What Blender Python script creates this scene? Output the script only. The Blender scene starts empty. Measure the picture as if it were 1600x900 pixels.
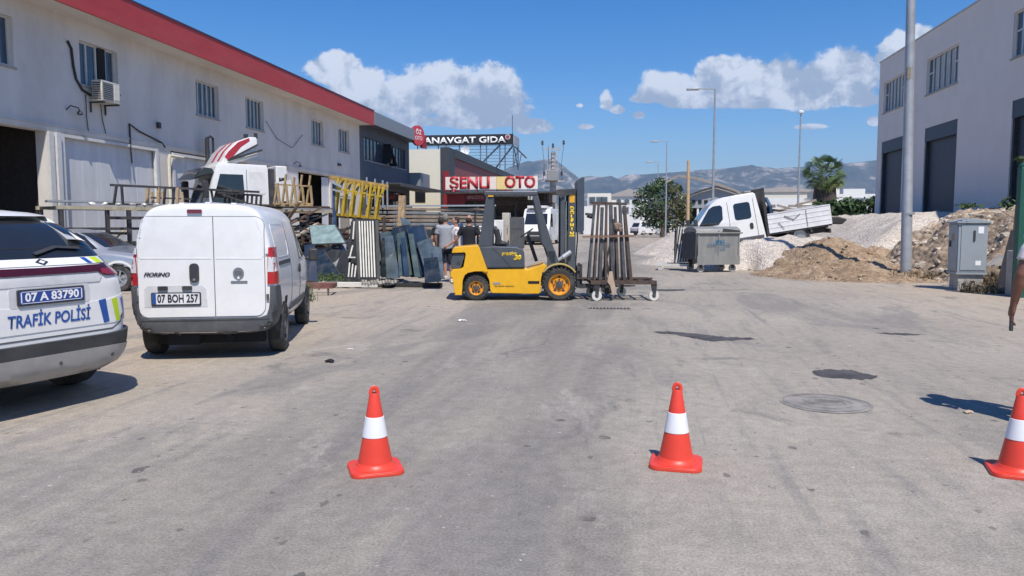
import bpy, bmesh, math, random
from mathutils import Vector, Matrix, noise
from mathutils.bvhtree import BVHTree
R = math.radians
PI = math.pi
random.seed(7)
S = bpy.context.scene
COL = S.collection

# ------------------------------------------------------------ camera
CAM_H = 1.5
cd = bpy.data.cameras.new('camera'); cam = bpy.data.objects.new('camera', cd); COL.objects.link(cam)
cd.sensor_width = 36; cd.lens = 27; cd.clip_start = 0.1; cd.clip_end = 60000
PITCH = math.atan(100/1200); YAW = R(8.2689)
cam.location = (0, 0, CAM_H); cam.rotation_euler = (PI/2-PITCH, 0, YAW)
S.camera = cam
S.render.resolution_x = 1024; S.render.resolution_y = 576

# ------------------------------------------------------------ light
SUN_AZ = R(25); SUN_EL = R(58)       # shadows fall away from the camera and a little to the left
sunvec = Vector((math.sin(SUN_AZ)*math.cos(SUN_EL), -math.cos(SUN_AZ)*math.cos(SUN_EL), math.sin(SUN_EL)))
sd = bpy.data.lights.new('sun', 'SUN'); sd.energy = 4.1; sd.angle = R(0.53); sd.color = (1, .93, .84)
sun = bpy.data.objects.new('sun', sd); COL.objects.link(sun)
sun.rotation_euler = sunvec.to_track_quat('Z', 'Y').to_euler(); sun.location = (10, -20, 40)

W = bpy.data.worlds.new('World'); S.world = W; W.use_nodes = True
S.view_settings.view_transform = 'Standard'; S.view_settings.look = 'None'
S.view_settings.exposure = 0.32; S.view_settings.gamma = 1; S.view_settings.use_curve_mapping = False

def build_world():
    nt = W.node_tree; N = nt.nodes; L = nt.links; N.clear()
    def nd(t, **k):
        n = N.new(t)
        for a, b in k.items(): setattr(n, a, b)
        return n
    def mth(op, a, b=None, c=None, clamp=False):
        n = N.new('ShaderNodeMath'); n.operation = op; n.use_clamp = clamp
        for i, v in enumerate((a, b, c)):
            if v is None: continue
            if isinstance(v, (int, float)): n.inputs[i].default_value = v
            else: L.new(v, n.inputs[i])
        return n.outputs[0]
    out = nd('ShaderNodeOutputWorld'); bg = nd('ShaderNodeBackground'); bg.inputs[1].default_value = .105
    sky = nd('ShaderNodeTexSky', sky_type='NISHITA'); sky.sun_disc = False
    sky.sun_elevation = SUN_EL; sky.sun_rotation = PI - SUN_AZ
    sky.air_density = 1.0; sky.dust_density = .2; sky.ozone_density = 4.0; sky.altitude = 0
    tc = nd('ShaderNodeTexCoord'); sx = nd('ShaderNodeSeparateXYZ'); L.new(tc.outputs['Generated'], sx.inputs[0])
    yy = mth('MAXIMUM', sx.outputs[1], .05)
    u = mth('DIVIDE', sx.outputs[0], yy); v = mth('DIVIDE', sx.outputs[2], yy)
    cmb = nd('ShaderNodeCombineXYZ'); L.new(u, cmb.inputs[0]); L.new(v, cmb.inputs[1])
    def fbm(vec, scale, detail, rough, off=(0, 0, 0), dist=0.0):
        m = nd('ShaderNodeMapping'); m.inputs['Location'].default_value = off; L.new(vec, m.inputs[0])
        n = nd('ShaderNodeTexNoise'); n.inputs['Scale'].default_value = scale; n.inputs['Detail'].default_value = detail
        n.inputs['Roughness'].default_value = rough; n.inputs['Distortion'].default_value = dist
        L.new(m.outputs[0], n.inputs['Vector']); return n.outputs['Fac']
    # cumulus banks: each blob is (u, v, half width, height above base, depth below base)
    blobs = CLOUDS
    def field(u, v):
        dens = None
        for (cu, cv, ru, up, dn) in blobs:
            a = mth('MULTIPLY', mth('SUBTRACT', u, cu), 1/ru)
            dv = mth('SUBTRACT', v, cv)
            b = mth('MAXIMUM', mth('MULTIPLY', dv, 1/up), mth('MULTIPLY', dv, -1/dn))
            r2 = mth('ADD', mth('MULTIPLY', a, a), mth('MULTIPLY', b, b))
            k = mth('SUBTRACT', 1, r2)
            dens = k if dens is None else mth('MAXIMUM', dens, k)
        return mth('MAXIMUM', dens, -1.5)
    dens = field(u, v); dens_up = field(mth('ADD', u, .008), mth('ADD', v, .018))
    n1 = fbm(cmb.outputs[0], 9, 8, .56, (3.1, 1.7, 0), .15)
    n1b = fbm(cmb.outputs[0], 9, 8, .56, (3.085, 1.675, 0), .15)
    n2 = fbm(cmb.outputs[0], 30, 8, .66, (0, 0, 0), .3)
    n3 = fbm(cmb.outputs[0], 30, 8, .66, (-.006, -.012, 0), .3)
    edge = mth('ADD', mth('MULTIPLY', mth('SUBTRACT', n1, .5), 3.6), mth('MULTIPLY', mth('SUBTRACT', n2, .5), 1.9))
    tot = mth('ADD', dens, edge)
    mr = nd('ShaderNodeMapRange', interpolation_type='SMOOTHSTEP'); L.new(tot, mr.inputs[0])
    mr.inputs[1].default_value = -.22; mr.inputs[2].default_value = .26
    alpha = mth('MULTIPLY', mr.outputs[0], .93)
    relief = mth('ADD', mth('MULTIPLY', mth('SUBTRACT', n1, n1b), 4.0), mth('MULTIPLY', mth('SUBTRACT', n2, n3), 2.2))
    # thick middle is greyer, rims are bright
    thick = nd('ShaderNodeMapRange'); L.new(mth('ADD', dens_up, mth('MULTIPLY', edge, .55)), thick.inputs[0]); thick.inputs[1].default_value = -.2; thick.inputs[2].default_value = .9
    lum = mth('ADD', mth('SUBTRACT', 1.0, mth('MULTIPLY', thick.outputs[0], .40)), relief)
    lum = mth('MINIMUM', mth('MAXIMUM', lum, .5), 1.1)
    cc = nd('ShaderNodeMix', data_type='RGBA'); L.new(mth('SUBTRACT', lum, .5, clamp=True), cc.inputs[0])
    cc.inputs[6].default_value = (3.3, 3.95, 5.0, 1); cc.inputs[7].default_value = (8.7, 9.0, 9.5, 1)
    hs = nd('ShaderNodeHueSaturation'); hs.inputs['Saturation'].default_value = 1.42; hs.inputs['Value'].default_value = 1.04; hs.inputs['Hue'].default_value = .508
    L.new(sky.outputs[0], hs.inputs['Color'])
    mx = nd('ShaderNodeMix', data_type='RGBA'); L.new(alpha, mx.inputs[0]); L.new(hs.outputs[0], mx.inputs[6]); L.new(cc.outputs[2], mx.inputs[7])
    # clouds only above the horizon and ahead
    L.new(mx.outputs[2], bg.inputs[0]); L.new(bg.outputs[0], out.inputs[0])
CLOUDS = [(-0.325, 0.15, 0.05, 0.03, 0.015), (-0.2, 0.15, 0.085, 0.045, 0.018), (0.09, 0.155, 0.05, 0.02, 0.012), (0.23, 0.16, 0.06, 0.045, 0.02), (-0.387, 0.206, 0.039, 0.022, 0.025), (-0.352, 0.17, 0.055, 0.035, 0.022), (-0.299, 0.156, 0.078, 0.04, 0.017), (-0.239, 0.159, 0.068, 0.051, 0.022), (-0.166, 0.165, 0.04, 0.041, 0.021), (-0.196, 0.137, 0.076, 0.025, 0.012), (-0.282, 0.133, 0.078, 0.015, 0.007), (-0.116, 0.124, 0.025, 0.013, 0.007), (-0.05, 0.124, 0.013, 0.005, 0.004), (-0.024, 0.15, 0.011, 0.021, 0.007), (-0.01, 0.144, 0.011, 0.008, 0.005), (0.017, 0.137, 0.008, 0.006, 0.004), (-0.058, 0.151, 0.005, 0.003, 0.003), (0.046, 0.162, 0.039, 0.028, 0.011), (0.026, 0.157, 0.022, 0.011, 0.006), (0.136, 0.158, 0.054, 0.045, 0.016), (0.116, 0.186, 0.028, 0.022, 0.014), (0.193, 0.157, 0.068, 0.049, 0.012), (0.271, 0.17, 0.041, 0.046, 0.018), (0.321, 0.203, 0.029, 0.027, 0.023), (0.35, 0.214, 0.021, 0.022, 0.015), (0.283, 0.151, 0.029, 0.017, 0.009), (0.228, 0.119, 0.021, 0.004, 0.004), (0.299, 0.124, 0.007, 0.007, 0.005), (0.174, 0.15, 0.09, 0.008, 0.008)]
RIDGE = [(-0.354, 0.0557), (-0.231, 0.0606), (-0.179, 0.0652), (-0.145, 0.0665), (-0.124, 0.0696), (-0.108, 0.0711), (-0.087, 0.0676), (-0.07, 0.0609), (-0.058, 0.0543), (-0.041, 0.0549), (-0.025, 0.0581), (-0.001, 0.0619), (0.019, 0.065), (0.043, 0.0664), (0.067, 0.0685), (0.095, 0.0699), (0.122, 0.0696), (0.149, 0.0717), (0.161, 0.0684), (0.184, 0.0681), (0.207, 0.0703), (0.23, 0.0708), (0.252, 0.0737), (0.274, 0.0765), (0.289, 0.0787), (0.305, 0.0808), (0.362, 0.0847), (0.469, 0.0758), (0.608, 0.0594), (0.866, 0.0463)]
build_world()

# ------------------------------------------------------------ helpers
Rv = Vector((math.cos(YAW), math.sin(YAW), 0))
Fv = Vector((-math.sin(YAW)*math.cos(PITCH), math.cos(YAW)*math.cos(PITCH), -math.sin(PITCH)))
Uv = Rv.cross(Fv)
def at(x, y, Y):
    """world point at street distance Y seen in direction (x, y) of the 1600x900 photograph"""
    r = Fv + Rv*((x-800)/1200) - Uv*((y-450)/1200)
    return Vector((0, 0, CAM_H)) + r*(Y/r.y)
def gr(x, y, z=0.0):
    r = Fv + Rv*((x-800)/1200) - Uv*((y-450)/1200)
    return Vector((0, 0, CAM_H)) + r*((z-CAM_H)/r.z)

def tag(o, label=None, cat=None, group=None, kind=None):
    if label: o['label'] = label
    if cat: o['category'] = cat
    if group: o['group'] = group
    if kind: o['kind'] = kind
    return o
def empty(name, loc=(0, 0, 0), rz=0.0, label=None, cat=None, group=None):
    o = bpy.data.objects.new(name, None); COL.objects.link(o)
    o.location = loc; o.rotation_euler = (0, 0, rz); o.empty_display_size = .2
    return tag(o, label, cat, group)
def copy_tree(o, parent=None):
    c = o.copy(); COL.objects.link(c); c.parent = parent
    for ch in list(o.children): copy_tree(ch, c)
    return c

class MB:
    def __init__(s): s.bm = bmesh.new()
    def face(s, pts):
        vs = [s.bm.verts.new(p) for p in pts]; s.bm.faces.new(vs); return s
    def box(s, c, d, rz=0.0, rot=None):
        m = (rot if rot is not None else Matrix.Rotation(rz, 3, 'Z'))
        c = Vector(c); hx, hy, hz = d[0]/2, d[1]/2, d[2]/2
        v = [s.bm.verts.new(c + m @ Vector((x*hx, y*hy, z*hz))) for z in (-1, 1) for y in (-1, 1) for x in (-1, 1)]
        for f in ((0, 2, 3, 1), (4, 5, 7, 6), (0, 1, 5, 4), (2, 6, 7, 3), (0, 4, 6, 2), (1, 3, 7, 5)): s.bm.faces.new([v[i] for i in f])
        return s
    def bb(s, x0, x1, y0, y1, z0, z1):
        return s.box(((x0+x1)/2, (y0+y1)/2, (z0+z1)/2), (abs(x1-x0), abs(y1-y0), abs(z1-z0)))
    def bar(s, a, b, w, h=None, up=(0, 0, 1)):
        a = Vector(a); b = Vector(b); h = h or w; d = b-a; l = d.length; d.normalize(); up = Vector(up)
        if abs(d.dot(up)) > .98: up = Vector((0, 1, 0))
        x = d.cross(up).normalized(); z = x.cross(d).normalized()
        m = Matrix((x, d, z)).transposed()
        return s.box((a+b)/2, (w, l, h), rot=m)
    def tube(s, pts, r, n=10, cap=True):
        pts = [Vector(p) for p in pts]; rs = r if isinstance(r, (list, tuple)) else [r]*len(pts)
        rings = []; px = None
        for i, p in enumerate(pts):
            d = (pts[min(i+1, len(pts)-1)]-pts[max(i-1, 0)]).normalized()
            if px is None:
                up = Vector((0, 0, 1)) if abs(d.z) < .9 else Vector((1, 0, 0)); px = d.cross(up).normalized()
            px = (px - d*px.dot(d)).normalized(); pz = px.cross(d)
            rr = rs[i]; rx, ry = rr if isinstance(rr, (list, tuple)) else (rr, rr)
            rings.append([s.bm.verts.new(p + px*math.cos(2*PI*k/n)*rx + pz*math.sin(2*PI*k/n)*ry) for k in range(n)])
        for a, b in zip(rings, rings[1:]):
            for k in range(n): s.bm.faces.new((a[k], a[(k+1) % n], b[(k+1) % n], b[k]))
        if cap: s.bm.faces.new(rings[0][::-1]); s.bm.faces.new(rings[-1])
        return s
    def lathe(s, prof, n=24, c=(0, 0, 0), axis='Z', close=False):
        c = Vector(c); rings = []
        for (r, h) in prof:
            ring = []
            for k in range(n):
                a = 2*PI*k/n; x, y = r*math.cos(a), r*math.sin(a)
                v = {'Z': (x, y, h), 'X': (h, x, y), 'Y': (x, h, y)}[axis]
                ring.append(s.bm.verts.new(c+Vector(v)))
            rings.append(ring)
        pr = list(zip(rings, rings[1:]))
        if close: pr.append((rings[-1], rings[0]))
        for a, b in pr:
            for k in range(n): s.bm.faces.new((a[k], a[(k+1) % n], b[(k+1) % n], b[k]))
        if not close: s.bm.faces.new(rings[0][::-1]); s.bm.faces.new(rings[-1])
        return s
    def prism(s, poly, a0, a1, axis='Y'):
        """polygon (u,v) extruded along axis: Y: u=x v=z; X: u=y v=z; Z: u=x v=y"""
        def P(u, v, a): return {'Y': (u, a, v), 'X': (a, u, v), 'Z': (u, v, a)}[axis]
        A = [s.bm.verts.new(P(u, v, a0)) for u, v in poly]; B = [s.bm.verts.new(P(u, v, a1)) for u, v in poly]
        n = len(poly); s.bm.faces.new(A[::-1]); s.bm.faces.new(B)
        for k in range(n): s.bm.faces.new((A[k], A[(k+1) % n], B[(k+1) % n], B[k]))
        return s
    def ico(s, c, r, sub=1, sc=(1, 1, 1), jit=0.0, rz=0.0):
        v = bmesh.ops.create_icosphere(s.bm, subdivisions=sub, radius=r)['verts']; m = Matrix.Rotation(rz, 3, 'Z')
        for q in v:
            k = 1+random.uniform(-jit, jit); q.co = Vector(c) + m @ Vector((q.co.x*sc[0]*k, q.co.y*sc[1]*k, q.co.z*sc[2]*k))
        return s
    def move(s, m):
        for v in s.bm.verts: v.co = m @ v.co
        return s
    def build(s, name, mat, parent=None, bevel=0.0, smooth=None, seg=2, loc=None, rz=None, fix=True):
        if fix: bmesh.ops.recalc_face_normals(s.bm, faces=s.bm.faces)
        me = bpy.data.meshes.new(name); s.bm.to_mesh(me); s.bm.free()
        mats = mat if isinstance(mat, (list, tuple)) else [mat]
        for m in mats: me.materials.append(m)
        o = bpy.data.objects.new(name, me); COL.objects.link(o); o.parent = parent
        if loc is not None: o.location = loc
        if rz is not None: o.rotation_euler = (0, 0, rz)
        if bevel:
            b = o.modifiers.new('bevel', 'BEVEL'); b.width = bevel; b.segments = seg; b.limit_method = 'ANGLE'; b.angle_limit = R(38); b.use_clamp_overlap = True
        if smooth is None: smooth = bool(bevel)
        if smooth: shade(o)
        return o
def shade(o, ang=40):
    me = o.data
    me.polygons.foreach_set('use_smooth', [True]*len(me.polygons))
    try: me.set_sharp_from_angle(angle=R(ang))
    except Exception: pass
def bake(o):
    """apply all modifiers"""
    dg = bpy.context.evaluated_depsgraph_get(); dg.update()
    me = bpy.data.meshes.new_from_object(o.evaluated_get(dg)); old = o.data
    o.modifiers.clear(); me.name = old.name; o.data = me
    return o

# ---------------- materials
MATS = {}
def mat(name, col, rough=.6, metal=0.0, var=.12, scale=6.0, bump=0.0, bscale=None, spec=None, coat=0.0, dirt=0.0, dirtcol=(.32, .28, .23), stretch=None, detail=4, alpha=None, trans=0.0):
    if name in MATS: return MATS[name]
    m = bpy.data.materials.new(name); m.use_nodes = True; nt = m.node_tree; N = nt.nodes; L = nt.links
    b = N['Principled BSDF']; b.inputs['Roughness'].default_value = rough; b.inputs['Metallic'].default_value = metal
    if spec is not None: b.inputs['Specular IOR Level'].default_value = spec
    if coat: b.inputs['Coat Weight'].default_value = coat; b.inputs['Coat Roughness'].default_value = .06
    if trans: b.inputs['Transmission Weight'].default_value = trans
    tc = N.new('ShaderNodeTexCoord'); mp = N.new('ShaderNodeMapping'); L.new(tc.outputs['Object'], mp.inputs[0])
    if stretch: mp.inputs['Scale'].default_value = stretch
    n = N.new('ShaderNodeTexNoise'); n.inputs['Scale'].default_value = scale; n.inputs['Detail'].default_value = detail; n.inputs['Roughness'].default_value = .6
    L.new(mp.outputs[0], n.inputs['Vector'])
    mr = N.new('ShaderNodeMapRange'); L.new(n.outputs['Fac'], mr.inputs[0]); mr.inputs[1].default_value = .3; mr.inputs[2].default_value = .7
    mr.inputs[3].default_value = 1-var; mr.inputs[4].default_value = 1+var
    mu = N.new('ShaderNodeMix'); mu.data_type = 'RGBA'; mu.blend_type = 'MULTIPLY'; mu.inputs[0].default_value = 1
    mu.inputs[6].default_value = (*col, 1); L.new(mr.outputs[0], mu.inputs[7]); last = mu.outputs[2]
    if dirt:
        n2 = N.new('ShaderNodeTexNoise'); n2.inputs['Scale'].default_value = scale*.45; n2.inputs['Detail'].default_value = 8; n2.inputs['Roughness'].default_value = .7
        L.new(mp.outputs[0], n2.inputs['Vector'])
        m2 = N.new('ShaderNodeMapRange'); L.new(n2.outputs['Fac'], m2.inputs[0]); m2.inputs[1].default_value = .45; m2.inputs[2].default_value = .75; m2.inputs[4].default_value = dirt
        mm = N.new('ShaderNodeMix'); mm.data_type = 'RGBA'; L.new(m2.outputs[0], mm.inputs[0]); L.new(last, mm.inputs[6]); mm.inputs[7].default_value = (*dirtcol, 1); last = mm.outputs[2]
    L.new(last, b.inputs['Base Color'])
    if bump:
        n3 = N.new('ShaderNodeTexNoise'); n3.inputs['Scale'].default_value = bscale or scale*4; n3.inputs['Detail'].default_value = 6
        L.new(mp.outputs[0], n3.inputs['Vector']); bp = N.new('ShaderNodeBump'); bp.inputs['Strength'].default_value = bump; bp.inputs['Distance'].default_value = .02
        L.new(n3.outputs['Fac'], bp.inputs['Height']); L.new(bp.outputs[0], b.inputs['Normal'])
    MATS[name] = m; return m

WHITE = mat('white_paint', (.78, .78, .765), .3, coat=.4, var=.03, dirt=.20, dirtcol=(.50, .46, .40))
WHITE2 = mat('white_paint_dusty', (.70, .70, .69), .45, var=.05, dirt=.3)
SILVER = mat('silver_paint', (.42, .44, .47), .3, metal=.5, coat=.5, var=.04, dirt=.15)
BLKP = mat('black_plastic', (.035, .037, .04), .55, var=.15, dirt=.12)
GREYP = mat('grey_plastic', (.075, .08, .088), .6, var=.1, dirt=.22)
RUB = mat('rubber', (.035, .034, .033), .85, var=.2, scale=14, dirt=.45, dirtcol=(.22, .19, .16), bump=.3)
DARK = mat('dark_recess', (.012, .012, .014), .9, var=.2)
GLASS = mat('tinted_glass', (.018, .021, .026), .06, var=.1, spec=.8)
GLASSB = mat('window_glass', (.05, .075, .105), .09, var=.35, scale=1.5, spec=.8)
CHROME = mat('bright_metal', (.6, .6, .6), .25, metal=.9, var=.05)
ALU = mat('alloy_rim', (.45, .46, .48), .35, metal=.7, var=.08, dirt=.2)
RED = mat('red_lens', (.42, .012, .018), .15, var=.08, coat=.5)
DRED = mat('dark_red_lens', (.16, .012, .02), .12, var=.15, coat=.5)
CLEAR = mat('clear_lens', (.62, .62, .63), .15, var=.15, coat=.5)
YEL = mat('yellow_paint', (.80, .42, .008), .38, coat=.3, var=.08, dirt=.14, dirtcol=(.3, .2, .06))
ORANGE = mat('orange_rim', (.75, .30, .01), .5, var=.1, dirt=.2)
FGREY = mat('forklift_grey', (.062, .072, .085), .5, var=.1, dirt=.2, dirtcol=(.2, .19, .17))
STEELR = mat('rusty_steel', (.062, .045, .038), .8, var=.35, scale=8, dirt=.5, dirtcol=(.20, .10, .055))
DSTEEL = mat('dark_steel', (.045, .045, .05), .6, metal=.2, var=.3, dirt=.3)
TAN = mat('tan_paint', (.40, .28, .14), .7, var=.3, scale=8, dirt=.3)
WOOD = mat('raw_wood', (.46, .33, .19), .8, var=.3, scale=4, stretch=(8, 1, 8), dirt=.3, bump=.2)
OWOOD = mat('old_wood', (.27, .24, .2), .85, var=.35, scale=4, stretch=(1, 8, 8), dirt=.4)
YFR = mat('yellow_frame_paint', (.52, .36, .03), .55, var=.25, dirt=.35, dirtcol=(.22, .13, .05))
BLUEP = mat('blue_paint', (.03, .075, .17), .5, var=.25, dirt=.3)
GALV = mat('galvanised_steel', (.40, .42, .44), .45, metal=.35, var=.14, scale=5, dirt=.18)
CONC = mat('concrete', (.38, .36, .33), .9, var=.2, scale=5, bump=.3, dirt=.3)
STRIPE_B = mat('blue_vinyl', (.02, .085, .33), .4, var=.05)
STRIPE_Y = mat('lime_vinyl', (.50, .66, .02), .4, var=.05)
TXT_DK = mat('dark_lettering', (.025, .027, .03), .4, var=.05)
TXT_W = mat('white_lettering', (.85, .85, .85), .4, var=.02)
SKIN = mat('skin', (.40, .21, .14), .55, var=.1, scale=20)
SKIND = mat('tanned_shaded_skin', (.20, .088, .055), .5, var=.12, scale=20)  # tan darkened further, the shade on the arm is in the skin colour

# ---------------- projecting flat outlines onto curved bodies
def get_bvh(o):
    bm = bmesh.new(); bm.from_mesh(o.data); b = BVHTree.FromBMesh(bm); bm.free(); return b
DIRS = {'rear': (Vector((0, 1, 0)), lambda a, b: Vector((a, -6, b))), 'front': (Vector((0, -1, 0)), lambda a, b: Vector((a, 12, b))),
        'right': (Vector((-1, 0, 0)), lambda a, b: Vector((6, a, b))), 'left': (Vector((1, 0, 0)), lambda a, b: Vector((-6, a, b))),
        'top': (Vector((0, 0, -1)), lambda a, b: Vector((a, b, 9)))}
def project(bm, bvh, side, off):
    d, org = DIRS[side]
    for v in bm.verts:
        o = org(v.co.x, v.co.y); h = v.co.z
        hit = bvh.ray_cast(o, d)
        if hit[0] is None:
            q = bvh.find_nearest(o + d*{'rear': 6.08, 'front': 8.3, 'right': 5.22, 'left': 5.22, 'top': 7.5}[side]); loc = q[0]; v.co = loc + q[1]*(off+h); continue
        else: loc, n = hit[0], hit[1]
        if n.dot(d) > 0: n = -n
        n = (n - d*.6).normalized()
        v.co = loc + n*(off+h)
def patch(name, bvh, poly, side, m, parent, off=.006, thick=.012, cut=.06, loc=None):
    bm = bmesh.new(); vs = [bm.verts.new((a, b, 0)) for a, b in poly]; bm.faces.new(vs); bm.normal_update()
    bmesh.ops.triangulate(bm, faces=bm.faces)
    for ax in (0, 1):
        lo = min(p[ax] for p in poly); hi = max(p[ax] for p in poly); k = max(1, int((hi-lo)/cut)); 
        for i in range(1, k+1):
            c = lo+(hi-lo)*i/(k+1); co = [0, 0, 0]; no = [0, 0, 0]; co[ax] = c; no[ax] = 1
            bmesh.ops.bisect_plane(bm, geom=bm.verts[:]+bm.edges[:]+bm.faces[:], plane_co=co, plane_no=no, dist=1e-5)
    project(bm, bvh, side, off)
    if thick:
        bmesh.ops.recalc_face_normals(bm, faces=bm.faces)
        f0 = bm.faces[:]; f0n = sum((f.normal for f in f0), Vector()); d = DIRS[side][0]
        r = bmesh.ops.extrude_face_region(bm, geom=f0)
        nv = [g for g in r['geom'] if isinstance(g, bmesh.types.BMVert)]
        for v in nv: v.co += d*(thick)
    me = bpy.data.meshes.new(name); bmesh.ops.recalc_face_normals(bm, faces=bm.faces); bm.to_mesh(me); bm.free(); me.materials.append(m)
    o = bpy.data.objects.new(name, me); COL.objects.link(o); o.parent = parent; shade(o, 35)
    if loc: o.location = loc
    return o
def text_bm(s, size, bold=0.0, shear=0.0, space=1.0, width=None):
    cu = bpy.data.curves.new('t', 'FONT'); cu.body = s; cu.size = size; cu.offset = bold; cu.shear = shear; cu.space_character = space
    cu.align_x = 'CENTER'; cu.align_y = 'CENTER'; cu.resolution_u = 3
    o = bpy.data.objects.new('t', cu); COL.objects.link(o)
    dg = bpy.context.evaluated_depsgraph_get(); dg.update(); me = bpy.data.meshes.new_from_object(o.evaluated_get(dg))
    bm = bmesh.new(); bm.from_mesh(me); bpy.data.objects.remove(o); bpy.data.curves.remove(cu); bpy.data.meshes.remove(me)
    if width:
        xs = [v.co.x for v in bm.verts]; k = width/(max(xs)-min(xs)); c = (max(xs)+min(xs))/2
        for v in bm.verts: v.co.x = (v.co.x-c)*k
    return bm
def fin(bm, name, m, parent):
    me = bpy.data.meshes.new(name); bm.to_mesh(me); bm.free(); me.materials.append(m)
    o = bpy.data.objects.new(name, me); COL.objects.link(o); o.parent = parent; return o
def text_on(name, bvh, s, size, a, b, side, m, parent, off=.012, flip=False, rot=0, **k):
    bm = text_bm(s, size, **k); mm = Matrix.Rotation(rot, 4, 'Z')
    for v in bm.verts:
        p = mm @ v.co; v.co = Vector((a+(-p.x if flip else p.x), b+p.y, 0))
    project(bm, bvh, side, off); return fin(bm, name, m, parent)
def text_flat(name, s, size, origin, xdir, m, parent, up=(0, 0, 1), depth=.004, rot=0, **k):
    """upright flat text with real thickness; xdir = reading direction"""
    bm = text_bm(s, size, **k); X = Vector(xdir).normalized(); Z = Vector(up).normalized(); Y = X.cross(Z); O = Vector(origin); mm = Matrix.Rotation(rot, 4, 'Z')
    for v in bm.verts: p = mm @ v.co; v.co = O + X*p.x + Z*p.y + Y*depth
    if depth:
        r = bmesh.ops.extrude_face_region(bm, geom=bm.faces[:])
        for g in r['geom']:
            if isinstance(g, bmesh.types.BMVert): g.co -= Y*(depth*.9)
        bmesh.ops.recalc_face_normals(bm, faces=bm.faces)
    return fin(bm, name, m, parent)

def rrect(x0, x1, y0, y1, r, n=4):
    o = []
    for cx, cy, a in ((x1-r, y1-r, 0), (x0+r, y1-r, 90), (x0+r, y0+r, 180), (x1-r, y0+r, 270)):
        for i in range(n+1): t = R(a+90*i/n); o.append((cx+r*math.cos(t), cy+r*math.sin(t)))
    return o
def circ(cx, cy, r, n=16, ry=None): return [(cx+r*math.cos(2*PI*k/n), cy+(ry or r)*math.sin(2*PI*k/n)) for k in range(n)]
def line_poly(pts, w):
    """closed thin strip around a polyline (list of (a,b))"""
    L_, R_ = [], []
    for i, p in enumerate(pts):
        a = Vector(pts[max(i-1, 0)]); b = Vector(pts[min(i+1, len(pts)-1)]); d = (b-a).normalized(); n = Vector((-d.y, d.x))*w/2
        L_.append((p[0]+n.x, p[1]+n.y)); R_.append((p[0]-n.x, p[1]-n.y))
    return L_ + R_[::-1]

# ---------------- lofted vehicle bodies (local: y forward from the rear, x right, z up)
def loft(name, prof, stations, m, parent, sub=2, belt=1.0):
    """prof: half section [(x,z)...] bottom centre to top centre. stations: (y, xscale, ztop, zbottom, topscale)"""
    zt0 = prof[-1][1]; zb0 = prof[0][1]; bm = bmesh.new(); rings = []
    for (y, sx, zt, zb, ts) in stations:
        bl = min(belt, zt-.10); ring = []
        def mp(x, z):
            if z >= belt: zz = bl + (z-belt)/(zt0-belt)*(zt-bl); k = (z-belt)/(zt0-belt); xx = x*(1+(ts-1)*k)
            else: zz = zb + (z-zb0)/(belt-zb0)*(bl-zb); xx = x
            return xx*sx, zz
        half = [mp(x, z) for x, z in prof]
        for x, z in half: ring.append(bm.verts.new((x, y, z)))
        for x, z in half[-2:0:-1]: ring.append(bm.verts.new((-x, y, z)))
        rings.append(ring)
    n = len(rings[0])
    for a, b in zip(rings, rings[1:]):
        for k in range(n): bm.faces.new((a[k], a[(k+1) % n], b[(k+1) % n], b[k]))
    for ring, rev in ((rings[0], True), (rings[-1], False)):
        c = sum((v.co for v in ring), Vector())/n
        inner = [bm.verts.new(c+(v.co-c)*.55) for v in ring]
        for k in range(n):
            f = (ring[k], ring[(k+1) % n], inner[(k+1) % n], inner[k]); bm.faces.new(f[::-1] if not rev else f)
        h = n//2
        for k in range(1, h):   # bridge the halves
            a_, b_, c_, d_ = inner[k], inner[k+1] if k+1 <= h else None, inner[(n-k-1) % n], inner[(n-k) % n]
            if k == 1: bm.faces.new((inner[0], inner[1], inner[n-1]))
            if k+1 == h: bm.faces.new((inner[k], inner[h], inner[n-k]))
            else: bm.faces.new((inner[k], inner[k+1], inner[n-k-1], inner[n-k]))
    bmesh.ops.recalc_face_normals(bm, faces=bm.faces)
    me = bpy.data.meshes.new(name); bm.to_mesh(me); bm.free(); me.materials.append(m); me.materials.append(DARK)
    o = bpy.data.objects.new(name, me); COL.objects.link(o); o.parent = parent
    if sub:
        s = o.modifiers.new('s', 'SUBSURF'); s.levels = sub; s.render_levels = sub; bake(o)
    return o
def arches(o, specs, half=1.2):
    """cut wheel arches; specs: (y, z, r, x0, x1)"""
    for (y, z, r, x0, x1) in specs:
        c = MB().lathe([(r, x0), (r, x1)], 28, (0, y, z), 'X').build('cut', DARK)
        for md in (0,):
            b = o.modifiers.new('b', 'BOOLEAN'); b.operation = 'DIFFERENCE'; b.object = c; b.solver = 'EXACT'
            bake(o); bpy.data.objects.remove(c)
        for p in o.data.polygons:
            cc = p.center
            if x0-.01 <= cc.x <= x1+.01:
                d = math.hypot(cc.y-y, cc.z-z)
                if d < r-.02 or (abs(d-r) < .02 and abs(p.normal.x) < .35 and (Vector((0, cc.y-y, cc.z-z)).dot(p.normal) < 0)): p.material_index = 1
    shade(o, 32); return o
def side_prism(name, prof, hw, m, parent, levels=(), bevel=.05, hwf=None, dark_in=None):
    """side profile (y,z) extruded across x=+-hw with tumblehome hwf(z, y)->scale"""
    mb = MB().prism(prof, -hw, hw, 'X'); bm = mb.bm
    for z in levels: bmesh.ops.bisect_plane(bm, geom=bm.verts[:]+bm.edges[:]+bm.faces[:], plane_co=(0, 0, z), plane_no=(0, 0, 1), dist=1e-4)
    if hwf:
        for v in bm.verts: v.co.x *= hwf(v.co.z, v.co.y)
    bmesh.ops.triangulate(bm, faces=[f for f in bm.faces if len(f.verts) > 4])
    o = mb.build(name, [m, DARK], parent, bevel=bevel, seg=3)
    bake(o); shade(o, 35); return o
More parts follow.
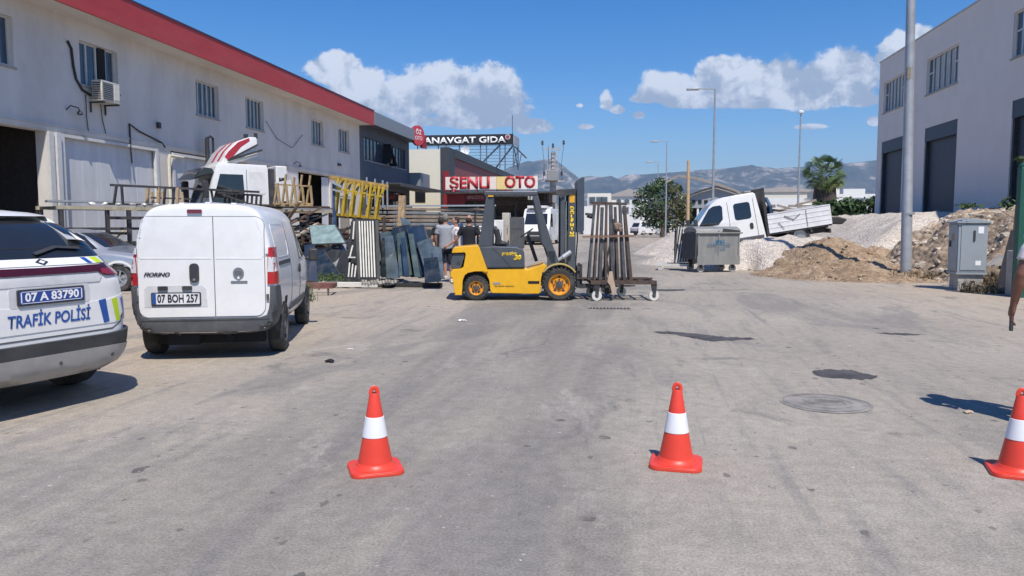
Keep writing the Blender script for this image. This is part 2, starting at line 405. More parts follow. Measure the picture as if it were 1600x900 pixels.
def wheel(parent, c, r, w, rim, tyre=RUB, spokes=5, side=1, style='spoke', name='wheel'):
    """c = centre; outer face towards side*x. tyre mesh with the rim as its child"""
    s = side; rr = r*.64
    t = MB().lathe([(rr, -w/2), (r*.93, -w/2), (r*.985, -w*.38), (r, -w*.2), (r, w*.2), (r*.985, w*.38), (r*.93, w/2), (rr, w/2)], 32, (0, 0, 0), 'X', close=True).build(name, tyre, parent, loc=c); shade(t, 30)
    mb = MB().lathe([(rr*1.02, -w*.3*s), (rr*1.02, s*w*.46), (rr*.93, s*w*.48), (rr*.88, s*w*.3), (rr*.2, s*w*.26)], 28, (0, 0, 0), 'X')
    o2 = None
    if style == 'spoke':
        for k in range(spokes):
            a = 2*PI*k/spokes+.3; d = Vector((0, math.cos(a), math.sin(a))); q = Vector((0, -math.sin(a), math.cos(a)))
            mb.bar(Vector((s*w*.40, 0, 0))+d*rr*.15, Vector((s*w*.44, 0, 0))+d*rr*.93, rr*.2, rr*.1, up=(1, 0, 0))
        mb.lathe([(rr*.22, s*w*.2), (rr*.24, s*w*.46), (rr*.12, s*w*.5)], 14, (0, 0, 0), 'X')
    else:
        mb.lathe([(rr*.62, s*w*.25), (rr*.55, s*w*.42), (rr*.28, s*w*.42), (rr*.26, s*w*.5), (rr*.1, s*w*.52)], 20, (0, 0, 0), 'X')
        for k in range(8):
            a = 2*PI*k/8; mb.box((s*w*.44, rr*.42*math.cos(a), rr*.42*math.sin(a)), (w*.06, rr*.07, rr*.07))
    ri = mb.build('rim', rim, t); shade(ri, 35)
    return t

# ============================================================ SETTING
def ground_mat():
    m = bpy.data.materials.new('dusty_asphalt'); m.use_nodes = True; nt = m.node_tree; N = nt.nodes; L = nt.links
    b = N['Principled BSDF']; b.inputs['Roughness'].default_value = .88; b.inputs['Specular IOR Level'].default_value = .3
    tc = N.new('ShaderNodeTexCoord')
    def noi(scale, detail=5, rough=.6, st=(1, 1, 1), rot=0.0, dist=0.0, off=(0, 0, 0)):
        mp = N.new('ShaderNodeMapping'); mp.inputs['Scale'].default_value = st; mp.inputs['Rotation'].default_value = (0, 0, rot); mp.inputs['Location'].default_value = off
        L.new(tc.outputs['Object'], mp.inputs[0])
        n = N.new('ShaderNodeTexNoise'); n.inputs['Scale'].default_value = scale; n.inputs['Detail'].default_value = detail; n.inputs['Roughness'].default_value = rough; n.inputs['Distortion'].default_value = dist
        L.new(mp.outputs[0], n.inputs['Vector']); return n.outputs['Fac']
    def rng(v, a, b_, c=0.0, d=1.0):
        r = N.new('ShaderNodeMapRange'); r.interpolation_type = 'SMOOTHSTEP'; L.new(v, r.inputs[0])
        for i, q in enumerate((a, b_, c, d)): r.inputs[i+1].default_value = q
        return r.outputs[0]
    def mix(f, a, b_, mode='MIX'):
        x = N.new('ShaderNodeMix'); x.data_type = 'RGBA'; x.blend_type = mode
        for i, q in ((0, f), (6, a), (7, b_)):
            if isinstance(q, (int, float)): x.inputs[i].default_value = q
            elif isinstance(q, tuple): x.inputs[i].default_value = (*q, 1)
            else: L.new(q, x.inputs[i])
        return x.outputs[2]
    def mth(op, a, b_=None):
        n = N.new('ShaderNodeMath'); n.operation = op
        for i, q in enumerate((a, b_)):
            if q is None: continue
            if isinstance(q, (int, float)): n.inputs[i].default_value = q
            else: L.new(q, n.inputs[i])
        return n.outputs[0]
    sx = N.new('ShaderNodeSeparateXYZ'); L.new(tc.outputs['Object'], sx.inputs[0]); X, Y = sx.outputs[0], sx.outputs[1]
    big = noi(.22, 4, .55, dist=.6); mid = noi(1.1, 6, .62, (1, .55, 1), .3, .5); fine = noi(9, 6, .7); grain = noi(70, 3, .8)
    track = noi(.9, 6, .6, (1.5, .16, 1), .12, .4, (3, 1, 0)); streak = noi(2.2, 6, .65, (2.4, .2, 1), -.35, .5)
    # worn tarmac down the middle lane, dust at both sides
    lane = mth('ABSOLUTE', mth('SUBTRACT', X, mth('ADD', -1.35, mth('MULTIPLY', Y, .02))))
    wob = mth('ADD', lane, mth('MULTIPLY', mth('SUBTRACT', mid, .5), 3.4))
    tar = rng(wob, 2.2, .5)
    tar = mth('MULTIPLY', tar, rng(track, .38, .62, .35, 1.0))
    base = mix(rng(big, .35, .65), (.31, .278, .235), (.37, .332, .28))
    base = mix(mth('MULTIPLY', tar, .85), base, (.195, .182, .165))
    dust = rng(mth('ADD', mth('MULTIPLY', X, -1), mth('MULTIPLY', mth('SUBTRACT', mid, .5), 4.0)), 3.0, 6.0)
    dust2 = rng(mth('ADD', mth('ADD', X, mth('MULTIPLY', Y, .12)), mth('MULTIPLY', mth('SUBTRACT', mid, .5), 4.0)), 5.5, 9.5)
    dd = mth('MAXIMUM', dust, dust2)
    base = mix(mth('MULTIPLY', dd, .8), base, (.42, .35, .27))
    pat = rng(streak, .50, .72); base = mix(mth('MULTIPLY', pat, .6), base, (.20, .193, .185))
    pat2 = rng(noi(.7, 7, .7, (1, .8, 1), 1.0, 1.2, (9, 4, 0)), .57, .68); base = mix(mth('MULTIPLY', pat2, .68), base, (.15, .145, .138))
    lite = rng(noi(1.4, 7, .7, (1, .5, 1), .5, .7, (1, 7, 0)), .56, .7); base = mix(mth('MULTIPLY', lite, .62), base, (.40, .37, .325))
    pat3 = rng(noi(.45, 6, .6, (1.2, .5, 1), -.2, .8, (2, 11, 0)), .52, .62); base = mix(mth('MULTIPLY', pat3, .55), base, (.19, .182, .172))
    # hairline cracks
    dn = N.new('ShaderNodeTexNoise'); dn.inputs['Scale'].default_value = 1.1; dn.inputs['Detail'].default_value = 6; L.new(tc.outputs['Object'], dn.inputs['Vector'])
    wv = N.new('ShaderNodeMix'); wv.data_type = 'RGBA'; wv.blend_type = 'ADD'; wv.inputs[0].default_value = .9; L.new(tc.outputs['Object'], wv.inputs[6]); L.new(dn.outputs['Color'], wv.inputs[7])
    vc = N.new('ShaderNodeTexVoronoi'); vc.feature = 'DISTANCE_TO_EDGE'; vc.inputs['Scale'].default_value = .42; L.new(wv.outputs[2], vc.inputs['Vector'])
    ck = mth('MULTIPLY', mth('LESS_THAN', vc.outputs['Distance'], .0042), rng(big, .5, .62)); base = mix(mth('MULTIPLY', ck, .5), base, (.12, .11, .10))
    # dark gum and oil specks
    def specks(scale, thr, st, col, k):
        nonlocal base
        mp = N.new('ShaderNodeMapping'); mp.inputs['Scale'].default_value = st; L.new(tc.outputs['Object'], mp.inputs[0])
        jit = N.new('ShaderNodeTexNoise'); jit.inputs['Scale'].default_value = 14; L.new(tc.outputs['Object'], jit.inputs['Vector'])
        ad = N.new('ShaderNodeMix'); ad.data_type = 'RGBA'; ad.blend_type = 'ADD'; ad.inputs[0].default_value = .07; L.new(mp.outputs[0], ad.inputs[6]); L.new(jit.outputs['Color'], ad.inputs[7])
        v = N.new('ShaderNodeTexVoronoi'); v.inputs['Scale'].default_value = scale; v.inputs['Randomness'].default_value = 1; L.new(ad.outputs[2], v.inputs['Vector'])
        w = N.new('ShaderNodeSeparateColor'); L.new(v.outputs['Color'], w.inputs[0])
        on = mth('MULTIPLY', rng(w.outputs[0], .50, .54), rng(noi(.8, 4, .6, (1, 1, 1), 0, .3, (scale, 2, 0)), .46, .56)); sz = mth('MULTIPLY', w.outputs[1], thr)
        sp = mth('MULTIPLY', mth('LESS_THAN', v.outputs['Distance'], sz), on)
        base = mix(mth('MULTIPLY', sp, k), base, col)
    specks(3.2, .17, (1, .8, 1), (.07, .068, .066), .72); specks(6.1, .2, (1.2, .8, 1), (.085, .08, .075), .6)
    specks(9, .2, (1, 1, 1), (.11, .105, .10), .6)
    specks(15, .16, (1, 1, 1), (.62, .58, .52), .6)
    f = rng(fine, .25, .75, .86, 1.14); base = mix(1.0, base, f, 'MULTIPLY')
    g = rng(grain, .2, .8, .62, 1.38); base = mix(1.0, base, g, 'MULTIPLY')
    L.new(base, b.inputs['Base Color'])
    h = mth('ADD', mth('MULTIPLY', fine, .5), mth('MULTIPLY', grain, .35)); h = mth('ADD', h, mth('MULTIPLY', mid, 1.2))
    bp = N.new('ShaderNodeBump'); bp.inputs['Strength'].default_value = .55; bp.inputs['Distance'].default_value = .03; L.new(h, bp.inputs['Height']); L.new(bp.outputs[0], b.inputs['Normal'])
    return m
GM = ground_mat()
g = MB().face([(-16000, -300, 0), (16000, -300, 0), (16000, 16000, 0), (-16000, 16000, 0)]).build('ground', GM, fix=False); tag(g, kind='structure')

# far farmland strip and mountains
def mountains():
    m = bpy.data.materials.new('mountain_scrub'); m.use_nodes = True; nt = m.node_tree; N = nt.nodes; L = nt.links; b = N['Principled BSDF']; b.inputs['Roughness'].default_value = 1
    tc = N.new('ShaderNodeTexCoord'); n = N.new('ShaderNodeTexNoise'); n.inputs['Scale'].default_value = .0035; n.inputs['Detail'].default_value = 10; n.inputs['Roughness'].default_value = .72
    L.new(tc.outputs['Object'], n.inputs['Vector']); cr = N.new('ShaderNodeValToRGB'); L.new(n.outputs['Fac'], cr.inputs[0])
    e = cr.color_ramp.elements; e[0].position = .40; e[0].color = (.045, .062, .045, 1); e[1].position = .64; e[1].color = (.46, .41, .34, 1)
    q = cr.color_ramp.elements.new(.54); q.color = (.10, .11, .08, 1)
    L.new(cr.outputs[0], b.inputs['Base Color'])
    us = [r[0] for r in RIDGE]; vs = [r[1] for r in RIDGE]
    def ridge(u):
        if u <= us[0]: return vs[0]*max(.5, 1+(u-us[0])*.3)
        for i in range(len(us)-1):
            if u <= us[i+1]:
                t = (u-us[i])/(us[i+1]-us[i]); return vs[i]*(1-t)+vs[i+1]*t
        return vs[-1]
    bm = bmesh.new(); nu, nd = 420, 46; rows = []
    D0, D1 = 5200.0, 9000.0
    for j in range(nd):
        t = j/(nd-1); Yd = D0 + t*(D1-D0)
        row = []
        for i in range(nu):
            u = -1.15 + 2.5*i/(nu-1); x = u*Yd
            crest = .74; 
            sh = (t/crest)**1.25 if t < crest else max(0, 1-((t-crest)/(1-crest))**1.6)
            n1 = noise.fractal(Vector((x*.0011, Yd*.0011, 3.3)), 1.0, 2.1, 7)
            n2 = noise.ridged_multi_fractal(Vector((x*.0006, Yd*.0006, 1.3)), 1.0, 2.0, 6, 1.0, 2.0)
            top = ridge(u)*(D0+crest*(D1-D0))
            z = top*sh*(1+ (n1*.34+(n2-1.1)*.26)*(1-abs(t-crest)*0) * (1 if t < crest-.05 else .12)) if sh > 0 else 0
            row.append(bm.verts.new((x, Yd, max(z, -2) + (0 if t > .02 else -3))))
        rows.append(row)
    for a, c in zip(rows, rows[1:]):
        for i in range(nu-1): bm.faces.new((a[i], a[i+1], c[i+1], c[i]))
    me = bpy.data.meshes.new('mountains'); bm.to_mesh(me); bm.free(); me.materials.append(m); o = bpy.data.objects.new('mountains', me); COL.objects.link(o); shade(o, 180)
    tag(o, kind='structure')
mountains()

# ---------------- facade with true openings
def facade(mb, y0, y1, z0, z1, x0, x1, holes):
    """solid wall slab in the plane x = const between x0..x1 with rectangular holes (ya,yb,za,zb)"""
    ys = sorted({y0, y1, *[h[0] for h in holes], *[h[1] for h in holes]}); zs = sorted({z0, z1, *[h[2] for h in holes], *[h[3] for h in holes]})
    bm = mb.bm
    for i in range(len(ys)-1):
        for j in range(len(zs)-1):
            cy, cz = (ys[i]+ys[i+1])/2, (zs[j]+zs[j+1])/2
            if any(h[0] < cy < h[1] and h[2] < cz < h[3] for h in holes): continue
            ya, yb, za, zb = ys[i], ys[i+1], zs[j], zs[j+1]
            for x in (x0, x1): mb.face([(x, ya, za), (x, yb, za), (x, yb, zb), (x, ya, zb)])
    for (ya, yb, za, zb) in list(holes)+[(y0, y1, z0, z1)]:
        mb.face([(x0, ya, za), (x1, ya, za), (x1, ya, zb), (x0, ya, zb)]); mb.face([(x0, yb, za), (x1, yb, za), (x1, yb, zb), (x0, yb, zb)])
        mb.face([(x0, ya, zb), (x1, ya, zb), (x1, yb, zb), (x0, yb, zb)]); mb.face([(x0, ya, za), (x1, ya, za), (x1, yb, za), (x0, yb, za)])
    bmesh.ops.remove_doubles(bm, verts=bm.verts, dist=.0005); return mb

PLASTER = mat('weathered_plaster', (.68, .645, .60), .9, var=.07, scale=1.1, dirt=.42, dirtcol=(.36, .325, .29), bump=.15, bscale=9, detail=8, stretch=(1, 1, .45))
SOFFIT = mat('soffit_plaster', (.66, .62, .56), .9, var=.08, scale=1.5, dirt=.25, stretch=(1, .3, 1))
REDP = mat('red_roof_paint', (.44, .045, .045), .6, var=.1, scale=1.6, dirt=.10, dirtcol=(.5, .3, .24), stretch=(1, .5, 2), detail=8)
DGREYP = mat('grey_blue_render', (.085, .10, .125), .7, var=.1, scale=1.5, dirt=.12)
GREYFAS = mat('grey_fascia_panel', (.22, .245, .27), .5, var=.06)
FRAME = mat('window_frame_white', (.62, .62, .60), .5, var=.08, dirt=.2)
SHEET = mat('pale_sheet_metal', (.62, .63, .64), .5, var=.09, scale=1.2, dirt=.28, dirtcol=(.34, .32, .29), stretch=(1, 3, .5))
SHUT = mat('dark_steel_shutter', (.05, .06, .078), .5, var=.12)
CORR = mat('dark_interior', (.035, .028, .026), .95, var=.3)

def window(parent, X, y0, y1, z0, z1, n, side=1, glass=GLASSB, special=None, depth=.16, mid=False):
    """window in a facade plane; side=+1 faces +x"""
    f = MB(); xi = X-side*depth
    t = .055
    f.bb(xi-.03, xi+.03, y0, y1, z0, z0+t); f.bb(xi-.03, xi+.03, y0, y1, z1-t, z1)
    for k in range(n+1):
        y = y0+(y1-y0)*k/n; y = min(max(y, y0+t/2), y1-t/2); f.bb(xi-.027, xi+.033, y-t/2, y+t/2, z0+t, z1-t)
    if mid:
        for (ya, yb) in ((y0, y0+(y1-y0)/n), (y1-(y1-y0)/n, y1)):
            zz = z0+(z1-z0)*.58; f.bb(xi-.025, xi+.036, ya+t/2+.001, yb-t/2-.001, zz-t/2, zz+t/2)
    w = f.build('window', FRAME, parent)
    g_ = MB().bb(xi-side*.02-.004, xi-side*.02+.004, y0+.01, y1-.01, z0+.01, z1-.01).build('pane', glass, w)
    if special is not None:
        k = special; a = y0+(y1-y0)*k/n+.06; b_ = y0+(y1-y0)*(k+1)/n-.02
        MB().bb(xi+.035*side, xi+.05*side, a, b_, z0+.1, z1-.02).build('open_sash', DARK, w)
    MB().bb(X-side*depth, X+side*.05, y0-.05, y1+.05, z0-.075, z0-.012).build('sill', CONC, w)
    return w

def left_building():
    t = empty('workshop_building', (-17, 34, 0), 0, 'long off-white two storey workshop with a red roof band', 'building')
    P = Matrix.Translation((17, -34, 0))
    def bld(mb, n, m, parent=t, **k): return mb.move(P).build(n, m, parent, **k)
    Y0, Y1 = 9.0, 48.35
    wins = [(17.9, 19.78, 5), (22.45, 24.3, 4), (29.1, 30.85, 5), (33.2, 34.95, 5), (40.6, 42.3, 4), (44.62, 46.45, 4)]
    holes = [(a, b, 5.9, 7.27) for a, b, n in wins]
    doors = [(12.2, 20.85, 0, 4.25), (21.35, 26.4, 0, 4.27), (27.2, 33.2, 0, 4.27), (34.2, 37.4, 0, 4.27), (38.75, 43.2, 0, 4.27), (44.4, 46.6, 0, 3.2)]
    w = facade(MB(), Y0, Y1, -.2, 7.85, -17.35, -17, holes+doors)
    wo = bld(w, 'wall', PLASTER)
    b = MB(); b.bb(-31, -17.352, Y0, Y0+.3, -.2, 7.85); b.bb(-31, -17.352, Y1-.3, Y1, -.2, 7.85); b.bb(-31, -30.7, Y0+.31, Y1-.31, -.2, 7.85)
    bld(b, 'outer_wall', PLASTER)
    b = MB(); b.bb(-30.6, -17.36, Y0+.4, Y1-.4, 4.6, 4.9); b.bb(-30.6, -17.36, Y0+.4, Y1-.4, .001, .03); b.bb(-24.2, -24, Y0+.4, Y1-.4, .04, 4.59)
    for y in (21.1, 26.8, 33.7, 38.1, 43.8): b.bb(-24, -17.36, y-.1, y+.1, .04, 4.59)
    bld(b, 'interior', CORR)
    b = MB(); b.bb(-31, -16.1, Y0-.2, Y1+.02, 7.852, 8.0); bld(b, 'soffit', SOFFIT)
    b = MB(); b.bb(-16.1, -16.02, Y0-.2, Y1+.1, 7.83, 8.75); b.bb(-31, -16.1, Y0-.2, Y1, 8.0, 8.7); rf = bld(b, 'roof_band', REDP)
    bld(MB().bb(-16.14, -15.99, Y0-.2, Y1+.1, 8.752, 8.80), 'coping', mat('dark_coping', (.05, .06, .12), .5), rf)
    b = MB(); b.bb(-16.998, -16.97, Y0+.1, Y1-.1, 4.30, 4.42); b.bb(-16.998, -16.95, Y0+.1, Y1-.1, 4.425, 4.47); bld(b, 'lintel_moulding', PLASTER)
    for i, (a, b_, n) in enumerate(wins):
        o = window(t, -17, a, b_, 5.9, 7.27, n, 1, special=2 if i == 1 else None)
        for q in [o]+list(o.children):
            q.data.transform(P)
    # door leaves
    def sheetdoor(a, b_, z1, name, m, x=-17.12, n=14, frame=True):
        mb = MB(); k = (b_-a)/n
        for i in range(n): mb.bb(x-.02, x+.004*(i % 2), a+k*i, a+k*(i+1), .05, z1-.02)
        o = bld(mb, name, m)
        if frame:
            f = MB(); f.bb(-17.06, -16.94, a-.06, a+.1, 0, z1); f.bb(-17.06, -16.94, b_-.1, b_+.06, 0, z1); f.bb(-17.05, -16.95, a+.101, b_-.101, z1-.1, z1)
            bld(f, 'door_frame', FRAME, o)
        return o
    sheetdoor(21.45, 26.3, 4.25, 'sliding_door', SHEET); sheetdoor(27.3, 30.6, 4.2, 'sliding_door', SHEET); sheetdoor(34.3, 37.3, 4.2, 'sliding_door', SHEET)
    sheetdoor(42.2, 43.15, 4.2, 'folded_door', SHEET, n=4, frame=False); sheetdoor(44.45, 46.55, 3.15, 'side_door', mat('beige_door', (.35, .31, .25), .6), n=6)
    b = MB(); b.bb(-17.3, -16.9, 20.86, 21.05, 0, 4.25); b.bb(-17.2, -16.86, 21.12, 21.3, 0, 4.25); bld(b, 'door_post', FRAME)
    # inside the first open bay: shelves
    b = MB()
    for z in (.8, 1.6, 2.4): b.bb(-23.8, -23.2, 13, 20, z, z+.06)
    for y in (13, 16.5, 20): b.bb(-23.8, -23.2, y-.05, y+.05, .04, 3.1)
    bld(b, 'shelving', STEELR)
    return t
left_building()

def ac_unit():
    t = empty('air_conditioner', (-17, 23.2, 5.42), 0, 'old white air conditioner outdoor unit below the second upstairs window', 'air conditioner')
    b = MB().bb(.16, .52, -.48, .42, 0, .66).build('casing', mat('aged_white_casing', (.55, .53, .46), .6, var=.15, dirt=.35), t, bevel=.02)
    g = MB()
    for i in range(9): g.bb(.521, .535, -.42, .06, .08+i*.06, .105+i*.06)
    g.build('grille', BLKP, b)
    g = MB(); 
    for i in range(8): g.bb(.2, .48, -.495, -.481, .06+i*.07, .09+i*.07)
    g.build('side_louvre', BLKP, b)
    MB().bb(.521, .53, .12, .38, .1, .58).build('service_panel', mat('pale_panel', (.66, .64, .55), .6), b)
    br = MB().bb(0, .55, -.4, -.36, -.06, -.01).bb(0, .55, .3, .34, -.06, -.01).bb(.02, .06, -.4, -.36, -.35, -.06).bb(.02, .06, .3, .34, -.35, -.06); br.build('bracket', DSTEEL, t)
ac_unit()
def cable(name, pts, r, m, label, cat='cable', **k):
    o = MB().tube(pts, r, 6).build(name, m, smooth=True); tag(o, label, cat, **k); return o
BLKC = mat('black_cable', (.02, .02, .025), .6)
X = -16.96
cable('cable', [(X, 21.9, 7.1), (X, 22.05, 6.9), (X, 22.1, 6.4), (X, 22.2, 6.0), (X, 22.45, 5.72), (X, 22.8, 5.62), (X+.1, 23.0, 5.6)], .04, BLKC, 'thick black cable curving down to the air conditioner')
cable('cable', [(X, 22.6, 5.6), (X, 22.6, 4.9), (X, 22.65, 4.45)], .014, BLKC, 'thin dark cable hanging left of the air conditioner')
cable('cable', [(X, 23.3, 5.4), (X, 23.35, 4.9), (X, 23.5, 4.45)], .014, BLKC, 'thin dark cable dropping below the air conditioner')
cable('cable', [(X, 24.8, 3.6), (X, 24.75, 4.1), (X, 24.75, 4.95), (X, 25.3, 4.75), (X, 26.1, 4.6), (X, 26.6, 4.5), (X, 26.8, 4.35)], .03, BLKC, 'bent grey conduit looping over the large sheet door', 'conduit')
cable('cable', [(X, 39.3, 6.2), (X, 38.0, 5.4), (X, 36.2, 5.7), (X, 35.1, 6.4)], .012, BLKC, 'slack wire hanging between two upstairs windows')
cable('drain_pipe', [(X+.1, 27.8, 4.05), (X+.1, 26.9, 4.05), (X+.1, 26.85, 3.9), (X+.1, 26.9, .1)], .055, mat('cream_pipe', (.62, .58, .46), .5, dirt=.2), 'cream plastic pipe with an elbow beside the sheet door', 'pipe')
def flue():
    t = empty('flue_pipe', (-16.9, 29.3, 3.2), 0, 'black flue pipe rising from the wall above the truck cab', 'pipe')
    MB().tube([(.2, 0, 0), (.2, 0, 1.75)], .085, 12).build('flue', BLKP, t, smooth=True)
    MB().tube([(.2, 0, 1.75), (.2, .25, 1.85), (.2, .45, 1.8), (.2, .45, .1)], .05, 10).build('bend', BLKP, t, smooth=True)
flue()
def wall_lamp(y, z, label):
    t = empty('wall_bracket_lamp', (-17, y, z), 0, label, 'wall lamp')
    MB().tube([(0, 0, 0), (.15, 0, .12), (.26, .2, .08), (.2, .34, -.02)], .02, 6).build('arm', BLKP, t, smooth=True)
    MB().lathe([(.02, .06), (.07, .02), (.09, -.05), (.05, -.08)], 12, (.2, .34, -.04)).build('lamp_head', BLKP, t, smooth=True)
wall_lamp(21.75, 5.0, 'small dark lamp on a curved arm left of the air conditioner')
wall_lamp(38.2, 4.6, 'small lamp on the wall above the tan racks')
def wall_plate(y, z, label):
    o = MB().bb(-17.0, -16.9, y-.22, y+.22, z-.07, z+.07).build('wall_plate', BLKP, bevel=.01); tag(o, label, 'wall fitting')
o_ = MB().bb(-17.0, -16.88, 26.35, 26.5, 5.0, 5.22).build('wall_spotlight', BLKP, bevel=.02); tag(o_, 'tiny dark spotlight on the wall above the sheet door', 'wall lamp')
wall_plate(44.6, 5.05, 'short dark fitting on the white wall under the last upstairs window')

def blue_building():
    t = empty('showroom_building', (-17, 54, 0), 0, 'dark blue-grey two storey showroom with a grey fascia beside the white workshop', 'building')
    P = Matrix.Translation((17, -54, 0))
    def bld(mb, n, m, parent=t, **k): return mb.move(P).build(n, m, parent, **k)
    Y0, Y1 = 48.36, 60.0
    bld(facade(MB(), Y0, Y1, -.2, 7.95, -17.3, -17, [(49.2, 58.9, 5.75, 7.25), (49.5, 58.5, 0, 3.9)]), 'wall', DGREYP)
    b = MB(); b.bb(-30, -17.302, Y1-.3, Y1, -.2, 7.95); b.bb(-30, -29.7, Y0+.02, Y1-.31, -.2, 7.95); b.bb(-29.6, -17.31, Y0+.1, Y1-.4, 4.4, 4.7); bld(b, 'outer_wall', DGREYP)
    b = MB(); b.bb(-30, -16.12, Y0+.05, Y1+.1, 7.952, 8.15); bld(b, 'soffit', DGREYP)
    b = MB(); b.bb(-16.1, -16.0, Y0+.11, Y1+.15, 7.9, 8.72); b.bb(-30, -16.12, Y0+.11, Y1+.15, 8.16, 8.68); bld(b, 'fascia', GREYFAS)
    w = window(t, -17, 49.2, 58.9, 5.75, 7.25, 13, 1, GLASSB, special=None, depth=.1)
    for q in [w]+list(w.children): q.data.transform(P)
    w.data.materials[0] = DSTEEL
    b = MB().bar((-16.7, 53.4, 5.8), (-16.95, 53.9, 7.2), .7, .04).bar((-16.6, 54.6, 5.7), (-16.95, 53.9, 7.2), .7, .04); bld(b, 'open_sash', DARK, w)
    b = MB()
    for y in (49.5, 51.7, 54, 56.2, 58.45): b.bb(-17.1, -17.02, y, y+.06, 0, 3.9)
    s = bld(b, 'shop_front', DSTEEL); bld(MB().bb(-17.2, -17.15, 49.5, 58.5, .05, 3.9), 'shop_glass', GLASS, s)
    bld(MB().bb(-17.0, -14.6, 49.6, 64.0, 4.15, 4.22).bb(-14.66, -14.58, 49.6, 64, 4.0, 4.149), 'awning', mat('dark_awning', (.06, .065, .075), .6))
    bd = bld(MB().bb(-16.98, -16.9, 50, 57, 3.2, 3.7), 'sign_board', DARK)
    tx = text_flat('shop_lettering', 'OTO CAM', .45, (-16.88, 53.4, 3.45), (0, 1, 0), mat('red_lettering', (.40, .03, .03), .5), bd, width=4.5); tx.data.transform(P)
    b = MB().bb(-18.5, -16.2, 60.4, 63.4, 4.5, 5.6); bld(b, 'roof_box', GREYFAS)
blue_building()
def round_sign():
    c = at(652, 212, 58.6); t = empty('round_sign', c, R(68), 'round dark red sign with pale lettering on the roof corner of the blue-grey showroom', 'sign')
    MB().lathe([(.74, -.12), (.78, -.08), (.78, .08), (.74, .12)], 32, (0, 0, 0), 'Y').build('disc', mat('maroon_panel', (.26, .022, .03), .5), t, smooth=True)
    MB().lathe([(.74, -.135), (.78, -.125), (.78, -.121), (.72, -.121)], 32, (0, 0, 0), 'Y').build('rim', mat('red_rim', (.5, .05, .06), .4), t)
    text_flat('lettering', 'ÖZ', .5, (0, -.14, .25), (1, 0, 0), TXT_W, t, bold=.01); text_flat('lettering', 'OTO', .42, (0, -.14, -.2), (1, 0, 0), TXT_W, t)
    MB().bb(.5, 1.05, -.1, .1, -.9, .1).build('bracket', mat('maroon_panel', (.26, .022, .03), .5), t)
round_sign()

def red_building():
    t = empty('commercial_building', (-16, 80, 0), 0, 'cream walled building with a dark corner and a red strip along the street', 'building')
    P = Matrix.Translation((16, -80, 0)); CREAM = mat('cream_cladding', (.74, .70, .57), .7, var=.05); DK = mat('charcoal_cladding', (.05, .056, .065), .6)
    def bld(mb, n, m, parent=t, **k): return mb.move(P).build(n, m, parent, **k)
    Yf, Yb = 65.0, 104.0; Xf = -14.9
    bld(MB().bb(-30, -15.65, Yf, Yb, -.2, 7.9), 'cream_wall', CREAM)
    bld(MB().bb(-15.648, Xf, Yf-.05, Yf+2.2, -.2, 8.05).bb(-15.648, Xf+.15, Yf+2.21, Yb, 7.3, 8.05), 'corner_cladding', DK)
    bld(MB().bb(-15.648, Xf-.05, Yf+2.21, Yb, 5.6, 7.298), 'red_band', mat('dull_red_cladding', (.23, .06, .06), .6, var=.1))
    w = bld(MB().bb(-15.648, Xf-.12, Yf+2.21, Yb, -.2, 5.598), 'street_glazing', GLASSB)
    b = MB(); 
    for k in range(9): y = Yf+4+k*4.4; b.bb(Xf-.12, Xf-.04, y, y+.5, -.2, 5.597)
    bld(b, 'mullion', mat('dull_red_cladding', (.23, .06, .06), .6), w)
    b = MB().bb(-17.9, -17.0, Yf-.06, Yf-.01, 3.4, 5.6); bld(b, 'window', GLASS)
    b = MB().bb(-15.4, Xf+.02, Yf-.2, Yf-.06, 0, 6.0); bld(b, 'red_pilaster', mat('maroon_panel', (.26, .022, .03), .5))
red_building()

